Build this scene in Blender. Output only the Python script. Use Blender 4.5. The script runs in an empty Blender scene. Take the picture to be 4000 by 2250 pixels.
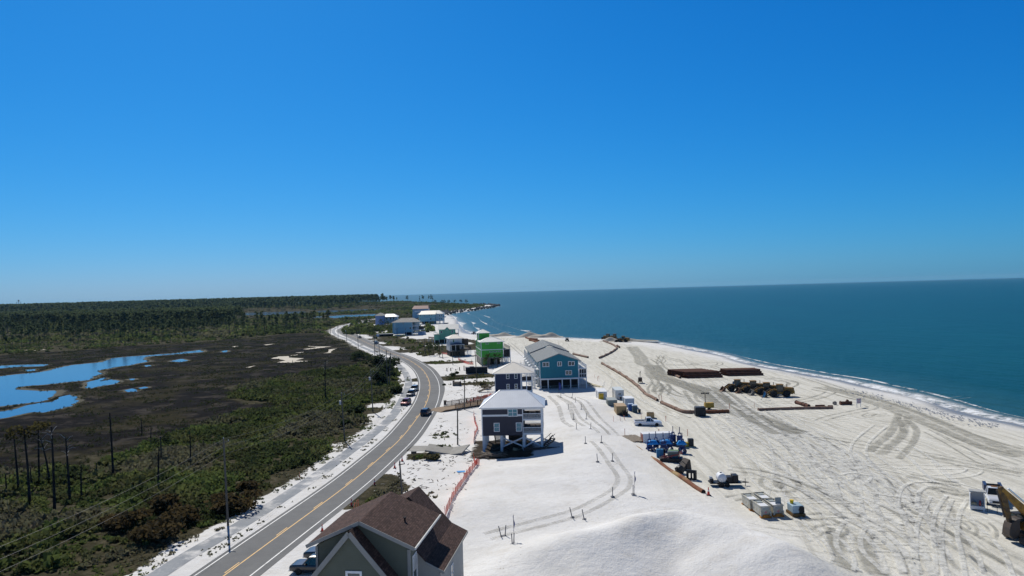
import bpy, math, random
import numpy as np
from mathutils import Vector, Matrix, Euler
rad = math.radians
random.seed(7); RNG = np.random.default_rng(7)
S = bpy.context.scene
C = S.collection

# ---------------------------------------------------------------- camera
H = 31.0
FPX = 2804.0; ROLL = rad(1.59); PITCH = 9.0 / FPX
_f = np.array([0, math.cos(PITCH), math.sin(PITCH)])
_u0 = np.cross(np.array([1., 0, 0]), _f)
_r = np.array([1., 0, 0]) * math.cos(ROLL) - _u0 * math.sin(ROLL)
_u = _u0 * math.cos(ROLL) + np.array([1., 0, 0]) * math.sin(ROLL)
CAM = np.array([0, 0, H])
cd = bpy.data.cameras.new('camera'); cam = bpy.data.objects.new('camera', cd); C.objects.link(cam)
cd.sensor_fit = 'HORIZONTAL'; cd.sensor_width = 36.0; cd.lens = 36.0 * FPX / 4000.0
cd.clip_start = 0.5; cd.clip_end = 60000
cam.matrix_world = Matrix(((_r[0], _u[0], -_f[0], 0), (_r[1], _u[1], -_f[1], 0), (_r[2], _u[2], -_f[2], H), (0, 0, 0, 1)))
S.camera = cam

# ---------------------------------------------------------------- sky, sun, exposure
SUN_EL, SUN_AZ = rad(46), rad(-24)     # azimuth from +Y, positive towards +X
w = bpy.data.worlds.new('World'); S.world = w; w.use_nodes = True
nt = w.node_tree; nt.nodes.clear()
sky = nt.nodes.new('ShaderNodeTexSky'); sky.sky_type = 'NISHITA'; sky.sun_disc = False
sky.sun_elevation = SUN_EL; sky.sun_rotation = SUN_AZ
sky.altitude = 0; sky.air_density = 1.0; sky.dust_density = 0.35; sky.ozone_density = 2.2
# the camera's deep blue rendering of that sky: a power curve per channel, keeping the sky's own brightness pattern
sepc = nt.nodes.new('ShaderNodeSeparateColor'); comb = nt.nodes.new('ShaderNodeCombineColor')
nt.links.new(sky.outputs[0], sepc.inputs[0])
for _i, (_a, _g) in enumerate([(.210, 2.2), (.462, .94), (.85, .70)]):
    _m = nt.nodes.new('ShaderNodeMath'); _m.operation = 'MULTIPLY'; _m.inputs[1].default_value = .1
    _p = nt.nodes.new('ShaderNodeMath'); _p.operation = 'POWER'; _p.inputs[1].default_value = _g
    _k = nt.nodes.new('ShaderNodeMath'); _k.operation = 'MULTIPLY'; _k.inputs[1].default_value = _a * 10
    nt.links.new(sepc.outputs[_i], _m.inputs[0]); nt.links.new(_m.outputs[0], _p.inputs[0]); nt.links.new(_p.outputs[0], _k.inputs[0]); nt.links.new(_k.outputs[0], comb.inputs[_i])
# high overhead the same clear sky is deeper and more neutral than near the horizon
tc = nt.nodes.new('ShaderNodeTexCoord'); sz = nt.nodes.new('ShaderNodeSeparateXYZ'); nt.links.new(tc.outputs['Generated'], sz.inputs[0])
zr = nt.nodes.new('ShaderNodeMapRange'); zr.inputs[1].default_value = .40; zr.inputs[2].default_value = .75; nt.links.new(sz.outputs[2], zr.inputs[0])
zm = nt.nodes.new('ShaderNodeMix'); zm.data_type = 'RGBA'; zm.inputs[7].default_value = (.5, .68, 1.0, 1)
nt.links.new(zr.outputs[0], zm.inputs[0]); nt.links.new(comb.outputs[0], zm.inputs[6])
bg = nt.nodes.new('ShaderNodeBackground'); bg.inputs['Strength'].default_value = 0.10
wo = nt.nodes.new('ShaderNodeOutputWorld')
nt.links.new(zm.outputs[2], bg.inputs['Color']); nt.links.new(bg.outputs[0], wo.inputs['Surface'])
sl = bpy.data.lights.new('sun', 'SUN'); sun = bpy.data.objects.new('sun', sl); C.objects.link(sun)
sl.energy = 4.3; sl.angle = rad(0.53); sl.color = (1.0, 0.948, 0.862)
sd = Vector((math.sin(SUN_AZ) * math.cos(SUN_EL), math.cos(SUN_AZ) * math.cos(SUN_EL), math.sin(SUN_EL)))
sun.rotation_euler = sd.to_track_quat('Z', 'Y').to_euler(); sun.location = (0, 0, 200)
S.view_settings.view_transform = 'Standard'; S.view_settings.look = 'None'
S.view_settings.exposure = 0.0; S.view_settings.gamma = 1.0

# ---------------------------------------------------------------- pixel of the photo -> point in the place
def ray(px, py):
    d = _f + _r * ((px - 2000) / FPX) + _u * ((1125 - py) / FPX)
    return d
def G(px, py, z=0.0):
    d = ray(px, py); return Vector(CAM + d * ((z - H) / d[2]))
def Gxy(px, py, z=0.0):
    g = G(px, py, z); return (g.x, g.y)
def atY(px, py, Y):
    d = ray(px, py); return Vector(CAM + d * (Y / d[1]))
def polyG(pts, z=0.0): return np.array([Gxy(p[0], p[1], z) for p in pts])

# ---------------------------------------------------------------- 2-D helpers
def inside(P, poly):
    x, y = P[:, 0], P[:, 1]; n = len(poly); r = np.zeros(len(P), bool); j = n - 1
    for i in range(n):
        xi, yi = poly[i]; xj, yj = poly[j]
        c = ((yi > y) != (yj > y)) & (x < (xj - xi) * (y - yi) / ((yj - yi) + 1e-12) + xi)
        r ^= c; j = i
    return r
def dist_line(P, L, closed=False):
    """distance of points to polyline L; also arc position"""
    best = np.full(len(P), 1e9); arc = np.zeros(len(P)); acc = 0.0
    n = len(L)
    for i in range(n if closed else n - 1):
        a = L[i]; b = L[(i + 1) % n]; ab = b - a; l2 = ab @ ab + 1e-9
        t = np.clip(((P - a) @ ab) / l2, 0, 1)
        d = np.hypot(*(P - (a + t[:, None] * ab)).T)
        m = d < best; best[m] = d[m]; arc[m] = acc + t[m] * math.sqrt(l2); acc += math.sqrt(l2)
    return best, arc
def spline(pts, step):
    """Catmull-Rom through pts, resampled about every step"""
    P = np.array(pts, float); P = np.vstack([2 * P[0] - P[1], P, 2 * P[-1] - P[-2]]); out = []
    for i in range(1, len(P) - 2):
        p0, p1, p2, p3 = P[i - 1], P[i], P[i + 1], P[i + 2]
        n = max(2, int(np.linalg.norm(p2 - p1) / step))
        for k in range(n):
            t = k / n
            out.append(0.5 * ((2 * p1) + (-p0 + p2) * t + (2 * p0 - 5 * p1 + 4 * p2 - p3) * t * t + (-p0 + 3 * p1 - 3 * p2 + p3) * t ** 3))
    out.append(P[-2]); return np.array(out)
def vnoise(P, scale, seed=0):
    """smooth value noise, 0..1"""
    Q = P / scale + seed * 17.13; i = np.floor(Q).astype(np.int64); f = Q - i; f = f * f * (3 - 2 * f)
    def h(a, b):
        n = (a * 374761393 + b * 668265263 + seed * 974711) & 0x7fffffff
        n = ((n ^ (n >> 13)) * 1274126177) & 0x7fffffff
        return ((n ^ (n >> 16)) & 0xffff) / 65535.0
    a, b = i[:, 0], i[:, 1]
    return (h(a, b) * (1 - f[:, 0]) + h(a + 1, b) * f[:, 0]) * (1 - f[:, 1]) + (h(a, b + 1) * (1 - f[:, 0]) + h(a + 1, b + 1) * f[:, 0]) * f[:, 1]
def fbm(P, scale, seed=0, n=4):
    r = 0; a = 1; t = 0
    for k in range(n):
        r = r + a * vnoise(P, scale / 2 ** k, seed + k); t += a; a *= .5
    return r / t
def sstep(a, b, x):
    t = np.clip((x - a) / (b - a), 0, 1); return t * t * (3 - 2 * t)

# ---------------------------------------------------------------- objects and tags
def tag(o, label=None, cat=None, group=None, kind=None):
    if label: o['label'] = label
    if cat: o['category'] = cat
    if group: o['group'] = group
    if kind: o['kind'] = kind
    return o
def thing(name, label, cat, loc=(0, 0, 0), rz=0.0, group=None):
    o = bpy.data.objects.new(name, None); C.objects.link(o); o.empty_display_size = 0.3
    o.location = loc; o.rotation_euler = (0, 0, rz); return tag(o, label, cat, group)
KIDS = {}
def reg(c, p):
    c.parent = p; KIDS.setdefault(p.name, []).append(c)
def dup(root, loc, rz=0.0, label=None, group=None, scale=None):
    def cp(o, par):
        c = o.copy(); C.objects.link(c)
        if par: reg(c, par)
        for k in KIDS.get(o.name, []): cp(k, c)
        return c
    r = cp(root, None); r.location = loc; r.rotation_euler = (0, 0, rz)
    if scale: r.scale = (scale,) * 3 if not hasattr(scale, '__len__') else scale
    if label: r['label'] = label
    if group: r['group'] = group
    return r

class MB:
    """collects shapes, becomes ONE mesh object"""
    def __init__(s): s.v = []; s.f = []; s.M = None
    def add(s, vs, fs):
        o = len(s.v)
        if s.M is not None: vs = [tuple(s.M @ Vector(v)) for v in vs]
        s.v += [tuple(v) for v in vs]; s.f += [tuple(i + o for i in f) for f in fs]; return s
    def box(s, x0, x1, y0, y1, z0, z1):
        return s.add([(x0, y0, z0), (x1, y0, z0), (x1, y1, z0), (x0, y1, z0), (x0, y0, z1), (x1, y0, z1), (x1, y1, z1), (x0, y1, z1)],
                     [(0, 3, 2, 1), (4, 5, 6, 7), (0, 1, 5, 4), (1, 2, 6, 5), (2, 3, 7, 6), (3, 0, 4, 7)])
    def obox(s, c, size, R):
        a, b, d = size[0] / 2, size[1] / 2, size[2] / 2; R = R if isinstance(R, Matrix) else Euler(R).to_matrix()
        P = [Vector(c) + R @ Vector(p) for p in [(-a, -b, -d), (a, -b, -d), (a, b, -d), (-a, b, -d), (-a, -b, d), (a, -b, d), (a, b, d), (-a, b, d)]]
        return s.add(P, [(0, 3, 2, 1), (4, 5, 6, 7), (0, 1, 5, 4), (1, 2, 6, 5), (2, 3, 7, 6), (3, 0, 4, 7)])
    def beam(s, p0, p1, wx, wz=None):
        """rectangular bar from p0 to p1"""
        p0, p1 = Vector(p0), Vector(p1); d = p1 - p0; wz = wz or wx
        q = d.to_track_quat('Y', 'Z').to_matrix(); return s.obox((p0 + p1) / 2, (wx, d.length, wz), q)
    def cyl(s, p0, p1, r0, r1=None, n=10, caps=True):
        p0, p1 = Vector(p0), Vector(p1); r1 = r0 if r1 is None else r1; q = (p1 - p0).to_track_quat('Z', 'Y').to_matrix(); vs = []
        for p, r in ((p0, r0), (p1, r1)):
            vs += [p + q @ Vector((r * math.cos(2 * math.pi * k / n), r * math.sin(2 * math.pi * k / n), 0)) for k in range(n)]
        fs = [(k, (k + 1) % n, n + (k + 1) % n, n + k) for k in range(n)]
        if caps: fs += [tuple(range(n - 1, -1, -1)), tuple(range(n, 2 * n))]
        return s.add(vs, fs)
    def pipe(s, p0, p1, r, t, n=16):
        """hollow pipe with open ends"""
        p0, p1 = Vector(p0), Vector(p1); q = (p1 - p0).to_track_quat('Z', 'Y').to_matrix(); vs = []
        for rr, (a, b) in ((r, (p0, p1)), (r - t, (p0, p1))):
            for p in (a, b): vs += [p + q @ Vector((rr * math.cos(2 * math.pi * k / n), rr * math.sin(2 * math.pi * k / n), 0)) for k in range(n)]
        fs = []
        for k in range(n):
            m = (k + 1) % n
            fs += [(k, m, n + m, n + k), (2 * n + m, 2 * n + k, 3 * n + k, 3 * n + m), (m, k, 2 * n + k, 2 * n + m), (n + k, n + m, 3 * n + m, 3 * n + k)]
        return s.add(vs, fs)
    def tube(s, pts, r, n=6, r2=None):
        pts = [Vector(p) for p in pts]; vs = []; fs = []; m = len(pts)
        for i, p in enumerate(pts):
            d = pts[min(i + 1, m - 1)] - pts[max(i - 1, 0)]; q = d.to_track_quat('Z', 'Y').to_matrix()
            rr = r if r2 is None else r + (r2 - r) * i / (m - 1)
            vs += [p + q @ Vector((rr * math.cos(2 * math.pi * k / n), rr * math.sin(2 * math.pi * k / n), 0)) for k in range(n)]
        for i in range(m - 1):
            for k in range(n): fs.append((i * n + k, i * n + (k + 1) % n, (i + 1) * n + (k + 1) % n, (i + 1) * n + k))
        fs += [tuple(range(n - 1, -1, -1)), tuple(range((m - 1) * n, m * n))]
        return s.add(vs, fs)
    def prism(s, poly, axis, a, b):
        """extrude a 2-D outline: axis 'y' takes (x,z), 'x' takes (y,z), 'z' takes (x,y)"""
        m = {'y': lambda p, t: (p[0], t, p[1]), 'x': lambda p, t: (t, p[0], p[1]), 'z': lambda p, t: (p[0], p[1], t)}[axis]
        n = len(poly); vs = [m(p, a) for p in poly] + [m(p, b) for p in poly]
        return s.add(vs, [tuple(range(n))[::-1], tuple(range(n, 2 * n))] + [(k, (k + 1) % n, n + (k + 1) % n, n + k) for k in range(n)])
    def lathe(s, prof, c=(0, 0, 0), n=14, axis='z'):
        """prof: (radius, height) pairs"""
        vs = []; m = len(prof)
        for r, z in prof:
            for k in range(n):
                a = 2 * math.pi * k / n; p = (r * math.cos(a), r * math.sin(a), z)
                if axis == 'y': p = (p[0], p[2], p[1])
                if axis == 'x': p = (p[2], p[0], p[1])
                vs.append((c[0] + p[0], c[1] + p[1], c[2] + p[2]))
        fs = [(i * n + k, i * n + (k + 1) % n, (i + 1) * n + (k + 1) % n, (i + 1) * n + k) for i in range(m - 1) for k in range(n)]
        if prof[0][0] > 1e-4: fs.append(tuple(range(n))[::-1])
        if prof[-1][0] > 1e-4: fs.append(tuple(range((m - 1) * n, m * n)))
        return s.add(vs, fs)
    def loft(s, rings):
        n = len(rings[0]); vs = [p for r in rings for p in r]; fs = []
        for i in range(len(rings) - 1):
            for k in range(n): fs.append((i * n + k, i * n + (k + 1) % n, (i + 1) * n + (k + 1) % n, (i + 1) * n + k))
        fs += [tuple(range(n))[::-1], tuple(range((len(rings) - 1) * n, len(rings) * n))]
        return s.add(vs, fs)
    def build(s, name, mat, parent=None, smooth=False, bevel=0.0, fix=True):
        me = bpy.data.meshes.new(name); me.from_pydata(s.v, [], s.f); me.update()
        if fix:
            import bmesh
            bm = bmesh.new(); bm.from_mesh(me); bmesh.ops.recalc_face_normals(bm, faces=bm.faces); bm.to_mesh(me); bm.free()
        if mat: me.materials.append(mat)
        if smooth:
            me.polygons.foreach_set('use_smooth', [True] * len(me.polygons))
            try: me.set_sharp_from_angle(angle=rad(38))
            except Exception: pass
        o = bpy.data.objects.new(name, me); C.objects.link(o)
        if bevel:
            b = o.modifiers.new('bevel', 'BEVEL'); b.width = bevel; b.segments = 2; b.limit_method = 'ANGLE'
        if parent: reg(o, parent)
        return o
def npmesh(name, V, F, mat, smooth=False):
    """mesh from numpy arrays, F is (n,k)"""
    me = bpy.data.meshes.new(name); k = F.shape[1]
    me.vertices.add(len(V)); me.vertices.foreach_set('co', np.asarray(V, np.float32).ravel())
    me.loops.add(F.size); me.loops.foreach_set('vertex_index', F.astype(np.int32).ravel())
    me.polygons.add(len(F)); me.polygons.foreach_set('loop_start', np.arange(0, F.size, k, dtype=np.int32)); me.polygons.foreach_set('loop_total', np.full(len(F), k, np.int32))
    if smooth: me.polygons.foreach_set('use_smooth', np.ones(len(F), bool))
    me.materials.append(mat); me.update(calc_edges=True); me.validate()
    o = bpy.data.objects.new(name, me); C.objects.link(o); return o

# ---------------------------------------------------------------- materials
class NT:
    def __init__(s, name):
        s.m = bpy.data.materials.new(name); s.m.use_nodes = True; s.t = s.m.node_tree; s.t.nodes.clear()
        s.out = s.n('ShaderNodeOutputMaterial'); s.b = s.n('ShaderNodeBsdfPrincipled'); s.l(s.b.outputs[0], s.out.inputs['Surface'])
    def n(s, k, **kw):
        x = s.t.nodes.new(k)
        for a, v in kw.items(): setattr(x, a, v)
        return x
    def l(s, a, b): s.t.links.new(a, b)
    def val(s, sock, v):
        if hasattr(v, 'is_linked') or hasattr(v, 'links'): s.l(v, sock)
        else: sock.default_value = v
    def coord(s, kind='Object', scale=(1, 1, 1), rot=(0, 0, 0)):
        t = s.n('ShaderNodeTexCoord'); m = s.n('ShaderNodeMapping'); m.inputs['Scale'].default_value = scale; m.inputs['Rotation'].default_value = rot
        s.l(t.outputs[kind], m.inputs['Vector']); return m.outputs[0]
    def pos(s, scale=(1, 1, 1), rot=(0, 0, 0)):
        t = s.n('ShaderNodeNewGeometry'); m = s.n('ShaderNodeMapping'); m.inputs['Scale'].default_value = scale; m.inputs['Rotation'].default_value = rot
        s.l(t.outputs['Position'], m.inputs['Vector']); return m.outputs[0]
    def noise(s, vec, scale, detail=4, rough=.55, dist=0):
        x = s.n('ShaderNodeTexNoise'); x.inputs['Scale'].default_value = scale; x.inputs['Detail'].default_value = detail
        x.inputs['Roughness'].default_value = rough; x.inputs['Distortion'].default_value = dist; s.l(vec, x.inputs['Vector']); return x.outputs['Fac']
    def ramp(s, fac, stops):
        x = s.n('ShaderNodeValToRGB'); e = x.color_ramp.elements
        while len(e) < len(stops): e.new(0.5)
        for k, (p, c) in enumerate(stops): e[k].position = p; e[k].color = (*c, 1) if len(c) == 3 else c
        s.l(fac, x.inputs[0]); return x.outputs[0]
    def mix(s, fac, a, b, mode='MIX'):
        x = s.n('ShaderNodeMix', data_type='RGBA', blend_type=mode); s.val(x.inputs[0], fac)
        for i, v in ((6, a), (7, b)):
            if isinstance(v, tuple): x.inputs[i].default_value = (*v, 1) if len(v) == 3 else v
            else: s.l(v, x.inputs[i])
        return x.outputs[2]
    def math(s, op, a, b=0.0, clamp=False):
        x = s.n('ShaderNodeMath', operation=op, use_clamp=clamp); s.val(x.inputs[0], a); s.val(x.inputs[1], b); return x.outputs[0]
    def mrange(s, v, a, b, c=0.0, d=1.0):
        x = s.n('ShaderNodeMapRange'); s.val(x.inputs[0], v); x.inputs[1].default_value = a; x.inputs[2].default_value = b; x.inputs[3].default_value = c; x.inputs[4].default_value = d; return x.outputs[0]
    def bump(s, h, strength=.3, dist=.05, normal=None):
        x = s.n('ShaderNodeBump'); x.inputs['Strength'].default_value = strength; x.inputs['Distance'].default_value = dist; s.l(h, x.inputs['Height'])
        if normal: s.l(normal, x.inputs['Normal'])
        s.l(x.outputs[0], s.b.inputs['Normal']); return x.outputs[0]
    def attr(s, name):
        x = s.n('ShaderNodeAttribute', attribute_name=name); return x
    def set(s, col=None, rough=None, metal=None, spec=None):
        if col is not None:
            if isinstance(col, tuple): s.b.inputs['Base Color'].default_value = (*col, 1)
            else: s.l(col, s.b.inputs['Base Color'])
        if rough is not None: s.val(s.b.inputs['Roughness'], rough)
        if metal is not None: s.b.inputs['Metallic'].default_value = metal
        if spec is not None: s.b.inputs['Specular IOR Level'].default_value = spec
        return s
def mul(c, k): return tuple(min(1, x * k) for x in c)
def simple(name, col, rough=.6, var=.18, scale=1.5, metal=0, bump=0, spec=.4):
    t = NT(name); v = t.coord(); n = t.noise(v, scale, 5)
    t.set(t.ramp(n, [(.3, mul(col, 1 - var)), (.7, mul(col, 1 + var))]), rough, metal, spec)
    if bump: t.bump(t.noise(v, scale * 8, 3), bump, .02)
    return t.m
# ================================================================ THE LAND
SEA = -1.0
# waterline of the beach, from the near right to the groin, then round the point
COAST = [(4600, 1800), (4300, 1728), (4000, 1655), (3800, 1616), (3600, 1556), (3400, 1509), (3300, 1484), (3200, 1470), (3100, 1450), (3000, 1434), (2900, 1412), (2800, 1381), (2700, 1363),
         (2600, 1344), (2520, 1331), (2450, 1327), (2340, 1326), (2250, 1322), (2150, 1317), (2050, 1314), (1950, 1310), (1880, 1308), (1835, 1300), (1810, 1280), (1795, 1258), (1772, 1236), (1752, 1226),
         (1800, 1221), (1870, 1210), (1930, 1200), (1948, 1195), (1925, 1192), (1860, 1189), (1790, 1187), (1700, 1187), (1600, 1188), (1500, 1189)]
coast = spline([Gxy(a, b, SEA) for a, b in COAST], 6.0)
near = np.array([coast[0] + (coast[0] - coast[12]) * k for k in (12., 4., 1.)])
far_end = coast[-1]
coast = np.vstack([near, coast])
LANDPOLY = np.vstack([coast, [[far_end[0] - 300, far_end[1] + 250], [-1500, 3300], [-4500, 4200], [-9000, 3000], [-9000, -900], [near[0][0] - 100, -900]]])

# road: left edge line traced, the rest offset from it
ROADL = [(880 - 75, 2250), (1050, 2052), (1300, 1881), (1438, 1771), (1507, 1714), (1576, 1635), (1614, 1586), (1635, 1538), (1640, 1503), (1635, 1476), (1611, 1438), (1554, 1400), (1485, 1375), (1429, 1351), (1374, 1325), (1347, 1313), (1327, 1303), (1317, 1294), (1322, 1286), (1347, 1274), (1374, 1265), (1395, 1258), (1425, 1250), (1450, 1246)]
_rl = [Gxy(a, b) for a, b in ROADL]
_d = np.array(_rl[1]) - np.array(_rl[2]); _d /= np.linalg.norm(_d)
_rl = [tuple(np.array(_rl[1]) + _d * k) for k in (90, 55, 25)] + _rl[1:]
rl = spline(_rl, 3.0)
def normals(P):
    d = np.gradient(P, axis=0); d /= np.linalg.norm(d, axis=1)[:, None] + 1e-9; return np.stack([d[:, 1], -d[:, 0]], 1)     # to the right of travel
def smooth(P, n=2):
    for _ in range(n): P = np.vstack([P[:1], .25 * P[:-2] + .5 * P[1:-1] + .25 * P[2:], P[-1:]])
    return P
rl = smooth(rl, 4)
hw = 3.2 + 1.3 * sstep(330, 520, rl[:, 1])
rc = rl + normals(rl) * hw[:, None]; rc = smooth(rc, 4)
# cycle path
PATH = [(638, 2233), (742, 2164), (914, 2067), (1087, 1957), (1259, 1843), (1334, 1786), (1445, 1704), (1524, 1635), (1561, 1583), (1584, 1538), (1596, 1500), (1589, 1469), (1572, 1440), (1543, 1418), (1493, 1393), (1457, 1374), (1402, 1350), (1358, 1325), (1322, 1313), (1305, 1302), (1302, 1293), (1308, 1285), (1322, 1278), (1347, 1270), (1372, 1262)]
_pl = [Gxy(a, b) for a, b in PATH]; _d = np.array(_pl[0]) - np.array(_pl[1]); _d /= np.linalg.norm(_d)
_pl = [tuple(np.array(_pl[0]) + _d * k) for k in (60, 25)] + _pl
pc = smooth(spline(_pl, 3.0), 3)

VEG = polyG([(-1200, 2330), (-300, 2330), (150, 2250), (420, 2235), (560, 2195), (640, 2110), (860, 2020), (960, 1985), (1010, 1930), (1100, 1880), (1220, 1800), (1290, 1745), (1330, 1690), (1400, 1640), (1440, 1600), (1420, 1580), (1540, 1545), (1575, 1510), (1570, 1470), (1545, 1430), (1505, 1405), (1440, 1375), (1380, 1350), (1330, 1325), (1300, 1310), (1285, 1298), (1300, 1280), (1360, 1258), (1440, 1240), (1520, 1225), (1600, 1215), (1720, 1212), (1740, 1205), (1860, 1196), (1900, 1190), (1700, 1186), (1300, 1180), (-1500, 1280), (-4000, 1500), (-3000, 2330)])
MARSH = polyG([(-1500, 1500), (-500, 1440), (0, 1385), (250, 1372), (520, 1350), (760, 1338), (980, 1318), (1120, 1304), (1240, 1300), (1290, 1318), (1350, 1345), (1400, 1372), (1430, 1400), (1390, 1425), (1270, 1445), (1210, 1460), (1090, 1480), (1010, 1502), (930, 1515), (925, 1545), (1000, 1572), (1130, 1568), (1060, 1600), (930, 1610), (880, 1650), (720, 1720), (560, 1752), (400, 1790), (280, 1840), (120, 1850), (-100, 1860), (-600, 1850), (-2000, 1850)])
# built-up sand: (x, y, amplitude, sigma across, sigma along, heading in degrees)
_b = lambda px, py: Gxy(px, py)
BERMS = [(*_b(2290, 1600), 1.9, 9, 17, -8), (*_b(2270, 1700), 1.7, 8, 13, -5), (*_b(2330, 1800), 1.6, 10, 13, 5), (*_b(2180, 1905), 1.3, 13, 9, 0), (*_b(2060, 2030), 1.0, 14, 8, 0),
         (*_b(1830, 1990), .8, 7, 6, 0), (*_b(1990, 1850), 0.5, 8, 4, 0), (*_b(2480, 1980), 0.9, 10, 6, 0)]
CREST = polyG([(1975, 2135), (2100, 2090), (2200, 2072), (2320, 2066), (2420, 2040), (2520, 2012), (2640, 1998), (2760, 2020), (2860, 2052), (2960, 2085), (3050, 2125), (3150, 2185), (3230, 2260)], 3.6)
CREST = spline(CREST, 1.5)
PONDH = 0.0
def land_h(P, detail=True):
    """height of the ground at an (n,2) array of places"""
    x, y = P[:, 0], P[:, 1]; h = np.zeros(len(P))
    for bx, by, a, sx, sy, hd in BERMS:
        c, s_ = math.cos(rad(hd)), math.sin(rad(hd)); dx, dy = x - bx, y - by; u = dx * c - dy * s_; v = dx * s_ + dy * c
        h += a * np.exp(-(u / sx) ** 2 - (v / sy) ** 2)
    # the long dune in the foreground: crest line, short slope to the sun, long slope towards the viewer
    m = (y < 125) & (x > -25) & (x < 75)
    if m.any():
        Q = P[m]; d, arc = dist_line(Q, CREST); L = np.linalg.norm(np.diff(CREST, axis=0), axis=1).sum()
        i = np.clip((arc / L * (len(CREST) - 1)).astype(int), 0, len(CREST) - 2); t = CREST[i + 1] - CREST[i]; r = Q - CREST[i]
        side = np.sign(t[:, 0] * r[:, 1] - t[:, 1] * r[:, 0])        # + : beyond the crest
        e = sstep(0, 12, arc) * sstep(0, 10, L - arc)
        n = vnoise(np.stack([arc, d * .15], 1), 6, 3) - .5
        amp = (3.5 + .5 * n + .45 * (vnoise(np.stack([arc, d * .3], 1), 2.4, 17) - .5)) * (.30 + .70 * e); rib = (vnoise(np.stack([arc * 1.0 + d * .25, d * .12], 1), 3.2, 8) - .5) * .5 * sstep(.5, 4, d) * sstep(14, 8, d)
        h[m] = np.maximum(h[m], 0) * np.where(side > 0, np.exp(-np.maximum(0, 1 - d / 9) * 1.5), np.exp(-(d / 7) ** 2)) + amp * np.where(side > 0, np.exp(-(d / 5.5) ** 2), np.clip(1.06 - np.sqrt(d * d + .06) / 10.4, 0, 1) ** 1.15) + np.where(side > 0, 0, rib * e)
    # mounds by the purple house, on the plot
    if detail:
        sh = sstep(-22, -14, x) * sstep(320, 260, y) * (y > 70)
        onb = np.clip(h / 1.2, 0, 1)
        h += (fbm(P, 9, 11) - .5) * .5 * onb + (fbm(P, 2.2, 12) - .5) * .10 * np.maximum(onb, .3 * sh)
    # dune ridge under the far woods
    h += 8.0 * sstep(1480, 1750, y) * sstep(-120, -330, x) * sstep(3600, 2600, y)
    return h
_cd_cache = {}
def coast_s(P):
    d, _ = dist_line(P, coast); return np.where(inside(P, LANDPOLY), d, -d)
def Gt(px, py, dz=0.0):
    """pixel -> the ground it shows, on the built-up sand too"""
    z = 0.0
    for _ in range(12):
        g = G(px, py, z); z = .5 * z + .5 * float(land_h(np.array([[g.x, g.y]]), False)[0])
    return Vector((g.x, g.y, z + dz))
def on(x, y, dz=0.0): return Vector((x, y, float(land_h(np.array([[x, y]]), False)[0]) + dz))

def axis(lo, hi, a, b, step, grow, mx):
    v = list(np.arange(a, b + step, step)); s_ = step
    while v[-1] < hi: s_ = min(s_ * grow, mx); v.append(v[-1] + s_)
    s_ = step; L = [a]
    while L[-1] > lo: s_ = min(s_ * grow, mx); L.append(L[-1] - s_)
    return np.array(L[:0:-1] + v)
gx = axis(-9000, 400, -60, 132, .85, 1.045, 140); gy = axis(-300, 4300, 62, 300, .85, 1.03, 90)
XX, YY = np.meshgrid(gx, gy); P = np.stack([XX.ravel(), YY.ravel()], 1)
cs = coast_s(P)
hgt = land_h(P)
wob = (vnoise(P, 26, 5) - .5) * 3.5
beach = np.where(cs > 0, -1.0 * (1 - sstep(0, 15, cs + 1e-6)), -1.0 - np.minimum(.10 * -cs, 2.2))
k = sstep(14, 26, cs); hgt = hgt * k + beach * (1 - k) + 0 * k
hgt = np.where(cs > 26, land_h(P), np.where(cs > 15, hgt, beach))
nx = len(gx); ny = len(gy)
idx = np.arange(nx * ny).reshape(ny, nx); F = np.stack([idx[:-1, :-1], idx[:-1, 1:], idx[1:, 1:], idx[1:, :-1]], -1).reshape(-1, 4)
keep = (cs[F] > -28).any(1); F = F[keep]
used = np.zeros(len(P), bool); used[F.ravel()] = True; remap = np.cumsum(used) - 1
Pv = P[used]; V = np.column_stack([Pv, hgt[used]]); F = remap[F]
# masks that belong to the ground itself
def band_noise(P): return fbm(P, 9, 21) - .5
dpath, _ = dist_line(Pv, pc); droad, _ = dist_line(Pv, rc)
csv = cs[used]
veg = inside(Pv, VEG).astype(float)
dveg, _ = dist_line(Pv, VEG, True); sv = np.where(veg > 0, dveg, -dveg)
veg = sstep(-9, 2, sv + (fbm(Pv, 10, 31) - .5) * 17) * sstep(2.2, 4.5, dpath) * sstep(4.5, 7, droad)
# the strip of houses beyond 330 m is half grown over
plots = sstep(300, 360, Pv[:, 1]) * sstep(28, 60, csv) * sstep(7, 16, droad) * (csv > 20)
wk0 = inside(Pv, polyG([(2600, 1900), (2480, 1700), (2330, 1500), (2200, 1430), (1960, 1430), (1880, 1340), (1780, 1290), (1840, 1290), (2400, 1325), (4300, 1740), (4300, 2300), (3240, 2300)])); plots = plots * (~wk0)
veg = np.maximum(veg, plots * sstep(.47, .58, fbm(Pv, 26, 41)) * .9)
veg = np.maximum(veg, sstep(700, 800, Pv[:, 1]) * sstep(20, 45, csv) * sstep(4, 9, droad))
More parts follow.
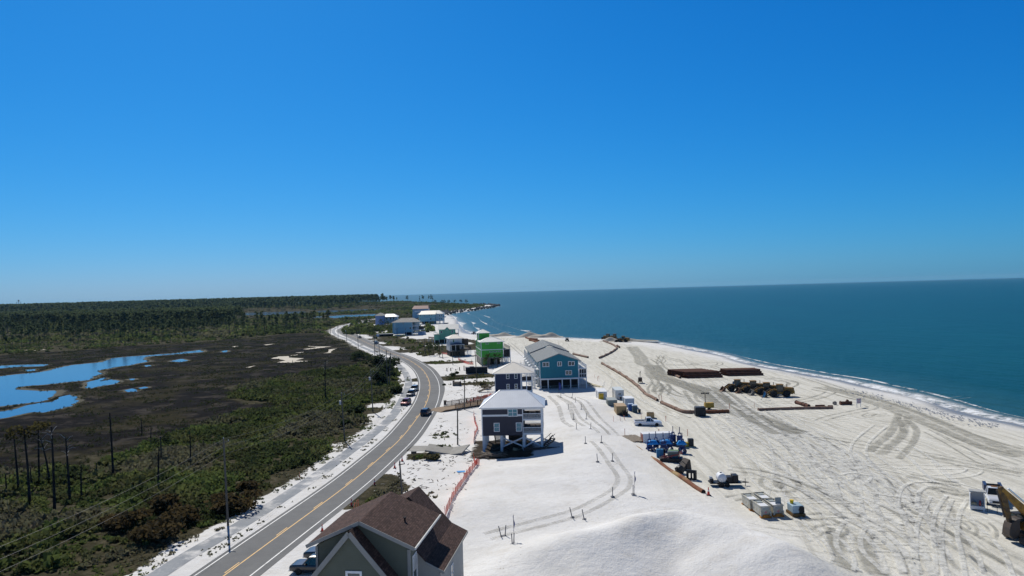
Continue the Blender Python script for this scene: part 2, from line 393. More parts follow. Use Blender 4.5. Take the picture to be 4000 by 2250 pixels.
# ruderal grass on the road side of the near plots
for (px, py, a, b, hd) in [(1740, 1478, 20, 3.2, 12), (1705, 1417, 17, 3.4, -10), (1825, 1468, 11, 2.4, 8), (1870, 1498, 9, 2.2, 0), (1440, 1950, 6, 3, 20), (1480, 1900, 5, 4, 20), (1710, 1752, 3.4, 2.0, 0), (1640, 1782, 3, 1.6, 0), (1600, 1372, 26, 4.5, -22), (1540, 1347, 26, 4, -24), (1650, 1372, 14, 4, 0), (1490, 1325, 30, 5, -24), (1570, 1330, 30, 6, 0), (1590, 1345, 20, 6, 0)]:
    g = Gt(px, py); c, s_ = math.cos(rad(hd)), math.sin(rad(hd)); dx, dy = Pv[:, 0] - g.x, Pv[:, 1] - g.y
    e = ((dx * c + dy * s_) / a) ** 2 + ((-dx * s_ + dy * c) / (b * 2.2)) ** 2
    veg = np.maximum(veg, sstep(1.2, .5, e + (fbm(Pv, 5, 51) - .5) * 1.2) * .85)
mar = inside(Pv, MARSH).astype(float); dm, _ = dist_line(Pv, MARSH, True); sm = np.where(mar > 0, dm, -dm)
mar = sstep(-3, 5, sm + (fbm(Pv, 18, 61) - .5) * 20) * sstep(3, 6, dpath)
# worked sand of the construction area: greyer, damp
WORK = polyG([(2600, 1900), (2480, 1700), (2330, 1500), (2260, 1430), (1900, 1350), (1850, 1310), (2400, 1335), (2600, 1360), (2900, 1420), (3300, 1500), (3700, 1600), (4300, 1740), (4300, 2300), (3240, 2300), (3150, 2180), (2960, 2060), (2800, 1990)])
wk = inside(Pv, WORK).astype(float); dw, _ = dist_line(Pv, WORK, True); sw = np.where(wk > 0, dw, -dw)
wk = sstep(-4, 8, sw + (fbm(Pv, 12, 71) - .5) * 9)
wet = sstep(7.5, 2.0, csv + (vnoise(Pv, 30, 81) - .5) * 5)
def set_mask(o, name, cols):
    a = o.data.color_attributes.new(name, 'FLOAT_COLOR', 'POINT')
    a.data.foreach_set('color', np.column_stack(cols).astype(np.float32).ravel())
def ground_material():
    t = NT('sand_and_soil'); v = t.pos(); A = t.attr('zone'); sep = t.n('ShaderNodeSeparateColor'); t.l(A.outputs['Color'], sep.inputs[0]); alpha = A.outputs['Alpha']
    n1 = t.noise(v, .11, 6, .6); n2 = t.noise(v, .9, 6, .65); n3 = t.noise(v, 4.5, 4, .6)
    dry = t.mix(t.mrange(n1, .35, .7), (.745, .743, .735), (.655, .648, .63)); dry = t.mix(t.mrange(t.noise(v, .38, 7, .7), .50, .72, 0, .55), dry, (.56, .53, .48)); dry = t.mix(t.mrange(n3, .56, .74, 0, .4), dry, (.46, .43, .38)); sps = t.noise(v, 1.6, 3, .5); dry = t.mix(t.math('MULTIPLY', t.mrange(sps, .70, .76), t.mrange(t.noise(v, .06, 3), .48, .58)), dry, (.20, .17, .13))
    # worked sand with driving streaks
    vs = t.pos((1.0, .10, 1.0), (0, 0, rad(24))); st = t.noise(vs, .75, 6, .62, .5); vs2 = t.pos((1.0, .07, 1.0), (0, 0, rad(-62))); st2 = t.noise(vs2, .9, 5, .6, .6)
    stm = t.mix(t.mrange(t.noise(v, .035, 3), .42, .58), st, st2)
    work = t.ramp(stm, [(.30, (.43, .415, .36)), (.45, (.58, .566, .505)), (.58, (.67, .656, .595)), (.72, (.74, .727, .67))])
    work = t.mix(t.mrange(n2, .45, .75, 0, .5), work, (.47, .455, .40))
    sand = t.mix(sep.outputs['Red'], dry, work)
    wetc = t.mix(n2, (.17, .185, .20), (.27, .275, .275)); sand = t.mix(sep.outputs['Blue'], sand, wetc)
    # vegetated soil, patchy sand through it
    vp = t.noise(v, .25, 7, .68); soil = t.ramp(t.noise(v, .5, 7, .7), [(.3, (.018, .017, .010)), (.48, (.045, .042, .024)), (.62, (.085, .074, .048)), (.76, (.17, .15, .11))])
    vf = t.math('ADD', sep.outputs['Green'], t.mrange(vp, .3, .7, -.45, .45)); vf = t.mrange(vf, .40, .56)
    col = t.mix(vf, sand, soil)
    vm = t.pos((.35, 1, 1), (0, 0, rad(12))); burnt = t.ramp(t.noise(vm, .42, 8, .72, .3), [(.3, (.003, .0025, .0025)), (.52, (.0075, .0065, .0065)), (.64, (.020, .0175, .0165)), (.74, (.07, .060, .052))])
    burnt = t.mix(t.mrange(t.noise(v, .045, 5, .6), .48, .58, 0, .8), burnt, t.ramp(n2, [(.35, (.014, .013, .006)), (.65, (.045, .039, .018))])); burnt = t.mix(t.mrange(t.noise(v, .10, 6, .7), .53, .62, 0, .6), burnt, (.07, .06, .05))
    mf = t.mrange(t.math('ADD', alpha, t.mrange(vp, .3, .7, -.3, .3)), .4, .6)
    col = t.mix(mf, col, burnt)
    t.set(col, t.mrange(sep.outputs['Blue'], 0, 1, .95, .4), 0, None); t.l(t.mrange(sep.outputs['Blue'], 0, 1, .02, .35), t.b.inputs['Specular IOR Level'])
    hh = t.math('ADD', t.math('MULTIPLY', n3, .25), t.math('ADD', n2, t.math('MULTIPLY', stm, t.math('MULTIPLY', sep.outputs['Red'], 1.4))))
    t.bump(hh, .75, .22)
    return t.m
ground = npmesh('ground', V, F, ground_material(), True); tag(ground, kind='structure')
set_mask(ground, 'zone', [wk, veg, wet, mar])

# ---------------------------------------------------------------- sheets that follow the ground
def ribbon(name, C2, off0, off1, z, mat, uv=False, kind='structure', breaks=None):
    """a band along polyline C2 from offset off0 to off1 (to the right)"""
    N = normals(C2); o0 = np.broadcast_to(off0, len(C2)); o1 = np.broadcast_to(off1, len(C2))
    A = C2 + N * o0[:, None]; B = C2 + N * o1[:, None]; n = len(C2)
    V = np.vstack([np.column_stack([A, np.full(n, z)]), np.column_stack([B, np.full(n, z)])]); i = np.arange(n - 1)
    F = np.column_stack([i, n + i, n + i + 1, i + 1])[:, ::-1]
    if breaks is not None: F = F[breaks[:-1]]
    o = npmesh(name, V, F, mat); return tag(o, kind=kind)
def asphalt_material(name, c0, c1, sandy):
    t = NT(name); v = t.pos(); n = t.noise(v, .5, 6, .6); f = t.noise(v, 14, 3)
    c = t.mix(t.mrange(n, .3, .7), c0, c1); c = t.mix(t.mrange(t.noise(v, .07, 5, .6), .42, .62, 0, .4), c, mul(c0, .82)); c = t.mix(t.mrange(f, .4, .7, 0, .25), c, mul(c1, 1.5))
    if sandy: c = t.mix(t.mrange(t.noise(v, .22, 6, .65), .58 - sandy, .70 - sandy * .5), c, (.70, .685, .66))
    t.set(c, .9, 0, .12); t.bump(f, .2, .01); return t.m
M_asph = asphalt_material('asphalt', (.155, .158, .160), (.195, .197, .196), 0)
M_should = asphalt_material('shoulder_asphalt', (.16, .163, .165), (.20, .20, .198), .02)
M_path = asphalt_material('path_asphalt', (.235, .255, .28), (.32, .335, .35), .075)
wid = hw / 3.2
sh = .9 + .6 * sstep(200, 235, rc[:, 1]) * sstep(330, 290, rc[:, 1])
rd = ribbon('road', rc, -(3.3 * wid + .5), 3.3 * wid + 1.1 * sh, .03, M_asph)
ribbon('cycle_path', pc, -1.25, 1.25, .022, M_path)
def paint(name, col, wear):
    t = NT(name); v = t.pos(); n = t.noise(v, 1.2, 6, .7); t.set(t.mix(t.mrange(n, .52 - wear, .75), col, (.16, .16, .16)), .6); return t.m
M_wp = paint('white_road_paint', (.72, .72, .70), .0); M_yp = paint('yellow_road_paint', (.66, .36, .045), .0)
EN = rc[:, 1] < 700
ribbon('edge_line', rc, -3.2 * wid - .09, -3.2 * wid + .09, .036, M_wp)
ribbon('edge_line', rc, 3.2 * wid - .09, 3.2 * wid + .09, .036, M_wp)
ribbon('centre_line', rc, .06, .24, .036, M_yp)
arc_r = np.concatenate([[0], np.cumsum(np.linalg.norm(np.diff(rc, axis=0), axis=1))])
rcf = spline(rc[rc[:, 1] < 420], .8); arcf = np.concatenate([[0], np.cumsum(np.linalg.norm(np.diff(rcf, axis=0), axis=1))])
ribbon('centre_dashes', rcf, -.26, -.10, .036, M_yp, breaks=(arcf % 12.2) < 3.0)
# ---------------------------------------------------------------- water
def sea_material():
    t = NT('sea_water'); v = t.pos(); A = t.attr('depth'); sh = A.outputs['Fac']
    big = t.noise(t.pos((1, .35, 1), (0, 0, rad(35))), .012, 5, .6); c = t.mix(t.mrange(big, .35, .65), (.0012, .055, .056), (.002, .070, .070))
    c = t.mix(t.mrange(t.noise(t.pos((1, .3, 1), (0, 0, rad(40))), .05, 4), .5, .7, 0, .5), c, (.0015, .052, .054))
    c = t.mix(t.mrange(sh, 0, .55, 1, 0), c, (.022, .085, .09)); c = t.mix(t.mrange(sh, 0, .12, .9, 0), c, (.20, .235, .225))
    t.set(c, .32, 0, .20); t.b.inputs['IOR'].default_value = 1.333
    wv = t.pos((1, .4, 1), (0, 0, rad(38))); h = t.math('ADD', t.noise(wv, .35, 6, .62), t.math('MULTIPLY', t.noise(wv, .09, 4), 1.6))
    t.bump(h, 1.0, .75); return t.m
wx = axis(-12000, 12000, -120, 420, 5, 1.10, 1200); wy = axis(-400, 14500, 60, 900, 5, 1.09, 1200)
XW, YW = np.meshgrid(wx, wy); PW = np.stack([XW.ravel(), YW.ravel()], 1)
nxw, nyw = len(wx), len(wy); iw = np.arange(nxw * nyw).reshape(nyw, nxw); FW = np.stack([iw[:-1, :-1], iw[:-1, 1:], iw[1:, 1:], iw[1:, :-1]], -1).reshape(-1, 4)
sea = npmesh('sea', np.column_stack([PW, np.full(len(PW), SEA)]), FW, sea_material(), True); tag(sea, kind='structure')
sw_ = -coast_s(PW); dep = np.clip(sw_ / 60, 0, 1); a = sea.data.attributes.new('depth', 'FLOAT', 'POINT'); a.data.foreach_set('value', dep.astype(np.float32))
# foam: bands along the waterline
def foam_material():
    t = NT('foam'); uv = t.n('ShaderNodeUVMap'); uv.uv_map = 'UVMap'; sp = t.n('ShaderNodeSeparateXYZ'); t.l(uv.outputs[0], sp.inputs[0])
    v = t.pos(); n = t.noise(v, .16, 6, .68, .8); n2 = t.noise(v, .9, 5, .7)
    edge = t.math('MULTIPLY', t.mrange(sp.outputs[0], 0, .12), t.mrange(sp.outputs[0], .55, 1.0, 1, 0))
    a = t.math('MULTIPLY', edge, t.mrange(t.math('ADD', n, t.math('MULTIPLY', n2, .55)), .66, .86))
    t.set((.80, .82, .83), .7); t.l(a, t.b.inputs['Alpha']); return t.m
M_foam = foam_material()
def uvribbon(name, C2, o0, o1, z, mat, kind):
    N = normals(C2); n = len(C2); o0 = np.broadcast_to(o0, n); o1 = np.broadcast_to(o1, n); K = 5; rows = []
    arc = np.concatenate([[0], np.cumsum(np.linalg.norm(np.diff(C2, axis=0), axis=1))])
    for k in range(K): rows.append(np.column_stack([C2 + N * (o0 + (o1 - o0) * k / (K - 1))[:, None], np.full(n, z)]))
    V = np.vstack(rows); i = np.arange(n - 1); F = np.vstack([np.column_stack([k * n + i, (k + 1) * n + i, (k + 1) * n + i + 1, k * n + i + 1])[:, ::-1] for k in range(K - 1)])
    o = npmesh(name, V, F, mat); u = o.data.uv_layers.new(name='UVMap'); li = F.ravel()
    U = np.column_stack([(li // n) / (K - 1), arc[li % n]]); u.data.foreach_set('uv', U.astype(np.float32).ravel()); return tag(o, kind=kind)
cf = smooth(spline(coast[2:], 4.0), 6); cN = len(cf)
j = np.linspace(0, 1, cN); wv = vnoise(np.column_stack([j * cN * 4, j * 0]), 45, 91)
seaward = 1.0
near_k = cf[:, 1] < 520
cf1 = cf[: int(near_k.sum())]; w1 = wv[: len(cf1)]
uvribbon('foam', cf1, -(1.2 + 1.2 * w1), 2.0 + 3.6 * w1, SEA + .05, M_foam, 'stuff')
w2 = vnoise(np.column_stack([j * cN * 4, j * 0 + 9]), 90, 92)[: len(cf1)]
uvribbon('foam', cf1, 4 + 3 * w2, 4 + 3 * w2 + np.maximum(0.2, 7 * (w2 - .55)), SEA + .05, M_foam, 'stuff')
cf2 = cf[len(cf1):]; cf2 = cf2[(cf2[:, 1] < 1050) & (cf2[:, 0] > -110)]
w3 = vnoise(np.column_stack([np.arange(len(cf2)) * 4., np.arange(len(cf2)) * 0.]), 50, 93)
for o0, a_, sd_ in ((-3, 3, 93), (7, 7, 94), (20, 10, 95), (34, 10, 96)):
    w3 = vnoise(np.column_stack([np.arange(len(cf2)) * 4., np.arange(len(cf2)) * 0.]), 170, sd_); w4 = vnoise(np.column_stack([np.arange(len(cf2)) * 4., np.arange(len(cf2)) * 0. + 7]), 70, sd_)
    uvribbon('foam', cf2, o0 + a_ * w3, o0 + a_ * w3 + np.maximum(.2, (14 if o0 < 0 else 22) * (w4 - (.25 if o0 < 0 else .52))), SEA + .05, M_foam, 'stuff')
# marsh ponds and far ponds, sand flats: thin sheets in the marsh
PONDLINES = []
def sheet(name, px, z, mat, rough=1.2, kind='structure', step=1.2):
    Q = np.array([Gxy(a, b) for a, b in px]); Q = np.vstack([Q, Q[:1]]); out = []
    for i in range(len(Q) - 1):
        d = Q[i + 1] - Q[i]; n = max(1, int(np.linalg.norm(d) / 1.0))
        for k in range(n): out.append(Q[i] + d * k / n)
    out = np.array(out); nn = fbm(out, 14, 101, 2) - .5 + .55 * (fbm(out, 3.5, 103, 3) - .5); n2 = fbm(out + 500, 14, 102, 2) - .5 + .55 * (fbm(out + 300, 3.5, 104, 3) - .5); out = out + np.column_stack([nn, n2]) * rough * 4.5
    if name == 'pond' and out[:, 1].mean() < 620: PONDLINES.append(out)
    import bmesh
    bm = bmesh.new(); vs = [bm.verts.new((p[0], p[1], z)) for p in out]
    f = bm.faces.new(vs); bmesh.ops.triangulate(bm, faces=[f])
    for f in bm.faces:
        if f.normal.z < 0: f.normal_flip()
    me = bpy.data.meshes.new(name); bm.to_mesh(me); bm.free(); me.materials.append(mat); o = bpy.data.objects.new(name, me); C.objects.link(o); return tag(o, kind=kind)
def pond_material():
    t = NT('pond_water'); v = t.pos(); t.set((.035, .085, .17), .12, 0, .7); t.bump(t.noise(v, 1.1, 4), .12, .04); return t.m
M_pond = pond_material(); M_flat = simple('mud_flat', (.52, .47, .38), .85, .12, .2)
# (zoom crop coordinates 0,1050 scale 2.415 -> photo pixels)
cz = lambda L: [(x / 2.415, 1050 + y / 2.415) for x, y in L]
sheet('pond', cz([(-900, 1130), (0, 1015), (180, 995), (400, 975), (500, 940), (720, 905), (990, 880), (1040, 845), (1200, 830), (1390, 818), (1600, 800), (1900, 766), (1920, 782), (1650, 808), (1420, 826), (1350, 850), (1380, 878), (1230, 905), (1150, 920), (1040, 935), (940, 960), (960, 990), (860, 1015), (810, 1050), (600, 1075), (380, 1100), (200, 1118), (150, 1138), (330, 1155), (500, 1152), (560, 1170), (470, 1215), (420, 1240), (300, 1262), (100, 1285), (0, 1295), (-900, 1380)]), .034, M_pond, 1.0)
sheet('pond', cz([(-400, 1370), (0, 1345), (150, 1320), (300, 1270), (480, 1255), (640, 1195), (770, 1210), (740, 1245), (690, 1290), (560, 1325), (430, 1355), (330, 1345), (200, 1375), (100, 1400), (-200, 1440), (-500, 1440)]), .034, M_pond, .9)
sheet('pond', cz([(-300, 945), (0, 915), (200, 905), (440, 902), (430, 918), (200, 925), (60, 935), (-300, 968)]), .034, M_pond, .8)
sheet('pond', cz([(210, 958), (330, 945), (320, 962), (240, 970)]), .034, M_pond, .6)
sheet('pond', cz([(820, 1070), (960, 1030), (1000, 1035), (940, 1062), (1050, 1045), (1100, 1060), (1090, 1085), (960, 1105), (880, 1128), (820, 1125)]), .034, M_pond, .7)
sheet('pond', cz([(1160, 1150), (1230, 1132), (1290, 1140), (1280, 1160), (1200, 1165)]), .034, M_pond, .5)
sheet('pond', cz([(1600, 872), (1700, 850), (1770, 865), (1700, 880)]), .034, M_pond, .5)
sheet('pond', cz([(1345, 912), (1400, 908), (1420, 918), (1370, 925)]), .034, M_pond, .4)
sheet('pond', cz([(1290, 1128), (1380, 1112), (1395, 1125), (1320, 1135)]), .034, M_pond, .4)
sheet('pond', cz([(2095, 775), (2150, 768), (2155, 785), (2120, 788)]), .034, M_pond, .5)
sheet('pond', cz([(1215, 1040), (1280, 1036), (1270, 1050), (1230, 1052)]), .034, M_pond, .4)
for L in ([(1420, 605), (1500, 598), (1560, 612), (1500, 622)], [(1590, 603), (1640, 598), (1640, 616), (1600, 618)], [(1680, 600), (1770, 593), (1775, 604), (1700, 610)], [(1945, 628), (1990, 624), (1990, 642), (1950, 644)], [(2062, 622), (2092, 618), (2090, 636), (2066, 638)], [(2270, 596), (2400, 588), (2405, 608), (2300, 614)], [(2340, 540), (2375, 535), (2370, 546)], [(1095, 688), (1128, 684), (1125, 696)], [(1430, 668), (1475, 662), (1470, 676)], [(780, 680), (812, 675), (810, 688)], [(215, 768), (350, 758), (445, 762), (350, 772)], [(1400, 425), (1440, 430), (1470, 450), (1420, 445)]): sheet('sand_patch', cz(L), .03, M_flat, .6)
c3 = lambda L: [(900 + x / 4.14, 1100 + y / 4.14) for x, y in L]
for L in ([(660, 1245), (780, 1210), (930, 1205), (960, 1230), (1200, 1240), (1090, 1262), (1050, 1280), (1260, 1288), (1010, 1312), (770, 1308), (880, 1275), (800, 1250)], [(960, 1198), (1080, 1180), (1060, 1192), (980, 1206)], [(1180, 1092), (1380, 1068), (1250, 1045), (1300, 1040), (1390, 1052), (1620, 1050), (1400, 1082), (1250, 1098)], [(1050, 1148), (1210, 1138), (1150, 1152)], [(260, 1388), (420, 1355), (330, 1388)], [(530, 1022), (740, 1005), (600, 1028)], [(1480, 1160), (1560, 1145), (1590, 1100), (1720, 1080), (1640, 1120), (1580, 1155)], [(1440, 1412), (1500, 1410), (1470, 1425)], [(0, 1050), (150, 1040), (60, 1060)]):
    sheet('mud_flat', c3(L), .03, M_flat, .5)
LAGOON = [np.array([Gxy(*p) for p in c3(L)]) for L in ([(60, 560), (90, 515), (420, 474), (830, 468), (1200, 474), (1200, 510), (800, 545), (180, 570)], [(1380, 485), (1560, 455), (2000, 443), (2500, 446), (1980, 485), (1500, 508)], [(1560, 565), (1780, 538), (2300, 520), (2500, 530), (2440, 560), (1700, 605)])]
for L in ([(90, 525), (240, 505), (420, 478), (600, 470), (830, 472), (1050, 482), (1200, 478), (1200, 500), (1030, 520), (800, 530), (600, 542), (380, 545), (180, 540)], [(1400, 480), (1560, 462), (1800, 462), (2000, 450), (2300, 448), (2500, 452), (2300, 470), (1980, 480), (1850, 492), (1600, 500), (1420, 500)], [(1590, 560), (1780, 545), (2060, 535), (2300, 528), (2500, 536), (2440, 552), (2150, 560), (1900, 572), (1700, 590), (1610, 582)], [(850, 585), (1100, 575), (1500, 562), (1500, 572), (1250, 590), (900, 595)]):
    sheet('pond', c3(L), .04, M_pond, 1.5)

def margin_material():
    t = NT('mud_margin'); uv = t.n('ShaderNodeUVMap'); uv.uv_map = 'UVMap'; sp = t.n('ShaderNodeSeparateXYZ'); t.l(uv.outputs[0], sp.inputs[0]); v = t.pos(); n = t.noise(v, .5, 6, .7)
    t.set(t.ramp(n, [(.3, (.022, .019, .009)), (.55, (.055, .047, .020)), (.75, (.10, .085, .05))]), .8, 0, .1); t.l(t.mrange(t.math('ADD', sp.outputs[0], t.math('MULTIPLY', t.math('SUBTRACT', n, .5), 1.6)), .45, .7, 1, 0), t.b.inputs['Alpha']); return t.m
M_marg = margin_material()
for out in PONDLINES:
    Q = np.vstack([out, out[:1]]); area = .5 * np.sum(Q[:-1, 0] * Q[1:, 1] - Q[1:, 0] * Q[:-1, 1]); Cq = smooth(Q, 6)
    o_ = uvribbon('mud_margin', Cq, 0, (5.0 if len(out) > 300 else 3.0) * (1 if area > 0 else -1), .031, M_marg, 'structure')
# ================================================================ HOUSES
def siding(name, col, rough=.6, board=.18, var=.08):
    t = NT(name); v = t.coord(); n = t.noise(v, .8, 5); sp = t.n('ShaderNodeSeparateXYZ'); t.l(v, sp.inputs[0])
    wz = t.math('FRACT', t.math('DIVIDE', sp.outputs[2], board)); line = t.mrange(wz, 0, .12, 1, 0)
    c = t.mix(t.mrange(n, .3, .7), mul(col, 1 - var), mul(col, 1 + var)); c = t.mix(t.math('MULTIPLY', line, .35), c, mul(col, .5))
    t.set(c, rough, 0, .35); t.bump(wz, .3, .02); return t.m
def seamroof(name, col, rough=.45, pitch=.42, ax=0):
    t = NT(name); v = t.coord(); sp = t.n('ShaderNodeSeparateXYZ'); t.l(v, sp.inputs[0])
    wz = t.math('FRACT', t.math('DIVIDE', sp.outputs[ax], pitch)); line = t.mrange(wz, 0, .10, 1, 0); n = t.noise(v, .5, 5)
    c = t.mix(t.mrange(n, .3, .7), mul(col, .95), mul(col, 1.05)); c = t.mix(t.math('MULTIPLY', line, .3), c, mul(col, .6)); t.set(c, rough, 0, .4); t.bump(line, .3, .03); return t.m
def shingle(name, col, var=.35):
    t = NT(name); v = t.coord(scale=(1, 1, 1)); b = t.n('ShaderNodeTexBrick'); b.inputs['Scale'].default_value = 1.0; b.offset = .5
    b.inputs['Color1'].default_value = (*mul(col, 1 - var), 1); b.inputs['Color2'].default_value = (*mul(col, 1 + var), 1); b.inputs['Mortar'].default_value = (*mul(col, .35), 1)
    b.inputs['Brick Width'].default_value = .42; b.inputs['Row Height'].default_value = .2; b.inputs['Mortar Size'].default_value = .018; b.inputs['Bias'].default_value = 0
    t.l(v, b.inputs['Vector']); n = t.noise(v, .7, 5); c = t.mix(t.mrange(n, .35, .7, 0, .4), b.outputs['Color'], mul(col, .8)); t.set(c, .9, 0, .2); t.bump(b.outputs['Fac'], .5, .02).node.invert = True; return t.m
M_white = simple('white_trim', (.72, .73, .73), .5, .05, 1.2)
M_dwhite = simple('white_timber', (.60, .62, .64), .6, .10, 1.5)
M_glass = NT('window_glass').set((.03, .06, .075), .07, 0, .8).m
M_tealglass = NT('teal_window_glass').set((.025, .20, .26), .1, 0, .7).m
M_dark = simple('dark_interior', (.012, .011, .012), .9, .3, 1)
M_screen = simple('dark_screen', (.02, .018, .02), .7, .3, 2)
M_wood = simple('weathered_timber', (.20, .165, .125), .8, .35, 2.5)
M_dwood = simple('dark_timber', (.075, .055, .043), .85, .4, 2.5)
M_brwood = simple('brown_deck_timber', (.215, .145, .085), .8, .3, 2.5)
M_conc = simple('old_concrete', (.30, .29, .265), .9, .15, .8, bump=.2)
M_furn = simple('dark_furniture', (.02, .015, .013), .7, .3, 3)

def window(par, face, c, z0, wd, ht, at, cols=1, rows=2, glass=None, fr=.11, pr=.06):
    """face: 'f' looks to -y, 'b' +y, 'l' -x, 'r' +x ; c centre along the wall, at = wall plane"""
    m = MB(); g = MB(); sgn = {'f': -1, 'b': 1, 'l': -1, 'r': 1}[face]
    def bx(mb, a0, a1, z0_, z1_, d0, d1):
        lo, hi = sorted((at + sgn * d0, at + sgn * d1))
        if face in 'fb': mb.box(a0, a1, lo, hi, z0_, z1_)
        else: mb.box(lo, hi, a0, a1, z0_, z1_)
    a0, a1, z1 = c - wd / 2, c + wd / 2, z0 + ht
    bx(m, a0, a0 + fr, z0, z1, .003, pr); bx(m, a1 - fr, a1, z0, z1, .003, pr); bx(m, a0 + fr, a1 - fr, z0, z0 + fr, .003, pr); bx(m, a0 + fr, a1 - fr, z1 - fr, z1, .003, pr)
    iw, ih = wd - 2 * fr, ht - 2 * fr
    for k in range(1, cols): bx(m, a0 + fr + iw * k / cols - fr * .4, a0 + fr + iw * k / cols + fr * .4, z0 + fr, z1 - fr, .003, pr - .004)
    for k in range(1, rows):
        for q in range(cols): bx(m, a0 + fr + iw * q / cols + fr * .4, a0 + fr + iw * (q + 1) / cols - fr * .4, z0 + fr + ih * k / rows - .03, z0 + fr + ih * k / rows + .03, .003, pr - .01)
    w_ = m.build('window', M_white, par); bx(g, a0 + fr * .9, a1 - fr * .9, z0 + fr * .9, z1 - fr * .9, .003, .025); g.build('pane', glass or M_glass, w_); return w_
def hip(par, x0, x1, y0, y1, ze, zr, inx0, inx1, mat, t=.16, name='roof', fascia=True, smat=None):
    """hip roof: ridge runs along x at mid depth"""
    ym = (y0 + y1) / 2; e = [(x0, y0, ze), (x1, y0, ze), (x1, y1, ze), (x0, y1, ze)]; r = [(x0 + inx0, ym, zr), (x1 - inx1, ym, zr)]
    m = MB().add(e + r, [(0, 1, 5, 4), (1, 2, 5), (2, 3, 4, 5), (3, 0, 4), (0, 3, 2, 1)]); R = m.build(name, mat, par)
    if fascia: MB().box(x0 + .01, x1 - .01, y0 + .01, y1 - .01, ze - t, ze - .004).build('fascia', M_white, R)
    rc_ = MB()                                   # ridge and hip caps
    for a, b in ((r[0], r[1]), (e[0], r[0]), (e[1], r[1]), (e[2], r[1]), (e[3], r[0])):
        if (Vector(a) - Vector(b)).length > .3: rc_.beam(a, b, .16, .07)
    rc_.build('ridge_cap', mat, R); return R
def gable_y(par, x0, x1, y0, y1, ze, zr, mat, t=.18, name='roof', xr=None):
    """gable roof, ridge along y"""
    xr = (x0 + x1) / 2 if xr is None else xr
    return MB().prism([(x0, ze), (x0, ze - t), (xr, zr - t), (x1, ze - t), (x1, ze), (xr, zr)], 'y', y0, y1).build(name, mat, par)
def gable_x(par, x0, x1, y0, y1, ze, zr, mat, t=.18, name='roof', yr=None):
    yr = (y0 + y1) / 2 if yr is None else yr
    return MB().prism([(y0, ze), (y0, ze - t), (yr, zr - t), (y1, ze - t), (y1, ze), (yr, zr)], 'x', x0, x1).build(name, mat, par)
def railing(par, p0, p1, z, h=1.0, mat=None, step=.28, posts=True, name='railing', bal=.045):
    p0, p1 = Vector((p0[0], p0[1], z)), Vector((p1[0], p1[1], z)); m = MB(); d = p1 - p0; L = d.length; u = d / L
    m.beam(p0 + Vector((0, 0, h)), p1 + Vector((0, 0, h)), .10, .10); m.beam(p0 + Vector((0, 0, .12)), p1 + Vector((0, 0, .12)), .07, .07)
    n = max(2, int(L / step))
    for k in range(n + 1): m.beam(p0 + u * (L * k / n) + Vector((0, 0, .15)), p0 + u * (L * k / n) + Vector((0, 0, h - .05)), bal)
    if posts:
        for k in range(int(L / 2.4) + 1): m.beam(p0 + u * (L * k / max(1, int(L / 2.4))), p0 + u * (L * k / max(1, int(L / 2.4))) + Vector((0, 0, h + .05)), .13)
    return m.build(name, mat or M_white, par)
def post(par, x, y, z0, z1, w=.3, mat=None, name='pile'): return MB().box(x - w / 2, x + w / 2, y - w / 2, y + w / 2, z0, z1).build(name, mat or M_dwhite, par)
def stairs(par, x0, x1, y0, z0, y1, z1, mat, name='stairs', n=12):
    m = MB()
    for k in range(n):
        t0, t1 = k / n, (k + 1) / n; ya, yb = y0 + (y1 - y0) * t0, y0 + (y1 - y0) * t1; z = z0 + (z1 - z0) * t1; m.box(x0, x1, min(ya, yb), max(ya, yb) + .01 * k / n, z - .07, z)
    for x in (x0 - .04, x1 + .04): m.beam((x, y0, z0 + .1), (x, y1, z1 - .05), .08, .28); m.beam((x, y0, z0 + 1.0), (x, y1, z1 + .95), .07, .09)
    for x in (x0 - .04, x1 + .04):
        for k in range(0, n + 1, 3): t = k / n; m.beam((x, y0 + (y1 - y0) * t, z0 + (z1 - z0) * t), (x, y0 + (y1 - y0) * t, z0 + (z1 - z0) * t + 1.0), .06)
    return m.build(name, mat, par)

# ---------------------------------------------------------------- the purple grey house on piles with a white metal hip roof
o = atY(1885.3, 1762, 138.2)
hs = thing('stilt_house', 'dark purple grey house on white piles with white metal hip roof and porch furniture', 'house', (o.x, o.y, 0), rad(-3))
M_purp = siding('plum_grey_siding', (.040, .039, .056)); M_wroof = seamroof('white_standing_seam', (.70, .73, .77), .4)
W, P_, D = 7.93, 11.75, 9.6
MB().box(0, W, 0, D, 3.15, 8.42).build('wall', M_purp, hs)
hip(hs, -.45, P_ + .45, -.45, D + .45, 8.58, 11.25, 3.75, 3.75, M_wroof)
m = MB(); m.box(-.02, W + .02, -.035, -.004, 6.83, 7.2); m.box(-.03, .16, -.04, -.005, 3.15, 8.4); m.box(W - .12, W + .03, -.04, -.005, 3.15, 8.4); m.box(-.04, -.004, 0, D, 3.1, 3.45); m.box(-.04, -.004, 0, .2, 3.45, 8.4); m.box(.16, W - .12, -.03, -.005, 8.2, 8.4); m.build('trim', M_white, hs)
window(hs, 'f', 5.97, 6.78, 1.9, 1.5, -.04, 2, 2, M_tealglass, .13)
window(hs, 'f', 2.85, 3.9, 1.14, 1.72, 0, 1, 2, M_tealglass, .12); window(hs, 'f', 7.1, 3.9, 1.12, 1.72, 0, 1, 2, M_tealglass, .12)
for y in (2.5, 5.2, 7.6):
    for z in (4.0, 6.6): window(hs, 'l', y, z, 1.0, 1.5, 0, 1, 2, None, .1)
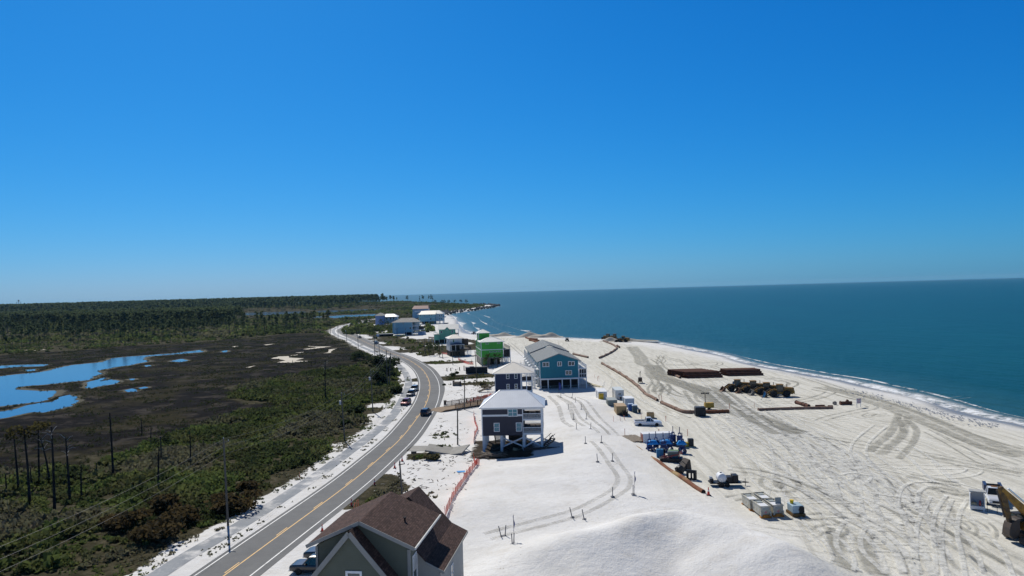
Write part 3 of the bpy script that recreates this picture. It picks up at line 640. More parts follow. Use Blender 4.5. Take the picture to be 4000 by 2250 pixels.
MB().box(W + .01, P_, .12, D - .05, 3.2, 3.62).build('deck', M_dwood, hs); MB().box(W + .01, P_, .12, D - .05, 5.98, 6.28).build('deck', M_dwood, hs); MB().box(W + .05, P_ - .41, .03, .118, 3.2, 3.6).build('deck_edge', M_white, hs); MB().box(W + .05, P_ - .41, .03, .118, 5.96, 6.26).build('deck_edge', M_white, hs)  # dark deck timber stands in for the shade inside the porches
MB().box(W + .004, W + .012, .3, D - .3, 3.7, 8.3).build('porch_wall', M_purp, hs)
for y in (.22, 3.3, 6.4, D - .22): post(hs, P_ - .2, y, 3.2, 8.42, .4, M_white, 'porch_post')
for z in (3.62, 6.28):
    railing(hs, (W + .05, .12), (P_ - .4, .12), z, .98, M_white, .16, False); railing(hs, (P_ - .1, .4), (P_ - .1, D - .4), z, .98, M_white, .18, False); railing(hs, (W + .05, D - .12), (P_ - .4, D - .12), z, .98, M_white, .18, False)
MB().box(W + .1, P_ - .05, .04, .3, 8.05, 8.41).build('porch_beam', M_white, hs)
for x in (.27, 3.7, 8.0, P_ - .3):
    for y in (.25, 3.3, 6.4, D - .25): post(hs, x, y, -1.2, 3.149, .48 if y < 1 else .4)
for xa, xb in ((3.95, 7.76), (8.25, P_ - .55)):
    m = MB(); m.beam((xa, .2, 1.0), (xb, .2, 2.65), .1, .26); m.beam((xa, .33, 2.65), (xb, .33, 1.0), .1, .26); m.build('cross_brace', M_dwhite, hs)
stairs(hs, 2.0, 3.4, 7.5, 0, 3.6, 3.1, M_dwood); MB().box(4.5, 7.5, 8.9, 9.1, .3, 2.9).build('lattice_wall', M_dwood, hs)
MB().box(-.3, P_, .5, D, -.25, .02).build('slab', M_dwood, hs)
HS0 = (o.x, o.y)
# porch furniture: chairs on both decks
def chair_adir(name, label, loc, rz, group):
    t = thing(name, label, 'chair', loc, rz, group)
    m = MB(); m.obox((0, 0, .4), (.6, .6, .06), (rad(8), 0, 0)); m.build('seat', M_furn, t)
    m = MB(); m.obox((0, .36, .85), (.6, .06, .9), (rad(-18), 0, 0)); m.build('backrest', M_furn, t)
    for sx in (-.28, .28):
        for sy in (-.26, .28): MB().box(sx - .03, sx + .03, sy - .03, sy + .03, 0, .56 if sy < 0 else .42).build('leg', M_furn, t)
        MB().box(sx - .06, sx + .06, -.32, .35, .56, .6).build('armrest', M_furn, t)
    return t
R3 = Matrix.Rotation(rad(-3), 4, 'Z'); HP = Matrix.Translation((o.x, o.y, 0)) @ R3
def hploc(x, y, z): return HP @ Vector((x, y, z))
for i, (x, y, z, lab) in enumerate([(9.5, 1.4, 3.625, 'dark slatted chair on the lower porch, near the middle of the rail'), (10.7, 1.5, 3.625, 'dark slatted chair on the lower porch, next to the corner post'), (9.2, 1.5, 6.285, 'dark chair on the upper porch under the white roof, nearer the house wall'), (10.6, 1.6, 6.285, 'dark chair on the upper porch under the white roof, nearer the corner post')]):
    if i == 0: ch0 = chair_adir('porch_chair', lab, hploc(x, y, z), rad(60), 'chairs on the porches of the purple house')
    else: dup(ch0, hploc(x, y, z), rad(40 + 50 * i), lab)
t = thing('porch_table', 'dark round table on the lower porch of the purple house', 'table', hploc(10.1, 2.4, 3.625))
MB().lathe([(.5, .72), (.5, .76)], n=14).build('tabletop', M_furn, t); MB().cyl((0, 0, 0), (0, 0, .72), .06).build('leg', M_furn, t)
# bulkhead, broken steps, lumber pile, boards
t = thing('bulkhead', 'dark plank bulkhead holding the sand beside the purple house', 'wall', hploc(7.9, -.9, 0), rad(-1))
MB().box(0, 7.0, 0, .12, -1.0, .95).build('planks', M_dwood, t); [MB().box(x, x + .16, -.14, -.003, -1, 1.05).build('timber_post', M_dwood, t) for x in (0, 1.6, 3.2, 4.8, 6.7)]
t = thing('broken_steps', 'broken wooden steps leaning beside the purple house porch', 'stairs', hploc(12.7, .6, 0), rad(-60))
stairs(t, -.6, .6, -1.4, .6, 1.1, 2.2, M_dwood, 'flight', 7); m = MB(); m.beam((-.9, -1.2, .3), (-.6, 1.4, 2.7), .12, .2); m.beam((.9, -1.5, .5), (.8, 1.0, 2.4), .12, .2); m.build('stringer', M_wood, t)
t = MB(); rr = random.Random(3)
for k in range(46):
    a = rr.gauss(0, .5); L = rr.uniform(1.2, 3.6); c = Vector((rr.uniform(-1.6, 1.9), rr.uniform(-1.0, .8), rr.uniform(.05, .75))); d = Vector((math.cos(a), math.sin(a), rr.uniform(-.15, .15))) * L / 2; t.beam(c - d, c + d, rr.uniform(.08, .22), .05)
g = hploc(2.0, -4.2, 0); o_ = t.build('lumber_pile', M_wood); o_.location = on(g.x, g.y); tag(o_, 'heap of broken grey boards in the sand in front of the purple house', 'lumber pile')
t = MB()
for k in range(34):
    a = rr.uniform(0, 3.1); L = rr.uniform(.8, 2.8); c = Vector((rr.uniform(-3.5, 4.5), rr.uniform(-1.6, 1.4), rr.uniform(.02, .3))); d = Vector((math.cos(a), math.sin(a), rr.uniform(-.2, .2))) * L / 2; t.beam(c - d, c + d, rr.uniform(.1, .4), .05)
g = hploc(5.2, 2.2, 0); o_ = t.build('wreckage', M_dwood); o_.location = on(g.x, g.y, .05); tag(o_, 'dark broken boards lying in the shade under the purple house', 'debris')
M_pale = simple('pale_plywood', (.50, .45, .30), .8, .15, 1)
m = MB(); m.obox((0, 0, .25), (1.0, .9, .06), (rad(20), rad(15), 0)); m.obox((1.6, .5, .9), (.7, .06, 1.5), (rad(-15), rad(10), .3)); m.obox((.7, .3, .12), (1.7, .7, .08), (0, rad(6), .3)); o_ = m.build('plywood_scraps', M_pale); o_.location = hploc(6.3, .8, .05); tag(o_, 'pale plywood scraps lit by the sun under the purple house', 'plywood')

# ---------------------------------------------------------------- navy house, cream pyramid roof
o = atY(1935.5, 1580, 196); hs = thing('stilt_house', 'navy blue house with cream pyramid roof and open porches behind the purple house', 'house', (o.x, o.y, 0), rad(-1))
M_navy = siding('navy_siding', (.018, .027, .068)); M_cream = seamroof('cream_standing_seam', (.72, .67, .58), .5)
W, P_, D = 7.1, 10.25, 9.6
MB().box(0, W, 0, D, 3.2, 8.28).build('wall', M_navy, hs); hip(hs, -.65, P_ + .6, -.65, D + .65, 8.45, 10.95, 5.5, 5.6, M_cream)
m = MB(); m.box(-.03, .14, -.04, -.005, 3.2, 8.27); m.box(W - .12, W + .04, -.04, -.005, 3.2, 8.27); m.box(-.02, W, -.04, -.005, 3.1, 3.3); m.build('trim', M_white, hs)
for x in (3.56, 5.77):
    for z in (6.88, 4.05): window(hs, 'f', x, z, .88, 1.42, 0, 1, 2, None, .12)
for z, h in ((3.2, .4), (5.92, .3)): MB().box(W + .01, P_, .05, D - .05, z, z + h).build('deck', M_dwhite, hs)
for x in (W + .2, W + 1.55, P_ - .15):
    for y in (.2, D - .2): post(hs, x, y, 3.2, 8.28, .24, M_white, 'porch_post')
for z in (3.62, 6.24): MB().box(W + .1, P_ - .1, .12, .18, z + .05, z + 1.15).build('screen', M_screen, hs); railing(hs, (P_ - .1, .2), (P_ - .1, D - .2), z, 1.0, M_white, .3, False)
MB().box(W + .6, W + 2.6, 1.0, 2.2, 3.62, 4.5).build('outdoor_kitchen', M_furn, hs)
for x in (.2, 3.5, 7.0, 10.0):
    for y in (.2, 4.8, D - .2): post(hs, x, y, -.5, 3.199, .35)
g = Gt(1905, 1530); t = thing('wooden_steps', 'narrow weathered wooden steps beside the navy house', 'stairs', g, rad(-70)); stairs(t, -.6, .6, -3, .1, 3, 2.2, M_wood, 'flight', 12)

# ---------------------------------------------------------------- teal townhouse row
o = atY(2110.5, 1519, 222); hs = thing('townhouse_row', 'long teal blue townhouse block with grey gable roof and white framed windows', 'building', (o.x, o.y, 0), rad(2.7))
M_teal = siding('teal_siding', (.012, .17, .23)); M_paleteal = siding('pale_teal_siding', (.16, .32, .36)); M_grey = shingle('grey_shingle', (.27, .29, .30), .12)
W = 12.1; D = 56
MB().prism([(0, 3.42), (W, 3.42), (W, 8.72), (W / 2, 10.86), (0, 8.72)], 'y', 0, .35).build('front_wall', M_teal, hs)
MB().box(.02, W - .02, .36, D, 3.42, 8.68).build('wall', M_paleteal, hs)
gable_y(hs, -.9, W + .9, -.3, 29.5, 8.62, 11.1, M_grey, .22); gable_y(hs, -.9, W + .9, 29.7, D + .4, 8.97, 11.55, M_grey, .3)
MB().box(-.8, W + .8, 29.52, 29.68, 8.5, 8.9).build('step_flashing', M_dark, hs)
m = MB(); m.box(-.1, W + .1, -.08, -.003, 3.0, 3.45); m.box(-.03, .16, -.05, -.004, 3.45, 8.6); m.box(W - .16, W + .03, -.05, -.004, 3.45, 8.6); m.build('trim', M_white, hs)
for x, z, w_, h_, c_ in ((1.94, 7.04, 2.08, 1.48, 2), (6.2, 7.08, 1.42, 1.46, 2), (9.88, 7.08, 2.06, 1.46, 2), (8.93, 4.28, 2.06, 1.46, 2)): window(hs, 'f', x, z, w_, h_, 0, c_, 1, None, .17, .07)
for x in (.2, 2.5, 6.9, 9.5, W - .15, W + 2.3):
    post(hs, x, .2, -.5, 3.4, .3, M_white, 'column'); post(hs, x, 8, -.5, 3.4, .3, M_white, 'column')
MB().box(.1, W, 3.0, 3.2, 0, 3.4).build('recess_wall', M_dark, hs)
railing(hs, (.3, .12), (W + 2.2, .12), 0, 1.05, simple('green_fence_paint', (.10, .16, .17), .7), .3, True, 'fence_rail')
# seaward porches
for z, h in ((3.1, .35), (6.0, .3)): MB().box(W + .02, W + 2.5, .02, D, z, z + h).build('porch_deck', M_dwhite, hs)
for k in range(9):
    y = .2 + k * (D - .4) / 8; post(hs, W + 2.35, y, 3.1, 7.4 if k else 7.4, .24, M_white, 'porch_post')
MB().box(W + .1, W + 2.3, .1, .14, 3.5, 5.95).build('porch_screen', M_screen, hs)
m = MB(); [m.box(W + .1 + a, W + .22 + a, .04, .09, 3.46, 5.98) for a in (0, .7, 1.45, 2.2)]; m.box(W + .1, W + 2.3, .045, .085, 4.45, 4.6); m.build('screen_frame', M_white, hs)
railing(hs, (W + .1, .1), (W + 2.4, .1), 6.3, 1.05, M_white, .25, False); railing(hs, (W + 2.4, .2), (W + 2.4, D - .2), 6.3, 1.05, M_white, .4, False)
# landward balconies, stairs and fins
for k in range(7):
    y = 1.5 + k * 7.8
    MB().box(-1.5, -.02, y, y + 3.4, 5.9, 6.1).build('balcony', M_dwhite, hs); MB().box(-1.5, -.02, y, y + 3.4, 3.2, 3.4).build('balcony', M_dwhite, hs)
    railing(hs, (-1.45, y), (-1.45, y + 3.4), 6.1, 1.0, M_white, .35, False); railing(hs, (-1.45, y), (-.05, y), 6.1, 1.0, M_white, .35, False)
    for yy in (y + .1, y + 3.3): post(hs, -1.42, yy, 0, 8.4, .2, M_white, 'balcony_post')
    MB().box(-.03, -.003, y + 4.2, y + 5.2, 3.5, 5.6).build('door', M_dark, hs)
    window(hs, 'l', y + 1.7, 6.5, 1.6, 1.4, 0, 2, 1); window(hs, 'l', y + 1.7, 3.9, 1.4, 1.4, 0, 2, 1)
    MB().add([(-2.0, y + 3.9, 5.4), (-2.0, y + 6.2, 5.4), (0, y + 6.2, 6.1), (0, y + 3.9, 6.1), (-2.0, y + 3.9, 5.3), (-2.0, y + 6.2, 5.3), (0, y + 6.2, 6.0), (0, y + 3.9, 6.0)], [(0, 1, 2, 3), (4, 7, 6, 5), (0, 4, 5, 1), (1, 5, 6, 2), (2, 6, 7, 3), (3, 7, 4, 0)]).build('awning', M_white, hs)
    stairs(hs, -3.0, -1.9, y + 7.0, 0, y + 3.2, 3.3, M_dwhite, 'stairs', 10)
for y in range(4, 56, 8): post(hs, .2, y, -.4, 3.4, .3, M_white, 'column'); post(hs, W - .2, y, -.4, 3.4, .3, M_white, 'column')
g = hs.matrix_basis @ Vector((0, 0, 0))
t = thing('boardwalk', 'pale fallen boardwalk section in dark scrub beside the teal block', 'boardwalk', Gt(2322, 1508), rad(35)); MB().obox((0, 0, .35), (1.5, 7.5, .12), (rad(6), 0, 0)).build('deck', M_pale, t); m = MB(); [m.box(x - .07, x + .07, y - .07, y + .07, -.4, .35) for x in (-.7, .7) for y in (-3, 0, 3)]; m.build('posts', M_wood, t)

# ---------------------------------------------------------------- green sheathed house under construction
o = atY(1880.9, 1430, 296); hs = thing('stilt_house', 'bright green sheathed house under construction with white hip roofs and tower', 'house', (o.x, o.y, 0), rad(9))
def sheath():
    t = NT('green_sheathing'); v = t.coord(); b = t.n('ShaderNodeTexBrick'); b.offset = 0; b.inputs['Scale'].default_value = 1; b.inputs['Brick Width'].default_value = 1.22; b.inputs['Row Height'].default_value = 2.44; b.inputs['Mortar Size'].default_value = .02
    b.inputs['Color1'].default_value = (.06, .36, .04, 1); b.inputs['Color2'].default_value = (.07, .40, .045, 1); b.inputs['Mortar'].default_value = (.04, .25, .03, 1); mp = t.coord(rot=(rad(90), 0, 0)); t.l(mp, b.inputs['Vector']); t.set(b.outputs['Color'], .55, 0, .4); return t.m
M_grn = sheath(); M_roofw = seamroof('white_metal_roof', (.70, .69, .66), .5)
W, D = 9.25, 20
MB().box(0, W, 0, D, 3.55, 9.85).build('wall', M_grn, hs)
m = MB(); m.box(-.04, W + .04, -.05, -.004, 6.55, 6.85); m.box(-.05, -.004, 0, D, 6.55, 6.85); m.box(-.05, .2, -.055, -.052 + .048, 3.4, 6.55); m.box(-.05, .2, -.055, -.004, 6.85, 9.8); m.box(W - .15, W + .05, -.055, -.004, 3.4, 6.55); m.box(W - .15, W + .05, -.055, -.004, 6.85, 9.8); m.build('trim', M_white, hs)
MB().box(-.1, W + .1, -.1, D, 3.05, 3.54).build('floor_beam', M_conc, hs)
hip(hs, -.6, W + .6, -.6, 9.4, 10.0, 11.6, 4.2, 4.2, M_roofw, name='front_roof'); hip(hs, -.6, W + .6, 14.5, D + .6, 10.0, 11.4, 4.0, 4.0, M_roofw, name='rear_roof')
tw = MB(); tw.box(.01, 4.6, 8.2, 15, 9.9, 13.25); tw.build('tower', M_grn, hs); hip(hs, -.5, 5.1, 7.7, 15.5, 13.3, 14.7, 2.8, 2.8, M_roofw, name='tower_roof'); MB().box(-.02, .15, 8.15, 8.198, 9.9, 13.2).build('tower_trim', M_white, hs)
for x, z in ((2.6, 9.0), (7.4, 9.1), (4.1, 5.6), (5.8, 5.6), (7.6, 5.65)): window(hs, 'f', x, z, 1.3, .45, 0, 1, 1, None, .07)
for y, z in ((3, 8.2), (7, 7.4), (12, 7.6), (5, 4.4), (9, 4.2), (14, 4.6)): window(hs, 'l', y, z, 1.1, 1.3, 0, 1, 1, None, .08)
for y in (10, 13): window(hs, 'l', y, 11.2, .9, 1.2, 0, 1, 1, None, .08)
MB().box(W + .01, W + 3.0, .1, D - 2, 6.5, 6.8).build('upper_deck', M_conc, hs); MB().box(W + .01, W + 3.0, .1, D - 2, 3.1, 3.5).build('lower_deck', M_dwhite, hs)
for x0, x1 in ((.15, 1.4), (1.6, 2.85)): MB().box(W + x0, W + x1, .2, .24, 3.5, 6.5).build('screen', M_screen, hs)
MB().box(W + 2.86, W + 2.9, .3, D - 2.2, 3.5, 6.45).build('screen', M_screen, hs)
for y in (.25, 6, 12, 17.5): post(hs, W + 2.85, y, -.5, 6.5, .28, M_white, 'porch_post'); post(hs, W + 1.5, y, -.5, 3.1, .28, M_white, 'porch_post')
railing(hs, (W + 2.9, .3), (W + 2.9, D - 2.2), 6.8, 1.0, M_conc, .5, False)
for x in (.3, 3.2, 6.2, W - .3):
    for y in (.3, 5, 10, 15, D - .3): post(hs, x, y, -.5, 3.05, .42, M_conc)
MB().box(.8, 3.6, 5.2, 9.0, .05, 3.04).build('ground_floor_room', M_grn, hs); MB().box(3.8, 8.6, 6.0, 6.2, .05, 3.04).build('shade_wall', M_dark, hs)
t = thing('wooden_steps', 'unfinished brown timber steps rising to the green house', 'stairs', tuple(Vector((o.x, o.y, 0)) + Vector((2.4, -3.0, 0))), rad(9)); stairs(t, -1.2, 1.6, -1.2, 0, 2.6, 3.2, M_brwood, 'flight', 9)
t = thing('container', 'black steel dumpster container with two flat lids by the green house', 'container', Gt(1862, 1458), rad(4))
M_blk = simple('black_steel', (.016, .017, .022), .5, .25, 2, .3)
MB().box(-4.1, 4.1, -1.2, 1.2, .15, 2.4).build('body', M_blk, t); m = MB(); [m.box(x, x + .12, -1.27, -1.203, .2, 2.4) for x in np.linspace(-4.0, 3.9, 12)]; m.build('ribs', M_blk, t); MB().box(-2.6, -.9, -1.1, 1.1, 2.402, 2.62).build('lid', M_blk, t); m = MB(); [m.cyl((x, y - .1, .15), (x, y + .1, .15), .15) for x in (-3.6, 3.6) for y in (-.9, .9)]; m.build('roller', M_blk, t)

# ---------------------------------------------------------------- small white house
o = atY(1757, 1392, 345); hs = thing('stilt_house', 'small white house with pale hip roof, blue roofed porch and dark deck', 'house', (o.x, o.y, 0), rad(14))
M_wsid = siding('white_siding', (.52, .53, .55)); M_blue = seamroof('blue_metal_roof', (.03, .055, .14), .4)
W, D = 6.1, 9.5
MB().box(0, W, 0, D, 2.6, 8.5).build('wall', M_wsid, hs); hip(hs, -.6, W + .9, -.6, D + .6, 8.6, 10.3, 3.2, 3.2, M_cream)
window(hs, 'f', 2.0, 6.7, .8, 1.5, 0, 1, 2, M_glass, .08); window(hs, 'l', 2.5, 6.8, .7, 1.4, 0, 1, 2, M_glass, .08); window(hs, 'l', 6.5, 6.8, .7, 1.4, 0, 1, 2); window(hs, 'f', .6, 3.2, .7, 1.6, 0, 1, 2)
hip(hs, .2, W + .8, -2.6, .0, 5.75, 6.6, 2.4, 2.4, M_blue, name='porch_roof')
for x in (.4, 2.6, 4.8, W + .5): post(hs, x, -2.3, 2.6, 5.6, .16, M_white, 'porch_post')
MB().box(.1, W + .6, -2.5, -.01, 2.3, 2.58).build('porch_deck', M_dwood, hs); MB().box(.5, W - .3, -.05, -.01, 2.7, 5.5).build('porch_wall', M_dark, hs)
MB().box(W + .01, W + 4.2, -1.5, D - 1, 3.0, 3.3).build('side_deck', M_dwood, hs); railing(hs, (W + .8, -1.45), (W + 4.1, -1.45), 3.3, 1.1, M_dwood, .3); railing(hs, (W + 4.1, -1.4), (W + 4.1, D - 1.2), 3.3, 1.1, M_dwood, .4)
MB().box(W + .05, W + 1.1, .2, .3, 3.4, 8.3).build('screen', M_screen, hs); MB().box(W + 1.3, W + 3.4, 1.5, 1.6, 5.0, 7.8).build('screen', M_dwood, hs); MB().box(W + 1.2, W + 3.5, 1.2, 6, 7.8, 8.0).build('upper_deck', M_dwood, hs)
for x in (W + 1.0, W + 2.5, W + 4.0):
    for y in (-1.3, 3.5, 8): post(hs, x, y, -.4, 3.0, .22, M_dwhite)
for x in (.3, 3, W - .3):
    for y in (.3, 5, D - .3): post(hs, x, y, -.4, 2.6, .3, M_dwood)
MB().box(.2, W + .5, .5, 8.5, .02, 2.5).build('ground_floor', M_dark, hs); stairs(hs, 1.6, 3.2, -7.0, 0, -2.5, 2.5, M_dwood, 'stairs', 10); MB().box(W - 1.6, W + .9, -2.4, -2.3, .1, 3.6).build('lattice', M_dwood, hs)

# ---------------------------------------------------------------- mint green house
o = atY(1716, 1342, 434); hs = thing('stilt_house', 'mint green house with grey gable roof, small cross gable and lower wing', 'house', (o.x, o.y, 0), rad(5))
M_mint = siding('mint_siding', (.17, .44, .29)); M_pgrey = seamroof('pale_grey_metal', (.55, .555, .53), .5)
MB().box(0, 9.9, 0, 10, 2.5, 8.6).build('wall', M_mint, hs); gable_x(hs, -.6, 12.0, -.7, 10.7, 8.55, 11.3, M_pgrey); MB().prism([(-.0, 8.55), (10, 8.55), (5, 10.9)], 'x', .01, .3).build('gable_end', M_mint, hs)
MB().prism([(3.6, 2.5), (6.2, 2.5), (6.2, 8.4), (4.9, 9.7), (3.6, 8.4)], 'y', -.9, -.01).build('bay', M_mint, hs); gable_y(hs, 3.2, 6.6, -1.2, 3.5, 8.4, 10.0, M_pgrey, .15, 'bay_roof')
MB().box(-3.0, -.01, -2.0, 6, 2.3, 5.4).build('wing', M_mint, hs); gable_y(hs, -3.4, .6, -2.4, 6.4, 5.35, 7.4, M_pgrey, .15, 'wing_roof', -3.0)
window(hs, 'f', 1.5, 6.3, 1, 1.4, 0, 1, 2); window(hs, 'f', 8.0, 6.3, 1, 1.4, 0, 1, 2); window(hs, 'f', 4.9, 7.8, .5, .5, -.9, 1, 1)
MB().box(9.95, 12, .2, 9, 5.2, 5.5).build('porch_deck', M_dwood, hs)
for y in (.3, 4.5, 8.8): post(hs, 11.8, y, -.4, 8.6, .25, M_white, 'porch_post')
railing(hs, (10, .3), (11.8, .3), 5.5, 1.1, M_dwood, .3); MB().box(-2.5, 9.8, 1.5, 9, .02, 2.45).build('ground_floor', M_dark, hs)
for x in (-2.7, 0, 3.2, 6.4, 9.6):
    for y in (-1.8 if x < 0 else .2, 5, 9.6): post(hs, x, y, -.4, 2.5, .35)
t = thing('deck_ruin', 'leaning brown deck remains on thin posts beside the mint house', 'deck', Gt(1688, 1335), rad(10)); MB().obox((0, 0, 2.6), (4.5, 6, .2), (rad(5), rad(6), 0)).build('deck', M_dwood, t)
for x in (-2, 0, 2):
    for y in (-2.6, 2.6): post(t, x, y, 0, 2.6, .2, M_dwhite, 'post')

# ---------------------------------------------------------------- pale blue house
o = atY(1534.4, 1310, 528); hs = thing('stilt_house', 'large pale blue house with beige hip roof and stacked side balconies', 'house', (o.x, o.y, 0), rad(2))
M_pblue = siding('pale_blue_siding', (.20, .38, .46)); M_beige = shingle('beige_shingle', (.47, .44, .39), .08)
W, P_, D = 14.2, 18.8, 13
MB().box(0, W, 0, D, 1.2, 9.6).build('wall', M_pblue, hs); hip(hs, -.8, P_ + .6, -.8, D + .8, 9.75, 12.6, 6.5, 4.5, M_beige)
MB().box(1.6, 1.85, -.05, -.004, 1.2, 9.5).build('trim', M_white, hs); MB().box(W + .01, P_, .4, D - .4, 1.2, 1.6).build('deck', M_dwhite, hs)
for z in (3.6, 6.4): MB().box(W + .01, P_, .2, D - .2, z, z + .35).build('deck', M_dwhite, hs); railing(hs, (W, .3), (P_ - .1, .3), z + .35, 1.1, M_white, .5)
for x in (W + .2, W + 3, P_ - .2):
    for y in (.3, D - .3): post(hs, x, y, 0, 9.6, .3, M_white, 'porch_post')
MB().box(W + .01, W + .05, .6, D - .6, 3.9, 9.4).build('porch_wall', M_dark, hs); MB().box(W + .1, P_ - .4, D - .9, D - .8, 3.9, 9.4).build('porch_wall', M_pblue, hs)
for x, z, w_, h_ in ((7.8, 8.0, .6, 1.2), (9.3, 4.2, .7, 1.1), (13.0, 4.5, 1.4, 1.5), (2.3, 4.2, .7, 1.3)): window(hs, 'f', x, z, w_, h_, 0, 1, 2, M_glass, .07)
MB().box(P_ + .1, P_ + 4, 2, D - 2, 3.6, 4.0).build('side_deck', M_dwhite, hs); MB().box(P_ + .2, P_ + 3.9, 2.2, 2.4, 4.0, 6.4).build('side_screen', M_screen, hs); MB().box(P_ - .1, P_ + 4.4, 1.0, D - 1, 0, 2.2).build('plinth', simple('blue_grey_block', (.27, .33, .42), .8), hs)
for x in (8.5, 10, 14): post(hs, x, -.6, -.3, 2.6, .25, M_dwhite)
MB().box(9, 13.8, -.06, -.01, .2, 2.3).build('carport', M_dark, hs)
t = thing('raised_walkway', 'low white walled ramp leading to the pale blue house', 'ramp', atY(1470, 1312, 522) * 1.0, rad(2)); t.location.z = 0
MB().box(0, 12.2, 0, 3.2, 1.6, 1.9).build('ramp_deck', simple('pale_concrete', (.52, .53, .53), .8), t); MB().box(0, 2, -.06, 3.1, 0, 1.59).build('end_wall', M_dwhite, t); MB().box(2.1, 12.2, .6, .9, 0, 1.58).build('side_wall', M_dark, t)

# ---------------------------------------------------------------- lavender house, aqua house, red roofed house
o = atY(1467, 1269, 716); hs = thing('stilt_house', 'lavender blue house with pale hip roof and white roofed annex', 'house', (o.x, o.y, 0), rad(0))
M_lav = siding('lavender_siding', (.27, .34, .54)); M_bright = simple('bright_white_roof', (.80, .80, .79), .4, .03, .3)
MB().box(0, 8.6, 0, 11, .2, 9.2).build('wall', M_lav, hs); hip(hs, -.6, 9.2, -.6, 11.6, 9.3, 12.4, 4.9, 4.9, M_beige); window(hs, 'f', 6.2, 8.2, 1.4, .5, 0, 1, 1, None, .06)
MB().box(8.7, 21, 3, 12, 2.0, 7.8).build('annex_wall', M_dwhite, hs); hip(hs, 8.8, 22, 1.0, 13, 8.0, 10.7, .8, 4.4, M_bright, name='annex_roof')
MB().box(9.0, 21.4, 1.3, 2.9, 4.6, 5.0).build('deck', M_dwhite, hs)
for x in np.linspace(9.2, 21.2, 6): post(hs, x, 1.5, 0, 7.9, .3, M_white, 'porch_post')
for x in (11, 14.5, 18): MB().box(x - .9, x + .9, 2.94, 2.99, 5.2, 7.2).build('window', M_glass, hs)
o = atY(1633, 1266, 706); hs = thing('stilt_house', 'wide pale aqua house with cream front roof above the surf', 'house', (o.x, o.y, 0), rad(-3))
M_aqua = siding('aqua_siding', (.24, .45, .49)); M_aqua2 = siding('light_aqua_siding', (.40, .52, .56))
MB().box(0, 24.2, 4, 15, 2.7, 9.6).build('rear_wall', M_aqua2, hs); hip(hs, -1, 25, 3.2, 16, 9.9, 13.2, 6, 5, M_pgrey)
MB().box(1.4, 17.0, 0, 3.99, 2.7, 9.5).build('wall', M_aqua, hs)
MB().add([(1.0, -.8, 9.7), (17.8, -.8, 9.7), (16.9, 6.5, 12.9), (2.5, 6.5, 12.9), (1.0, -.8, 9.4), (17.8, -.8, 9.4), (16.9, 6.5, 12.6), (2.5, 6.5, 12.6)], [(0, 1, 2, 3), (4, 7, 6, 5), (0, 4, 5, 1), (1, 5, 6, 2), (2, 6, 7, 3), (3, 7, 4, 0)]).build('front_roof', simple('cream_metal', (.78, .72, .60), .5, .04), hs)
for x, z in ((2.6, 8.0), (6.4, 7.7), (11.6, 8.2), (13.8, 8.2), (2.6, 4.6)): window(hs, 'f', x, z, .8, 1.2, 0, 1, 2, None, .07)
window(hs, 'f', 12.8, 4.0, 1.4, 2.0, 0, 1, 1); MB().box(6.8, 11.2, -1.2, -.01, 5.6, 6.1).build('hood', M_aqua2, hs)
for z in (3.0, 6.2): MB().box(14.5, 16.95, -.6, -.01, z, z + .3).build('balcony', M_dwhite, hs)
for x in (21, 23): 
    for z in (4.2, 7.3): window(hs, 'f', x, z, .9, 1.4, 4, 1, 2, None, .07)
MB().box(24.25, 26, 4.2, 14, 5.9, 6.2).build('side_deck', M_dwhite, hs); railing(hs, (25.9, 4.4), (25.9, 13.8), 6.2, 1.1, M_white, .5)
for x in (1.6, 6, 11, 16.8, 20, 24):
    for y in ((.3 if x < 17 else 4.3), 8, 14.6): post(hs, x, y, -1, 2.7, .45, M_dwhite)
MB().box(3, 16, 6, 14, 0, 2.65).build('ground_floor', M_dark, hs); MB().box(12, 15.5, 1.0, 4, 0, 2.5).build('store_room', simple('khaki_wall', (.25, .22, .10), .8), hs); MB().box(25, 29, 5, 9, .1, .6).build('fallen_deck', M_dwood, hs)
o = atY(1611, 1250, 880); hs = thing('stilt_house', 'white house with dull red roof, farthest of the beach row', 'house', (o.x, o.y, 0), rad(-4))
M_red = seamroof('dull_red_roof', (.30, .105, .10), .6)
MB().box(0, 19, 3, 14, 0, 11.2).build('wall', M_dwhite, hs); MB().add([(-.8, 2, 11.3), (20, 2, 11.3), (20, 14.8, 11.3), (-.8, 14.8, 11.3), (1, 8, 15.2), (18.6, 8, 15.2)], [(0, 1, 5, 4), (1, 2, 5), (2, 3, 4, 5), (3, 0, 4), (0, 3, 2, 1)]).build('roof', M_red, hs)
MB().box(3, 19.6, .2, 2.95, 0, 8.6).build('front_wing', M_bright, hs); MB().box(.5, 2.95, -1.5, 2.95, 0, 7.4).build('front_wing', M_bright, hs); m = MB(); m.add([(2.8, -.3, 8.7), (19.8, -.3, 8.7), (19.8, 2.5, 10.2), (2.8, 2.5, 10.2), (2.8, -.3, 8.62), (19.8, -.3, 8.62), (19.8, 2.5, 10.1), (2.8, 2.5, 10.1)], [(0, 1, 2, 3), (4, 7, 6, 5), (0, 4, 5, 1), (1, 5, 6, 2), (2, 6, 7, 3), (3, 7, 4, 0)]); m.build('porch_roof', M_bright, hs)
for x in (6, 10, 14): window(hs, 'f', x, 5.2, 1.4, 1.5, .2, 1, 2)

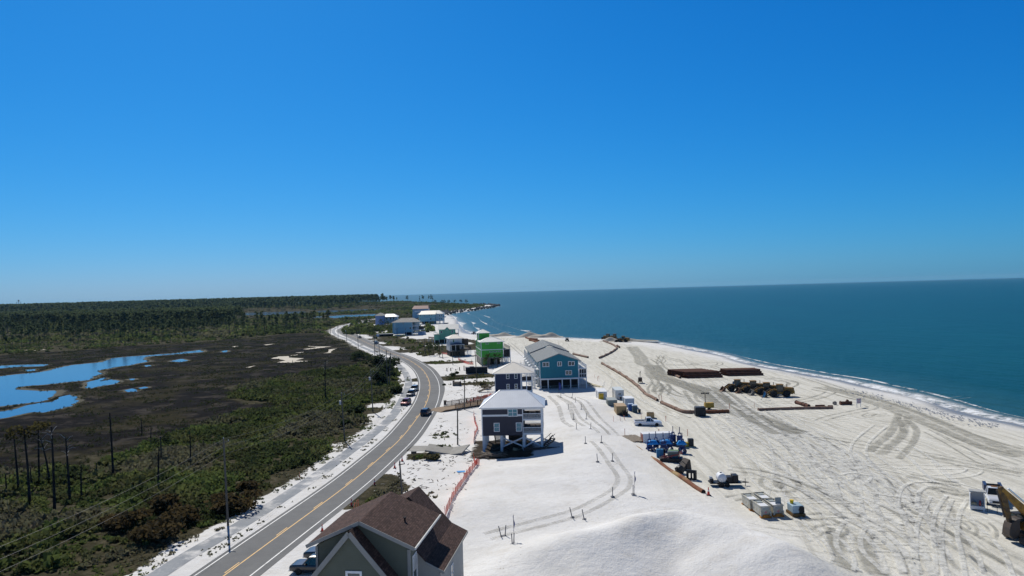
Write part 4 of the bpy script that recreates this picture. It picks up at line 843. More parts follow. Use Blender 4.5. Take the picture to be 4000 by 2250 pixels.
# house shade painted into soil and trampled rubbish under and in front of the purple house
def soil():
    t = NT('shaded_soil'); v = t.pos(); n = t.noise(v, .55, 6, .7); t.set(t.ramp(n, [(.3, (.02, .016, .012)), (.6, (.06, .048, .036)), (.8, (.16, .13, .10))]), .95, 0, .05); d = t.noise(v, .35, 5, .7); A = t.coord('Generated'); sp = t.n('ShaderNodeSeparateXYZ'); t.l(A, sp.inputs[0])
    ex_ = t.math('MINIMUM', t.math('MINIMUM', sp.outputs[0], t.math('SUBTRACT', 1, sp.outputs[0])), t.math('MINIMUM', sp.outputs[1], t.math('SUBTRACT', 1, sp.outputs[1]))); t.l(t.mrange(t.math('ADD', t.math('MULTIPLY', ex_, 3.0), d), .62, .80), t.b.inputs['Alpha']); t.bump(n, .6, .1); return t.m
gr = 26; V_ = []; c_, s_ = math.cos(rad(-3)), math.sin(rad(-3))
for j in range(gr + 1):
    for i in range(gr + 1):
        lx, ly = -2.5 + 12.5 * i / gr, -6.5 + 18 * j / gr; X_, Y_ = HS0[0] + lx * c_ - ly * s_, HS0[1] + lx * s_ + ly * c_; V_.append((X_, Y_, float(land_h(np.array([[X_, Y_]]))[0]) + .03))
F_ = np.array([(j * (gr + 1) + i, j * (gr + 1) + i + 1, (j + 1) * (gr + 1) + i + 1, (j + 1) * (gr + 1) + i) for j in range(gr) for i in range(gr)]); tag(npmesh('shaded_soil', np.array(V_), F_, soil(), True), kind='structure')
# ---------------------------------------------------------------- foreground house, brown shingle roofs
a_ = rad(7.8); hx, hy = -22.8, 62.0
HB = (hx * math.cos(a_) + hy * math.sin(a_), -hx * math.sin(a_) + hy * math.cos(a_), 0)
hs = thing('shingle_house', 'sage green house with brown shingle gables in the near foreground, beside the road', 'house', HB, -a_)
M_brown = shingle('brown_shingle', (.150, .098, .085), .28); M_sage = siding('sage_siding', (.100, .112, .085), .7, .2); M_gtrim = simple('grey_trim', (.25, .25, .235), .6, .06, 1)
def shingled(par, name, top, t=.16):
    """a roof slab from a top polygon; the shingle courses run level"""
    m = MB(); n = len(top); low = [(x, y, z - t) for x, y, z in top]; m.add(list(top) + low, [tuple(range(n)), tuple(range(2 * n - 1, n - 1, -1))] + [(k, n + k, n + (k + 1) % n, (k + 1) % n) for k in range(n)])
    return m.build(name, None, par)
def roofmat(o, horiz, mat_name, col, slope=1.0):
    t = NT(mat_name); c = t.n('ShaderNodeTexCoord'); s_ = t.n('ShaderNodeSeparateXYZ'); t.l(c.outputs['Object'], s_.inputs[0]); cb = t.n('ShaderNodeCombineXYZ')
    t.l(s_.outputs[horiz], cb.inputs[0]); t.l(t.math('MULTIPLY', s_.outputs[2], slope), cb.inputs[1]); b = t.n('ShaderNodeTexBrick'); b.offset = .5; b.inputs['Scale'].default_value = 1
    b.inputs['Color1'].default_value = (*mul(col, .62), 1); b.inputs['Color2'].default_value = (*mul(col, 1.5), 1); b.inputs['Mortar'].default_value = (*mul(col, .38), 1)
    b.inputs['Brick Width'].default_value = .36; b.inputs['Row Height'].default_value = .20; b.inputs['Mortar Size'].default_value = .016; t.l(cb.outputs[0], b.inputs['Vector'])
    n = t.noise(c.outputs['Object'], .6, 5); cc = t.mix(t.mrange(n, .35, .7, 0, .35), b.outputs['Color'], mul(col, .75)); t.set(cc, .92, 0, .2); t.bump(b.outputs['Fac'], .6, .02).node.invert = True
    o.data.materials.append(t.m)
BR = (.080, .048, .040)
m = MB().box(-4.35, 4.4, .3, 8.6, 0, 8.3); m.add([(-4.35, .3, 8.3), (4.4, .3, 8.3), (0, .3, 10.3), (-4.35, 8.6, 8.3), (4.4, 8.6, 8.3), (0, 8.6, 10.3)], [(0, 1, 2), (4, 3, 5), (0, 2, 5, 3), (1, 4, 5, 2)]); wl = m.build('wall', M_sage, hs)
A_r = shingled(hs, 'roof', [(0, -.35, 10.74), (5.0, -.35, 8.5), (5.0, 9.2, 8.5), (0, 9.2, 10.74)]); roofmat(A_r, 1, 'brown_shingle_a', BR, 2.4)
A_l = shingled(hs, 'roof', [(-.003, -.35, 10.742), (-.003, 9.2, 10.742), (-5.0, 9.2, 8.55), (-5.0, -.35, 8.55)]); roofmat(A_l, 1, 'brown_shingle_b', BR, 2.4)
m = MB(); m.beam((0, -.43, 10.62), (5.02, -.43, 8.38), .07, .32); m.beam((0, -.43, 10.62), (-5.02, -.43, 8.42), .07, .32); m.build('bargeboard', M_gtrim, hs); m = MB(); m.box(5.01, 5.14, -.4, 9.2, 8.30, 8.48); m.build('gutter', simple('pale_gutter', (.5, .5, .48), .5), hs)
# steep rear roof with a flared skirt
B_r = shingled(hs, 'roof', [(2.22, 2.3, 9.74), (5.3, 2.3, 6.35), (5.3, 13.2, 6.35), (1.8, 13.2, 10.2), (1.8, 9.22, 10.2), (2.22, 9.22, 9.74)]); roofmat(B_r, 1, 'brown_shingle_c', BR, 1.35)
B_s = shingled(hs, 'roof', [(5.302, 2.1, 6.35), (6.98, 2.1, 5.52), (6.98, 13.2, 5.52), (5.302, 13.2, 6.35)]); roofmat(B_s, 1, 'brown_shingle_d', BR, 2.2)
B_l = shingled(hs, 'roof', [(1.797, 9.22, 10.2), (1.797, 13.2, 10.2), (-1.9, 13.2, 8.5), (-1.9, 9.22, 8.5)]); roofmat(B_l, 1, 'brown_shingle_e', BR, 2.3)
B_m = shingled(hs, 'roof', [(-1.903, 9.22, 8.5), (-1.903, 13.2, 8.5), (-4.8, 9.9, 8.3), (-4.8, 9.22, 8.3)]); roofmat(B_m, 1, 'brown_shingle_f', BR, 2.3)
M_sgw = simple('side_grey_wall', (.30, .30, .28), .7, .08, 1); MB().box(4.41, 6.5, 2.75, 8.6, 0, 5.1).build('side_wall', M_sgw, hs)  # plain light grey for the side, gable and rear walls
MB().add([(5.2, 2.7, 6.1), (6.5, 2.7, 5.1), (4.41, 2.7, 5.1), (4.41, 2.7, 7.0)], [(0, 1, 2, 3)]).build('gable_end', M_sgw, hs)
m = MB(); m.box(-4.3, 6.5, 8.61, 12.9, 0, 5.2); m.add([(1.8, 12.9, 9.9), (5.2, 12.9, 6.2), (6.5, 12.9, 5.2), (-4, 12.9, 5.2), (-1.9, 12.9, 8.2)], [(0, 1, 2, 3, 4)]); m.build('rear_wall', M_sgw, hs)
m = MB(); m.box(6.9, 7.05, 2.1, 13.2, 5.3, 5.5); m.beam((5.3, 2.04, 6.26), (7.0, 2.04, 5.42), .06, .24); m.build('fascia', M_gtrim, hs)
for y in (4.0, 7.5): window(hs, 'r', y, 2.4, 1.1, 1.7, 6.5, 1, 2, None, .12)
# front gable
C_r = shingled(hs, 'roof', [(-.55, -1.5, 10.27), (4.2, -1.5, 4.7), (4.2, .26, 4.7), (-.55, .26, 10.27)]); roofmat(C_r, 1, 'brown_shingle_g', BR, 1.3)
C_l = shingled(hs, 'roof', [(-.553, -1.5, 10.27), (-.553, .26, 10.27), (-5.2, .26, 4.9), (-5.2, -1.5, 4.9)]); roofmat(C_l, 1, 'brown_shingle_h', BR, 1.3)
MB().prism([(-4.3, 0), (3.5, 0), (3.5, 5.3), (-.55, 9.95), (-4.6, 5.3)], 'y', -1.2, .1).build('front_gable_wall', M_sage, hs)
m = MB(); m.beam((-.55, -1.58, 10.06), (4.25, -1.58, 4.43), .07, .42); m.beam((-.55, -1.58, 10.06), (-5.2, -1.58, 4.7), .07, .42); m.build('bargeboard', M_gtrim, hs)
window(hs, 'f', -.3, 4.2, 1.5, 2.46, -1.2, 1, 2, M_glass, .2, .08)
MB().box(-4.42, -4.2, .22, .296, 0, 8.25).build('corner_trim', M_gtrim, hs); MB().box(4.18, 4.46, .22, .296, 0, 8.1).build('corner_trim', M_gtrim, hs)
M_blind = simple('white_blind', (.48, .48, .46), .6, .05, 1)
for y in (1.65, 3.1, 4.5):
    w_ = window(hs, 'r', y, 4.5, 1.3, 2.75, 4.4, 1, 1, M_glass, .11); MB().box(4.43, 4.445, y - .52, y + .52, 5.75, 7.12).build('blind', M_blind, w_)
m = MB(); m.lathe([(.42, 4.402), (.42, 4.45), (.3, 4.46), (.3, 4.402)], (0, 7.0, 6.55), 16, 'x'); v_ = m.build('round_vent', M_gtrim, hs)
MB().lathe([(.09, 0), (.09, .35), (.16, .36), (.16, .45), (0, .46)], (2.9, 4.0, 9.35), 10).build('vent_pipe', M_dark, hs)

# ---------------------------------------------------------------- vehicles
M_tyre = simple('tyre_rubber', (.016, .016, .017), .9, .25, 6); M_rim = simple('wheel_rim', (.32, .33, .34), .35, .15, 4, .7)
M_carglass = NT('tinted_glass').set((.008, .011, .014), .05, 0, .8).m
M_lamp = NT('headlight_lens').set((.75, .76, .75), .1, 0, .8).m; M_tail = NT('tail_light_lens').set((.30, .012, .01), .2, 0, .7).m; M_plast = simple('black_plastic', (.02, .02, .021), .6, .2, 5); M_chrome = simple('chrome', (.6, .61, .62), .2, .05, 3, .9)
def carpaint(name, col):
    t = NT(name); t.set(col, .32, .15, .5); t.b.inputs['Coat Weight'].default_value = .6; t.b.inputs['Coat Roughness'].default_value = .08; return t.m
def wheel(par, x, y, r, w, rimr=.62, name='wheel'):
    t = MB().lathe([(r * .72, -w / 2), (r * .93, -w / 2), (r, -w * .32), (r, w * .32), (r * .93, w / 2), (r * .72, w / 2)], (x, y, r), 18, 'x').build('tyre', M_tyre, None, True)
    t.name = name; reg(t, par); q = MB().lathe([(0, -w * .42), (r * rimr * .4, -w * .46), (r * rimr, -w * .40), (r * .72, -w * .45), (r * .72, w * .45), (r * rimr, w * .40), (r * rimr * .4, w * .46), (0, w * .42)], (x, y, r), 14, 'x').build('rim', M_rim, t, True); return t
def car(label, cat, loc, rz, paint_, kind='suv', L=4.85, W=1.95, Ht=1.76, name=None, group=None):
    """front faces +y"""
    t = thing(name or {'suv': 'suv', 'pickup': 'pickup_truck', 'sedan': 'sedan'}[kind], label, cat, loc, rz, group); h = W / 2; f = L / 2
    def ring(y, hw, zb, zm, zt): return [(-hw * .88, y, zb), (-hw, y, zb + .18), (-hw, y, zm), (-hw * .93, y, zt), (hw * .93, y, zt), (hw, y, zm), (hw, y, zb + .18), (hw * .88, y, zb)]
    belt = Ht * .58; hood = Ht * (.56 if kind != 'pickup' else .60); bedz = Ht * .60
    S_ = [(-f, h * .90, .48, belt * .80, belt * .92), (-f + .12, h * .98, .34, belt * .88, belt)]
    S_ += [(-f * .3, h, .30, belt * .9, belt), (f * .34, h, .30, belt * .88, belt), (f * .42, h, .30, hood * .9, hood), (f * .82, h * .98, .32, hood * .82, hood * .94), (f * .96, h * .90, .36, hood * .72, hood * .84), (f, h * .82, .46, hood * .62, hood * .72)]
    MB().loft([ring(*s) for s in S_]).build('body', paint_, t, True, .0)
    if kind == 'suv': cab = [(-f + .10, belt, -f + .34), (f * .40, belt, f * .14)]
    elif kind == 'sedan': cab = [(-f * .72, belt, -f * .42), (f * .42, belt, f * .10)]
    else: cab = [(-f * .18, belt, -f * .12), (f * .46, belt, f * .22)]
    (y0, z0, y0t), (y1, _, y1t) = cab; zt = Ht - .07; hb, ht = h * .92, h * .74
    g = MB(); b4 = [(-hb, y0, z0 - .02), (hb, y0, z0 - .02), (hb, y1, z0 - .02), (-hb, y1, z0 - .02)]; t4 = [(-ht, y0t, zt), (ht, y0t, zt), (ht, y1t, zt), (-ht, y1t, zt)]
    g.add(b4 + t4, [(0, 1, 5, 4), (1, 2, 6, 5), (2, 3, 7, 6), (3, 0, 4, 7), (4, 5, 6, 7)]); g.build('windows', M_carglass, t)
    r = MB(); r.loft([[(-ht * .98, y, zt + .004), (-ht * .9, y, z), (ht * .9, y, z), (ht * .98, y, zt + .004)] for y, z in ((y0t - .05, zt + .03), (y0t + .3, Ht), (y1t - .4, Ht), (y1t + .02, zt + .03))]); r.build('roof', paint_, t, True)
    p = MB()
    for i in range(4): p.beam(b4[i], t4[i], .09, .09)
    for ym in ((y0 + y1) / 2 + .1,) + (((y0 * .75 + y1 * .25),) if kind == 'suv' else ()):
        for s in (-1, 1): p.beam((s * hb * 1.0, ym, z0), (s * ht * 1.0, ym, zt), .07, .1)
    p.build('pillar', paint_, t)
    if kind == 'pickup':
        bd = MB().box(-h * .80, h * .80, -f + .16, y0 - .12, belt + .003, belt + .012); bd.build('bed', M_plast, t); m = MB()
        for s in (-1, 1): m.box(s * h * .92 - .05, s * h * .92 + .05, -f + .06, y0 - .02, belt - .02, belt + .13)
        m.box(-h * .87, h * .87, -f + .02, -f + .1, belt - .1, belt + .13); m.build('bed_side', paint_, t)
    wr = .40 if kind == 'pickup' else .36 if kind == 'suv' else .33
    for s in (-1, 1):
        for y in (-f * .62, f * .62): wheel(t, s * (h - .12), y, wr, .27)
    MB().box(-h * .5, h * .5, f - .02, f + .03, .52, hood * .66).build('grille', M_plast, t); m = MB(); m.box(-h * .9, h * .9, f - .1, f + .06, .36, .50); m.build('front_bumper', M_chrome if kind == 'pickup' else M_plast, t); MB().box(-h * .9, h * .9, -f - .06, -f + .06, .40, .56).build('rear_bumper', M_chrome if kind == 'pickup' else M_plast, t)
    for s in (-1, 1):
        MB().box(s * h * .70 - .17, s * h * .70 + .17, f * .955, f * .995, hood * .60, hood * .76).build('headlight', M_lamp, t); MB().box(s * h * .82 - .09, s * h * .82 + .09, -f - .02, -f + .05, belt * .62, belt * .92).build('tail_light', M_tail, t)
        MB().box(s * (h + .02), s * (h + .20), f * .30, f * .30 + .12, belt, belt + .18).build('mirror', M_plast, t)
    MB().box(-h * .62, h * .62, -f - .012, -f + .06, belt * .64, belt * .84).build('tailgate_panel', M_plast, t) if kind == 'suv' else None
    return t
P_white = carpaint('white_car_paint', (.72, .74, .78)); P_black = carpaint('black_car_paint', (.008, .011, .020)); P_dgrey = carpaint('dark_grey_car_paint', (.05, .055, .065)); P_red = carpaint('red_car_paint', (.24, .012, .018)); P_navy = carpaint('navy_car_paint', (.012, .022, .055)); P_silver = carpaint('silver_blue_car_paint', (.26, .31, .37))
def heading(p, q): d = Vector(q) - Vector(p); return math.atan2(-d.x, d.y)
car('white crew cab pickup truck parked on the sand in front of the tan shed', 'pickup', G(2531, 1663), rad(-93), P_white, 'pickup', 5.95, 2.0, 1.92)
road_dir = heading(G(1457, 1807), G(1526, 1750)); rd2 = heading(G(1650, 1650), G(1690, 1560))
car('dark grey SUV driving away round the bend, seen from behind', 'car', G(1664, 1620), rad(-6), P_dgrey, 'suv', 4.9, 1.95, 1.78)
car('red car with black front stopped on the cycle path, nearest of the three', 'car', G(1585.5, 1581), rad(170), P_red, 'suv', 4.6, 1.9, 1.7)
car('dark navy car stopped on the cycle path between the red and the silver car', 'car', G(1605, 1546), rad(174), P_navy, 'suv', 4.6, 1.9, 1.7)
car('silver blue car at the tail of the three cars on the cycle path', 'car', G(1618, 1527), rad(176), P_silver, 'suv', 4.8, 1.95, 1.75)
car('pale blue SUV driving away on the far straight of the road', 'car', G(1469, 1344), heading(G(1485, 1355), G(1448, 1335)), P_silver, 'suv', 5.2, 2.1, 1.9)
car('small black car on the far straight near the bend', 'car', G(1406, 1321), heading(G(1430, 1331), G(1400, 1319)), P_black, 'sedan', 4.7, 1.9, 1.5)
car('black pickup truck beside the brown roofed house, its bonnet nearest the viewer', 'pickup', (-22.7, 80.6, 0), rad(82), P_black, 'pickup', 5.9, 2.0, 1.95)
car('black pickup truck behind the first one, beside the brown roofed house', 'pickup', (-22.3, 84.6, 0), rad(82), P_black, 'pickup', 5.9, 2.0, 1.95)
# white service truck by the digger
g = G(3884, 1957)
t = car('white service truck with blue side boxes facing the viewer beside the digger', 'truck', g, rad(152), P_white, 'pickup', 6.2, 2.05, 2.0, 'service_truck')
M_bbox = simple('dark_blue_toolbox', (.03, .045, .10), .4, .15, 2)
for s in (-1, 1): MB().box(s * .90 - .2, s * .90 + .2, -3.0, -.75, 1.0, 1.95).build('side_box', M_bbox, t)
MB().box(-.8, .8, -.8, -.65, 1.1, 2.2).build('headache_rack', M_plast, t); MB().box(-.35, .35, .0, .18, 2.0, 2.1).build('light_bar', simple('amber_lens', (.5, .2, .02), .3), t)

# ---------------------------------------------------------------- wheel loaders, bulldozers, digger
def dirty(name, col, dirt=(.10, .06, .035), k=.55):
    t = NT(name); v = t.coord(); n = t.noise(v, 1.6, 6, .7); t.set(t.mix(t.mrange(n, k - .18, k + .15), col, dirt), .65, 0, .3); return t.m
M_yel = dirty('dirty_machine_yellow', (.33, .185, .03)); M_rustyb = dirty('rusty_bucket', (.17, .085, .045), (.07, .045, .035)); M_steel = dirty('worn_steel', (.05, .045, .042), (.09, .06, .04)); M_greyb = dirty('grey_bucket', (.15, .15, .145), (.07, .06, .05)); M_cabglass = NT('cab_glass').set((.03, .05, .05), .08, 0, .7).m
def bucket(par, y, z, w, mat, s=1.0, name='bucket'):
    prof = [(0, .05), (1.35, -.1), (1.4, .0), (.25, .22), (.05, .75), (.22, 1.3), (.16, 1.36), (-.10, .8)]; m = MB(); m.prism([(y + a * s, z + b * s) for a, b in prof], 'x', -w / 2, w / 2)
    b = m.build(name, mat, par); m = MB()
    side = [(y, z + .05 * s), (y + 1.2 * s, z - .05 * s), (y + .2 * s, z + 1.3 * s), (y - .05 * s, z + .8 * s)]
    for q in (-1, 1): m.prism(side, 'x', q * w / 2, q * (w / 2 + .05))
    m.build('bucket_side', mat, b); return b
def loader(label, loc, rz, lift=0.0, bmat=None, group='wheel loaders parked side by side', withroof=True, sc=1.0):
    t = thing('wheel_loader', label, 'loader', loc, rz, group)
    for y in (1.75, -1.75):
        for s in (-1, 1): wheel(t, s * 1.12, y, .92, .72, .5)
    m = MB(); m.prism([(-3.7, 1.05), (-3.55, 2.45), (-1.0, 2.6), (-1.0, .9), (-3.3, .75)], 'x', -.95, .95); m.build('engine_hood', M_yel, t, False, .06)
    MB().box(-.9, .9, -3.9, -3.68, .8, 1.7).build('counterweight', M_yel, t, False, .05); MB().box(-.8, .8, -3.74, -3.705, 1.72, 2.4).build('radiator_grille', M_plast, t); MB().cyl((.45, -2.2, 2.55), (.45, -2.2, 3.35), .09).build('exhaust', M_steel, t)
    m = MB(); m.box(-.75, .75, -1.2, 2.6, .75, 1.35); m.box(-.6, .6, .5, 1.9, 1.35, 2.0); m.build('frame', M_yel, t, False, .05)
    for s in (-1, 1):
        for y in (1.75, -1.75): m = MB(); m.tube([(s * 1.15, y - 1.05, 1.1), (s * 1.15, y - .8, 1.75), (s * 1.15, y, 2.05), (s * 1.15, y + .8, 1.75), (s * 1.15, y + 1.0, 1.3)], .09, 5); m.build('fender', M_yel, t)
    MB().add([(-.75, -1.0, 1.5), (.75, -1.0, 1.5), (.75, .75, 1.5), (-.75, .75, 1.5), (-.68, -.9, 3.25), (.68, -.9, 3.25), (.68, .5, 3.25), (-.68, .5, 3.25)], [(0, 1, 5, 4), (1, 2, 6, 5), (2, 3, 7, 6), (3, 0, 4, 7), (4, 5, 6, 7), (0, 3, 2, 1)]).build('cab', M_cabglass, t)
    m = MB()
    for a, b in (((-.75, -1.0), (-.68, -.9)), ((.75, -1.0), (.68, -.9)), ((.75, .75), (.68, .5)), ((-.75, .75), (-.68, .5))): m.beam((a[0], a[1], 1.5), (b[0], b[1], 3.25), .1)
    m.box(-.78, .78, -1.02, .78, 1.35, 1.6); m.build('cab_frame', M_steel, t); MB().box(-.82, .82, -1.05, .72, 3.25, 3.42).build('cab_roof', M_yel, t, False, .05)
    bz = .35 + lift
    for s in (-.62, .62): m = MB(); m.beam((s, .9, 1.95), (s, 2.3, 1.75 + lift * .6), .2, .38); m.beam((s, 2.3, 1.75 + lift * .6), (s, 3.6, bz + .45), .2, .34); m.build('lift_arm', M_yel, t)
    m = MB(); m.beam((0, 1.2, 2.0), (0, 2.3, 2.2 + lift * .5), .16, .2); m.beam((0, 2.3, 2.2 + lift * .5), (0, 3.55, bz + .9), .16, .2); m.build('tilt_link', M_steel, t)
    bucket(t, 3.6, bz - .28, 3.3, bmat or M_rustyb); m = MB(); m.box(-.9, -.7, .85, 1.0, 2.5, 2.6); m.beam((-.8, .8, 2.6), (-1.3, 1.0, 2.7), .05); m.box(-1.42, -1.2, .95, 1.05, 2.45, 2.9); m.build('mirror', M_plast, t); return t
g = G(3044, 1549)
l0 = loader('front most of the four yellow wheel loaders, with black bucket on the sand', (g.x, g.y, 0), rad(84), 0, M_steel)
ref = Vector((g.x, g.y, 0))
dup(l0, ref + Vector((-2.1, 4.2, 0)), rad(86), 'second wheel loader, grey bucket, standing just behind the front most one')
dup(l0, ref + Vector((-4.4, 8.6, 0)), rad(83), 'third wheel loader with rust brown bucket, between the grey bucket one and the last')
dup(l0, ref + Vector((-7.8, 12.0, 0)), rad(85), 'rearmost of the four wheel loaders, its bucket sticking out farthest left')
for o_ in bpy.data.objects:
    if o_.name.startswith('bucket.') or o_.name.startswith('bucket_side.'):
        r_ = o_.parent if o_.name.startswith('bucket.') else o_.parent.parent
        if r_ and r_.name == 'wheel_loader.001': o_.material_slots[0].link = 'OBJECT'; o_.material_slots[0].material = M_greyb
        if r_ and r_.name in ('wheel_loader.002', 'wheel_loader.003'): o_.material_slots[0].link = 'OBJECT'; o_.material_slots[0].material = M_rustyb
g = G(2434, 1336); o_ = dup(l0, (g.x, g.y, 0), rad(60), 'lone wheel loader on the far sand spit beside two bulldozers'); del o_['group']
def bulldozer(label, loc, rz):
    t = thing('bulldozer', label, 'bulldozer', loc, rz, 'bulldozers at the far water line')
    for s in (-1, 1):
        m = MB(); m.prism([(-2.2, .35), (-1.9, .05), (1.7, .05), (2.1, .45), (1.6, .95), (-1.2, 1.15), (-1.9, .9)], 'x', s * 1.15 - .3, s * 1.15 + .3); m.build('track', M_steel, t, False, .04)
    m = MB(); m.box(-.8, .8, -1.9, 2.0, .6, 1.6); m.box(-.62, .62, .2, 2.1, 1.6, 2.15); m.build('body', M_yel, t, False, .06)
    MB().box(-.8, .8, -1.5, .1, 1.6, 3.0).build('cab', M_cabglass, t); m = MB(); [m.box(x - .06, x + .06, y - .06, y + .06, 1.6, 3.05) for x in (-.8, .8) for y in (-1.5, .1)]; m.build('cab_frame', M_steel, t); MB().box(-1.0, 1.0, -1.8, .35, 3.05, 3.25).build('cab_roof', M_steel, t)
    MB().prism([(2.7, .0), (2.95, .1), (2.8, .7), (3.0, 1.3), (2.85, 1.35), (2.62, .7)], 'x', -2.0, 2.0).build('blade', M_steel, t)
    for s in (-1, 1): MB().beam((s * 1.5, -.4, .5), (s * 1.5, 2.7, .5), .15, .22).build('push_arm', M_yel, t)
    MB().beam((0, -2.0, .6), (0, -2.7, .2), .25, .5).build('ripper', M_steel, t); MB().cyl((.4, 1.2, 2.1), (.4, 1.2, 3.0), .07).build('exhaust', M_steel, t); return t
b0 = bulldozer('bulldozer at the water line, left of the pair', G(2371, 1325), rad(65)); dup(b0, G(2397, 1325), rad(65), 'bulldozer at the water line, right of the pair and next to the loader')
# tracked digger at the right edge
c = Vector((59.9, 84.0, 0)); t = thing('excavator', 'yellow tracked digger with black bucket folded in at the right edge', 'excavator', c, rad(93)); inv = (Matrix.Translation(c) @ Matrix.Rotation(rad(93), 4, 'Z')).inverted()
def ex(px, py, Y=83.9): q = inv @ atY(px, py, Y); return (0.0, q.y, q.z)
tip = Vector(ex(3909, 1908)); bm_ = Vector(ex(4000, 1992)); foot = bm_ + (bm_ - tip) * .55; stk = Vector(ex(3944, 2042))
M_cy = dirty('machine_yellow', (.38, .205, .025), (.13, .075, .03), .55)
for s in (-1, 1):
    m = MB(); m.prism([(-2.4, .45), (-2.1, .08), (2.1, .08), (2.45, .5), (2.15, .95), (-2.1, .95)], 'x', s * 1.3 - .33, s * 1.3 + .33); tr = m.build('track', M_steel, t, False, .05); m = MB(); [m.box(s * 1.3 - .35, s * 1.3 + .35, y, y + .1, .955, .99) for y in np.linspace(-2.0, 2.0, 16)]; m.build('track_pads', M_steel, tr)
m = MB(); m.box(-.9, .9, -1.3, 1.3, .5, 1.05); m.cyl((0, 0, 1.05), (0, 0, 1.25), .75); m.build('undercarriage', M_steel, t)
MB().box(-1.35, 1.35, -2.7, 1.0, 1.25, 2.2).build('upper_body', M_cy, t, False, .12); MB().box(-1.3, 1.3, -2.95, -1.6, 1.3, 2.5).build('counterweight', M_cy, t, False, .15)
MB().add([(.45, .1, 1.4), (1.35, .1, 1.4), (1.35, 1.75, 1.4), (.45, 1.75, 1.4), (.5, .1, 3.05), (1.3, .1, 3.05), (1.3, 1.45, 3.05), (.5, 1.45, 3.05)], [(0, 1, 5, 4), (1, 2, 6, 5), (2, 3, 7, 6), (3, 0, 4, 7), (4, 5, 6, 7), (0, 3, 2, 1)]).build('cab', M_cabglass, t)
m = MB(); [m.beam(a, b, .09) for a, b in (((.45, .1, 1.4), (.5, .1, 3.05)), ((1.35, .1, 1.4), (1.3, .1, 3.05)), ((1.35, 1.75, 1.4), (1.3, 1.45, 3.05)), ((.45, 1.75, 1.4), (.5, 1.45, 3.05)))]; m.box(.45, 1.36, .08, 1.5, 3.05, 3.14); m.build('cab_frame', M_plast, t)
d = (tip - foot).normalized(); nz = Vector((0, -d.z, d.y))
def limb(p0, p1, h0, hm, h1, w, name, mat):
    d = (p1 - p0).normalized(); n = Vector((0, -d.z, d.y)); mid = p0.lerp(p1, .35); pts = [p0 + n * h0, mid + n * hm, p1 + n * h1, p1 - n * h1, mid - n * hm, p0 - n * h0]
    return MB().prism([(p.y, p.z) for p in pts], 'x', -w, w).build(name, mat, t, False, .05)
bo = limb(foot, tip, .30, .46, .22, .26, 'boom', M_cy); st = limb(tip + Vector((0, .1, .25)), stk, .24, .36, .2, .22, 'stick', dirty('dirty_stick', (.26, .15, .03), (.06, .04, .025), .45))
MB().cyl(foot.lerp(tip, .25) + nz * .75, tip + nz * .55 - d * .6, .11).build('boom_cylinder', M_chrome, t); sd_ = (stk - tip).normalized(); sn = Vector((0, -sd_.z, sd_.y))
MB().cyl(tip + sn * (.55 if sn.y > 0 else -.55), tip.lerp(stk, .8) + sn * (.45 if sn.y > 0 else -.45), .1).build('stick_cylinder', M_steel, t)
m = MB(); b0_ = stk; m.prism([(b0_.y + a, b0_.z + b) for a, b in ((.25, .1), (-.45, .55), (-1.0, .65), (-.75, .2), (-.8, -.7), (-.55, -1.6), (.1, -1.7), (.55, -1.2), (.45, -.5))], 'x', -.6, .6); m.build('bucket', M_steel, t, False, .04); m = MB(); [m.box(x - .06, x + .06, b0_.y - 1.2, b0_.y - .98, b0_.z + .56, b0_.z + .66) for x in (-.45, -.15, .15, .45)]; m.build('bucket_teeth', M_steel, t)
pl = foot.lerp(tip, .52); q_ = Matrix.Rotation(math.atan2(d.z, d.y), 3, 'X'); m = MB(); m.obox((.285, pl.y, pl.z), (.02, .85, .42), q_); dec = m.build('badge', M_plast, bo)
def text_mesh(name, body, size, mat, parent, mw, extr=.004):
    cu = bpy.data.curves.new(name, 'FONT'); cu.body = body; cu.size = size; cu.align_x = 'CENTER'; cu.align_y = 'CENTER'; cu.extrude = extr
    tmp = bpy.data.objects.new(name, cu); C.objects.link(tmp); bpy.context.view_layer.update(); me = bpy.data.meshes.new_from_object(tmp.evaluated_get(bpy.context.evaluated_depsgraph_get())); bpy.data.objects.remove(tmp); bpy.data.curves.remove(cu)
    me.name = name; me.materials.clear(); me.materials.append(mat); o = bpy.data.objects.new(name, me); C.objects.link(o)
    if parent: reg(o, parent)
    o.matrix_local = mw; return o
M_lab = simple('pale_lettering', (.7, .7, .66), .6, .03)
ang = math.atan2(d.z, d.y)       # text read from the camera side (local +x)
text_mesh('lettering', 'CAT', .34, M_lab, dec, Matrix.Translation((.30, pl.y, pl.z)) @ Matrix.Rotation(ang - math.pi, 4, 'X') @ Matrix.Rotation(rad(90), 4, 'Z') @ Matrix.Rotation(rad(90), 4, 'X') if False else Matrix.Translation((.30, pl.y, pl.z)) @ Matrix(((0, 0, 1, 0), (d.y * -1, 0, 0, 0), (0, 1, 0, 0), (0, 0, 0, 1))))
